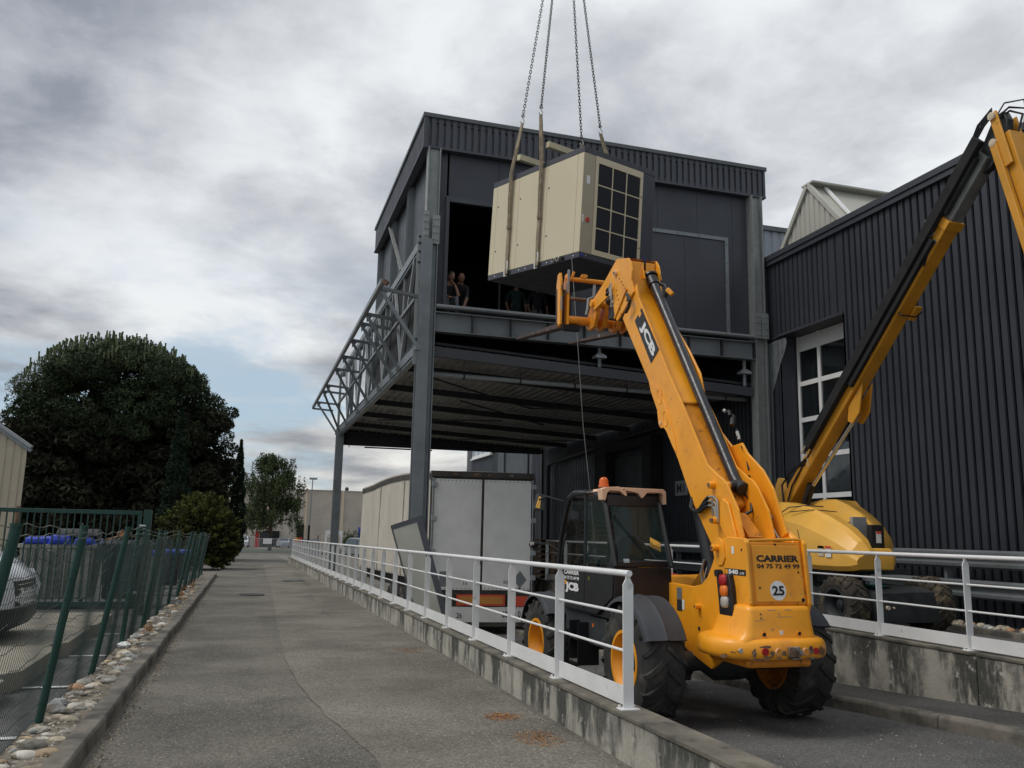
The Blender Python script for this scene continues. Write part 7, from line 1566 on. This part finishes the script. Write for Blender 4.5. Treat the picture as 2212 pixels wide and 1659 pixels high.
# ================================================================== BOOM LIFT
bl = thing('boom_lift', (9.5, 12.2, .24), 'mustard yellow articulated boom lift parked beside the dark warehouse', 'boom lift')
for cx_, side in ((8.66, -1), (10.2, 1)):
    for cy_ in (11.12, 13.5): wheel(bl, cx_, cy_, .66, .425, .34, side, .25, 'rub2', 'chassis', 18)
b = MB(); b.loft([rrect(8.95, 10.15, 10.75, 13.9, .12, .42), rrect(8.9, 10.2, 10.72, 13.9, .14, .55), rrect(8.92, 10.18, 10.78, 13.85, .14, .86), rrect(9.05, 10.05, 11.0, 13.7, .14, .93)]); b.build('chassis', 'chassis', bl, ang=40)
b = MB(); b.box(8.7, 10.3, 10.98, 11.25, .50, .78); b.box(8.7, 10.3, 13.36, 13.64, .50, .78); b.build('axle', 'chassis', bl, bevel=.03)
b = MB(); b.box(9.0, 9.55, 10.735, 10.765, .50, .86); b.build('end_plate', 'chassis', bl, bevel=.02)
b = MB(); b.cyl((9.12, 10.70, .64), (9.12, 10.74, .64), .032, n=14); b.cyl((9.23, 10.71, .64), (9.23, 10.74, .64), .015, n=8); b.build('end_cap', 'cream', bl)
b = MB(); b.add([(9.05, 10.85, .94), (9.42, 10.95, .94), (9.20, 11.25, .942), (8.98, 11.1, .942)], [(0, 1, 2, 3)]); o = b.build('green_decal', 'greenp', bl, smooth=False); gd = mat('turquoise_decal', (.02, .36, .26), .5); o.data.materials[0] = gd
b = MB(); b.cyl((9.6, 12.3, .90), (9.6, 12.3, 1.16), .42, n=24); b.box(9.0, 10.3, 11.6, 13.6, 1.08, 1.18); b.build('turntable', 'chassis', bl)
b = MB(); b.box(8.92, 9.0, 10.9, 11.0, 1.02, 1.10); b.box(9.05, 9.25, 11.0, 11.1, .96, 1.06); b.build('bracket', 'galvl', bl)
def hood(x0, x1, stations, m_, nm):
    rings = []
    for y, zb, zt, inset, sh in stations:
        a, c = x0+inset*.8, x1-inset*.6
        rings.append([(a+.05, y, zb), (a, y, zb+.07), (a-.0, y, zb+(zt-zb)*.45), (a+.03, y, zb+(zt-zb)*sh), (a+.16, y, zt-.05), (a+.24, y, zt), (c-.12, y, zt), (c-.03, y, zt-.05), (c, y, zt-.16), (c, y, zb+.06), (c-.05, y, zb)])
    b = MB(); b.loft(rings); b.v = [(v[0], v[1]+max(0, v[0]-9.0)*.85*max(0, min(1, (13.2-v[1])/1.6)), v[2]) for v in b.v]; return b.build(nm, m_, bl, ang=18)
hood(8.62, 9.22, [(14.55, 1.30, 1.95, .10, .8), (14.2, 1.20, 2.17, .0, .8), (13.5, 1.18, 2.25, .0, .78), (12.8, 1.17, 2.24, .0, .74), (12.1, 1.16, 2.14, .0, .70), (11.6, 1.15, 1.98, .0, .66), (11.2, 1.15, 1.80, .02, .62), (10.95, 1.16, 1.62, .06, .6), (10.84, 1.19, 1.46, .12, .6)], 'lift', 'left_hood')
hood(9.50, 10.60, [(14.5, 1.3, 2.0, .1, .8), (13.6, 1.2, 2.22, 0, .8), (12.8, 1.18, 2.32, 0, .78), (12.2, 1.17, 2.31, 0, .74), (11.7, 1.17, 2.21, 0, .7), (11.3, 1.17, 2.04, 0, .66), (11.05, 1.17, 1.86, .04, .62), (10.88, 1.19, 1.66, .1, .6), (10.82, 1.22, 1.5, .16, .6)], 'lift', 'right_hood')
b = MB(); b.loft([rrect(9.10, 9.60, 11.05, 11.6, .08, 1.17), rrect(9.10, 9.60, 11.03, 11.6, .08, 1.40), rrect(9.12, 9.58, 11.08, 11.6, .08, 1.5)]); b.build('counterweight', 'lift', bl, bevel=.02)
b = MB(); b.box(9.22, 9.56, 11.6, 14.2, 1.3, 1.9); b.build('inner_housing', 'black', bl); b = MB(); b.box(9.16, 9.42, 11.45, 11.52, 1.50, 1.98); b.build('inner_panel', 'galvl', bl)
b = MB(); b.box(9.28, 9.52, 11.18, 11.28, 1.48, 1.86); ct = b.build('control_box', 'black', bl, bevel=.015); b = MB(); b.box(9.36, 9.45, 11.172, 11.178, 1.58, 1.76); b.build('sticker', 'decalw', ct); b = MB(); b.box(9.36, 9.45, 11.170, 11.1715, 1.72, 1.76); b.build('sticker', 'reflr', ct)
# crease lines between hood panels
b = MB(); b.tube([(8.615, 12.9, 1.75), (8.615, 12.75, 1.98), (8.70, 12.45, 2.14), (8.9, 12.25, 2.17), (9.15, 12.15, 2.155)], .010, 5); b.tube([(8.66, 12.4, 2.06), (8.78, 12.0, 2.09), (9.0, 11.9, 2.08), (9.3, 12.0, 2.07)], .008, 5); b.build('hood_seam', 'darkst', bl)
for (x, y, z0, z1, m_) in ((8.612, 11.62, 1.36, 1.52, 'cream'), (8.612, 11.44, 1.35, 1.52, 'decalw'), (8.612, 11.62, 1.48, 1.52, 'lift'), (8.612, 11.44, 1.48, 1.52, 'reflr')): b = MB(); x_ = x+(-.003 if m_ == 'reflr' else 0); b.add([(x_, y, z0), (x_, y-.14, z0), (x_, y-.14, z1), (x_, y, z1)], [(0, 1, 2, 3)]); b.build('sticker', m_, bl, smooth=False)
for (x, m_) in ((9.52, 'decalw'), (9.62, 'decalw')): b = MB(); b.add([(x, 11.02+(x-9.5)*.85, 1.36), (x+.08, 11.088+(x-9.5)*.85, 1.36), (x+.08, 11.088+(x-9.5)*.85, 1.50), (x, 11.02+(x-9.5)*.85, 1.50)], [(0, 1, 2, 3)]); b.build('sticker', m_, bl, smooth=False)
# pivot lugs and boom
b = MB(); b.px([(14.35, 2.15), (14.40, 2.62), (14.30, 2.78), (14.12, 2.76), (13.95, 2.15)], 9.28, 9.33); b.build('pivot_lug', 'lift', bl, bevel=.01); b = MB(); b.px([(14.35, 2.15), (14.40, 2.62), (14.30, 2.78), (14.12, 2.76), (13.95, 2.15)], 9.76, 9.81); b.build('pivot_lug', 'lift', bl, bevel=.01)
for z in (2.62, 2.38): b = MB(); b.cyl((9.26, 14.25, z), (9.285, 14.25, z), .045, n=12); b.build('pin', 'chassis', bl)
P0 = Vector((9.55, 13.50, 2.36)); P1 = Vector((9.55, 8.74, 6.92)); bd = (P1-P0).normalized(); bn = Vector((0, bd.z, -bd.y)); bn = -bn if bn.z < 0 else bn  # bn = upper side normal
def bb(t, o, x): return Vector((x, P0.y, P0.z))+bd*t+bn*o
def boombox(t0, t1, x0, x1, o0, o1, m_, nm, bev=.008):
    b = MB(); b.add([bb(t, o, x) for t in (t0, t1) for o in (o0, o1) for x in (x0, x1)], [(0, 1, 3, 2), (4, 6, 7, 5), (0, 4, 5, 1), (2, 3, 7, 6), (0, 2, 6, 4), (1, 5, 7, 3)]); return b.build(nm, m_, bl, bevel=bev, smooth=False)
Lb = (P1-P0).length
boombox(-.15, 5.62, 9.39, 9.64, -.125, .13, 'liftb', 'main_boom', .02)
boombox(5.50, 5.64, 9.37, 9.66, -.145, .15, 'liftb', 'boom_collar')
boombox(.3, 6.62, 9.42, 9.63, -.11, .12, 'liftg', 'inner_boom', .02)
boombox(1.15, 6.78, 9.28, 9.38, .02, .19, 'black', 'hose_track'); boombox(.9, 5.2, 9.36, 9.38, .19, .205, 'timber', 'track_edge', 0); boombox(2.6, 5.3, 9.32, 9.385, -.09, .0, 'black', 'cable_tray')
boombox(5.7, 6.55, 9.34, 9.42, -.02, .13, 'chassis', 'hose_track')
b = MB(); b.px([tuple(bb(2.25, -.15, 0))[1:], tuple(bb(2.05, -.30, 0))[1:], tuple(bb(2.1, -.42, 0))[1:], tuple(bb(2.35, -.42, 0))[1:], tuple(bb(2.75, -.15, 0))[1:]], 9.44, 9.47); b.px([tuple(bb(2.25, -.15, 0))[1:], tuple(bb(2.05, -.30, 0))[1:], tuple(bb(2.1, -.42, 0))[1:], tuple(bb(2.35, -.42, 0))[1:], tuple(bb(2.75, -.15, 0))[1:]], 9.63, 9.66); b.build('cylinder_lug', 'liftb', bl, bevel=.008)
b = MB(); b.cyl(bb(2.22, -.32, 9.55), Vector((9.55, 12.95, 2.55)), .035, n=12); b.build('lift_rod', 'chrome', bl)
b = MB(); b.cyl(Vector((9.55, 12.97, 2.58)), Vector((9.55, 13.45, 1.8)), .075, n=14); b.build('lift_cylinder', 'plast', bl)
b = MB(); b.tube([bb(.15, .1, 9.40), bb(.35, .25, 9.38), bb(.6, .18, 9.39), bb(.8, .0, 9.40)], .022, 8); b.tube([bb(-.1, -.02, 9.36), bb(.1, .22, 9.35), bb(.4, .2, 9.36), bb(.9, .05, 9.38)], .018, 8); b.tube([bb(.0, -.1, 9.36), bb(.3, .0, 9.36), bb(.7, .03, 9.38), bb(1.3, .04, 9.39)], .016, 8); b.build('hose_bundle', 'plast', bl)
for k in range(5): b = MB(); b.tube([bb(.9, .05-.035*k, 9.40), bb(1.35, .10-.03*k, 9.395)], .007, 5); b.build('cable', 'timber', bl)
b = MB(); b.bar(bb(1.0, .12, 9.385), bb(.85, -.10, 9.385), .02, .02); b.build('cable_clamp', 'timber', bl)
b = MB(); b.tube([bb(4.1, -.05, 9.40), bb(4.08, -.19, 9.41), bb(4.08, -.19, 9.69), bb(4.2, -.24, 9.7)], .012, 6); b.build('cable_hoop', 'plast', bl)
boombox(4.0, 4.25, 9.6, 9.72, -.19, -.15, 'liftb', 'side_clip')
b = MB(); b.cyl(bb(5.35, .05, 9.36), bb(5.35, .05, 9.42), .05, n=12); b.cyl(bb(5.28, -.07, 9.38), bb(5.28, -.07, 9.42), .04, n=12); b.build('sheave', 'steelp', bl); b = MB(); b.tube([bb(5.30, .03, 9.36), bb(5.45, .13, 9.33), bb(5.45, .24, 9.33)], .035, 8); b.build('hose_end', 'chassis', bl)
b = MB(); b.tube([bb(4.7, -.02, 9.40), bb(4.95, .04, 9.37), bb(5.2, -.05, 9.37), bb(4.9, -.12, 9.39)], .016, 6); b.tube([bb(4.3, -.04, 9.39), bb(5.0, -.04, 9.37), bb(5.25, -.02, 9.38)], .03, 6); b.build('hose_loop', 'plast', bl)
# knuckle
K = bb(7.35, .12, 9.55)
b = MB(); b.px([(8.98, 6.66), (8.86, 6.98), (8.55, 7.42), (8.40, 7.44), (8.34, 7.30), (8.40, 6.92), (8.66, 6.74)], 9.49, 9.61); b.build('knuckle', 'chassis', bl, bevel=.01)
for o1, r_ in ((.0, .016), (.035, .014), (.07, .014), (.1, .012)):
    b = MB(); b.tube([(9.40, 8.92+o1, 7.0+o1*.5), (9.39, 8.80+o1*.5, 7.14+o1*.5), (9.38, 8.62+o1, 7.30+o1*.6), (9.42, 8.50, 7.42+o1)], r_, 6); b.build('hydraulic_hose', 'plast', bl)
KT = Vector((9.45, 8.45, 7.36)); jd = Vector((0, -.35, -1.5)).normalized()  # jib runs down towards the camera
jn = Vector((0, jd.z, -jd.y)); jn = jn if jn.y < 0 else -jn
def jb(t, o, x): return Vector((x, KT.y, KT.z))+jd*t+jn*o
def jbox(t0, t1, x0, x1, o0, o1, m_, nm, bev=.012):
    b = MB(); b.add([jb(t, o, x) for t in (t0, t1) for o in (o0, o1) for x in (x0, x1)], [(0, 1, 3, 2), (4, 6, 7, 5), (0, 4, 5, 1), (2, 3, 7, 6), (0, 2, 6, 4), (1, 5, 7, 3)]); return b.build(nm, m_, bl, bevel=bev, smooth=False)
jbox(-.06, .8, 9.36, 9.39, -.06, .07, 'liftb', 'jib_plate'); jbox(-.02, .75, 9.70, 9.73, -.06, .07, 'liftb', 'jib_plate')
jbox(.30, 3.6, 9.42, 9.68, -.07, .12, 'liftb', 'jib'); jbox(.36, 3.4, 9.33, 9.40, -.16, -.05, 'liftb', 'jib_link'); jbox(.36, 3.4, 9.66, 9.73, -.16, -.05, 'liftb', 'jib_link')
for t, o in ((0, 0), (.37, -.10)):
    b = MB(); b.cyl(jb(t, o, 9.325), jb(t, o, 9.36), .055, n=14); b.cyl(jb(t, o, 9.32), jb(t, o, 9.33), .032, n=10); b.build('pin', 'cream', bl)
b = MB(); b.tube([jb(-.02, .03, 9.42), jb(-.16, .12, 9.50), jb(-.12, .28, 9.66), jb(.1, .22, 9.70)], .012, 6); b.tube([jb(.0, .05, 9.44), jb(-.10, .12, 9.56), jb(.0, .25, 9.68), jb(.25, .16, 9.66)], .016, 6); b.tube([jb(.02, .02, 9.46), jb(-.06, .10, 9.58), jb(.06, .2, 9.66), jb(.3, .1, 9.6)], .016, 6); b.build('hydraulic_hose', 'plast', bl)
b = MB(); b.add([jb(.22, .22, 9.74), jb(.22, .22, 9.92), jb(.42, .22, 9.92), jb(.42, .22, 9.74)], [(0, 1, 2, 3)]); b.v = [tuple(v) for v in b.v]; b.build('small_sign', 'cream', bl, smooth=False)

# the jib's work platform, folded down beside the fence of the upper yard
JE = jb(3.6, 0, 9.55)
b = MB(); b.bar(JE, (9.55, JE.y-.35, JE.z-.35), .14, .14); b.bar((9.55, JE.y-.35, JE.z-.35), (9.55, JE.y-.35, JE.z-1.1), .10, .10); b.build('platform_mount', 'liftb', bl)
px0, px1, py0, py1, pz0 = 8.75, 10.35, JE.y-1.15, JE.y-.42, JE.z-1.25
b = MB(); b.box(px0, px1, py0, py1, pz0, pz0+.05); pf = b.build('platform_floor', 'liftg', bl)
for z_ in (.35, .7, 1.05):
    b = MB(); b.tube([(px0, py0, pz0+z_), (px1, py0, pz0+z_), (px1, py1, pz0+z_), (px0, py1, pz0+z_), (px0, py0, pz0+z_)], .02, 8); b.build('guard_bar', 'liftb', pf)
for x_ in (px0, (px0+px1)/2, px1):
    for y_ in (py0, py1):
        b = MB(); b.cyl((x_, y_, pz0+.05), (x_, y_, pz0+1.05), .02, n=8); b.build('guard_post', 'liftb', pf)
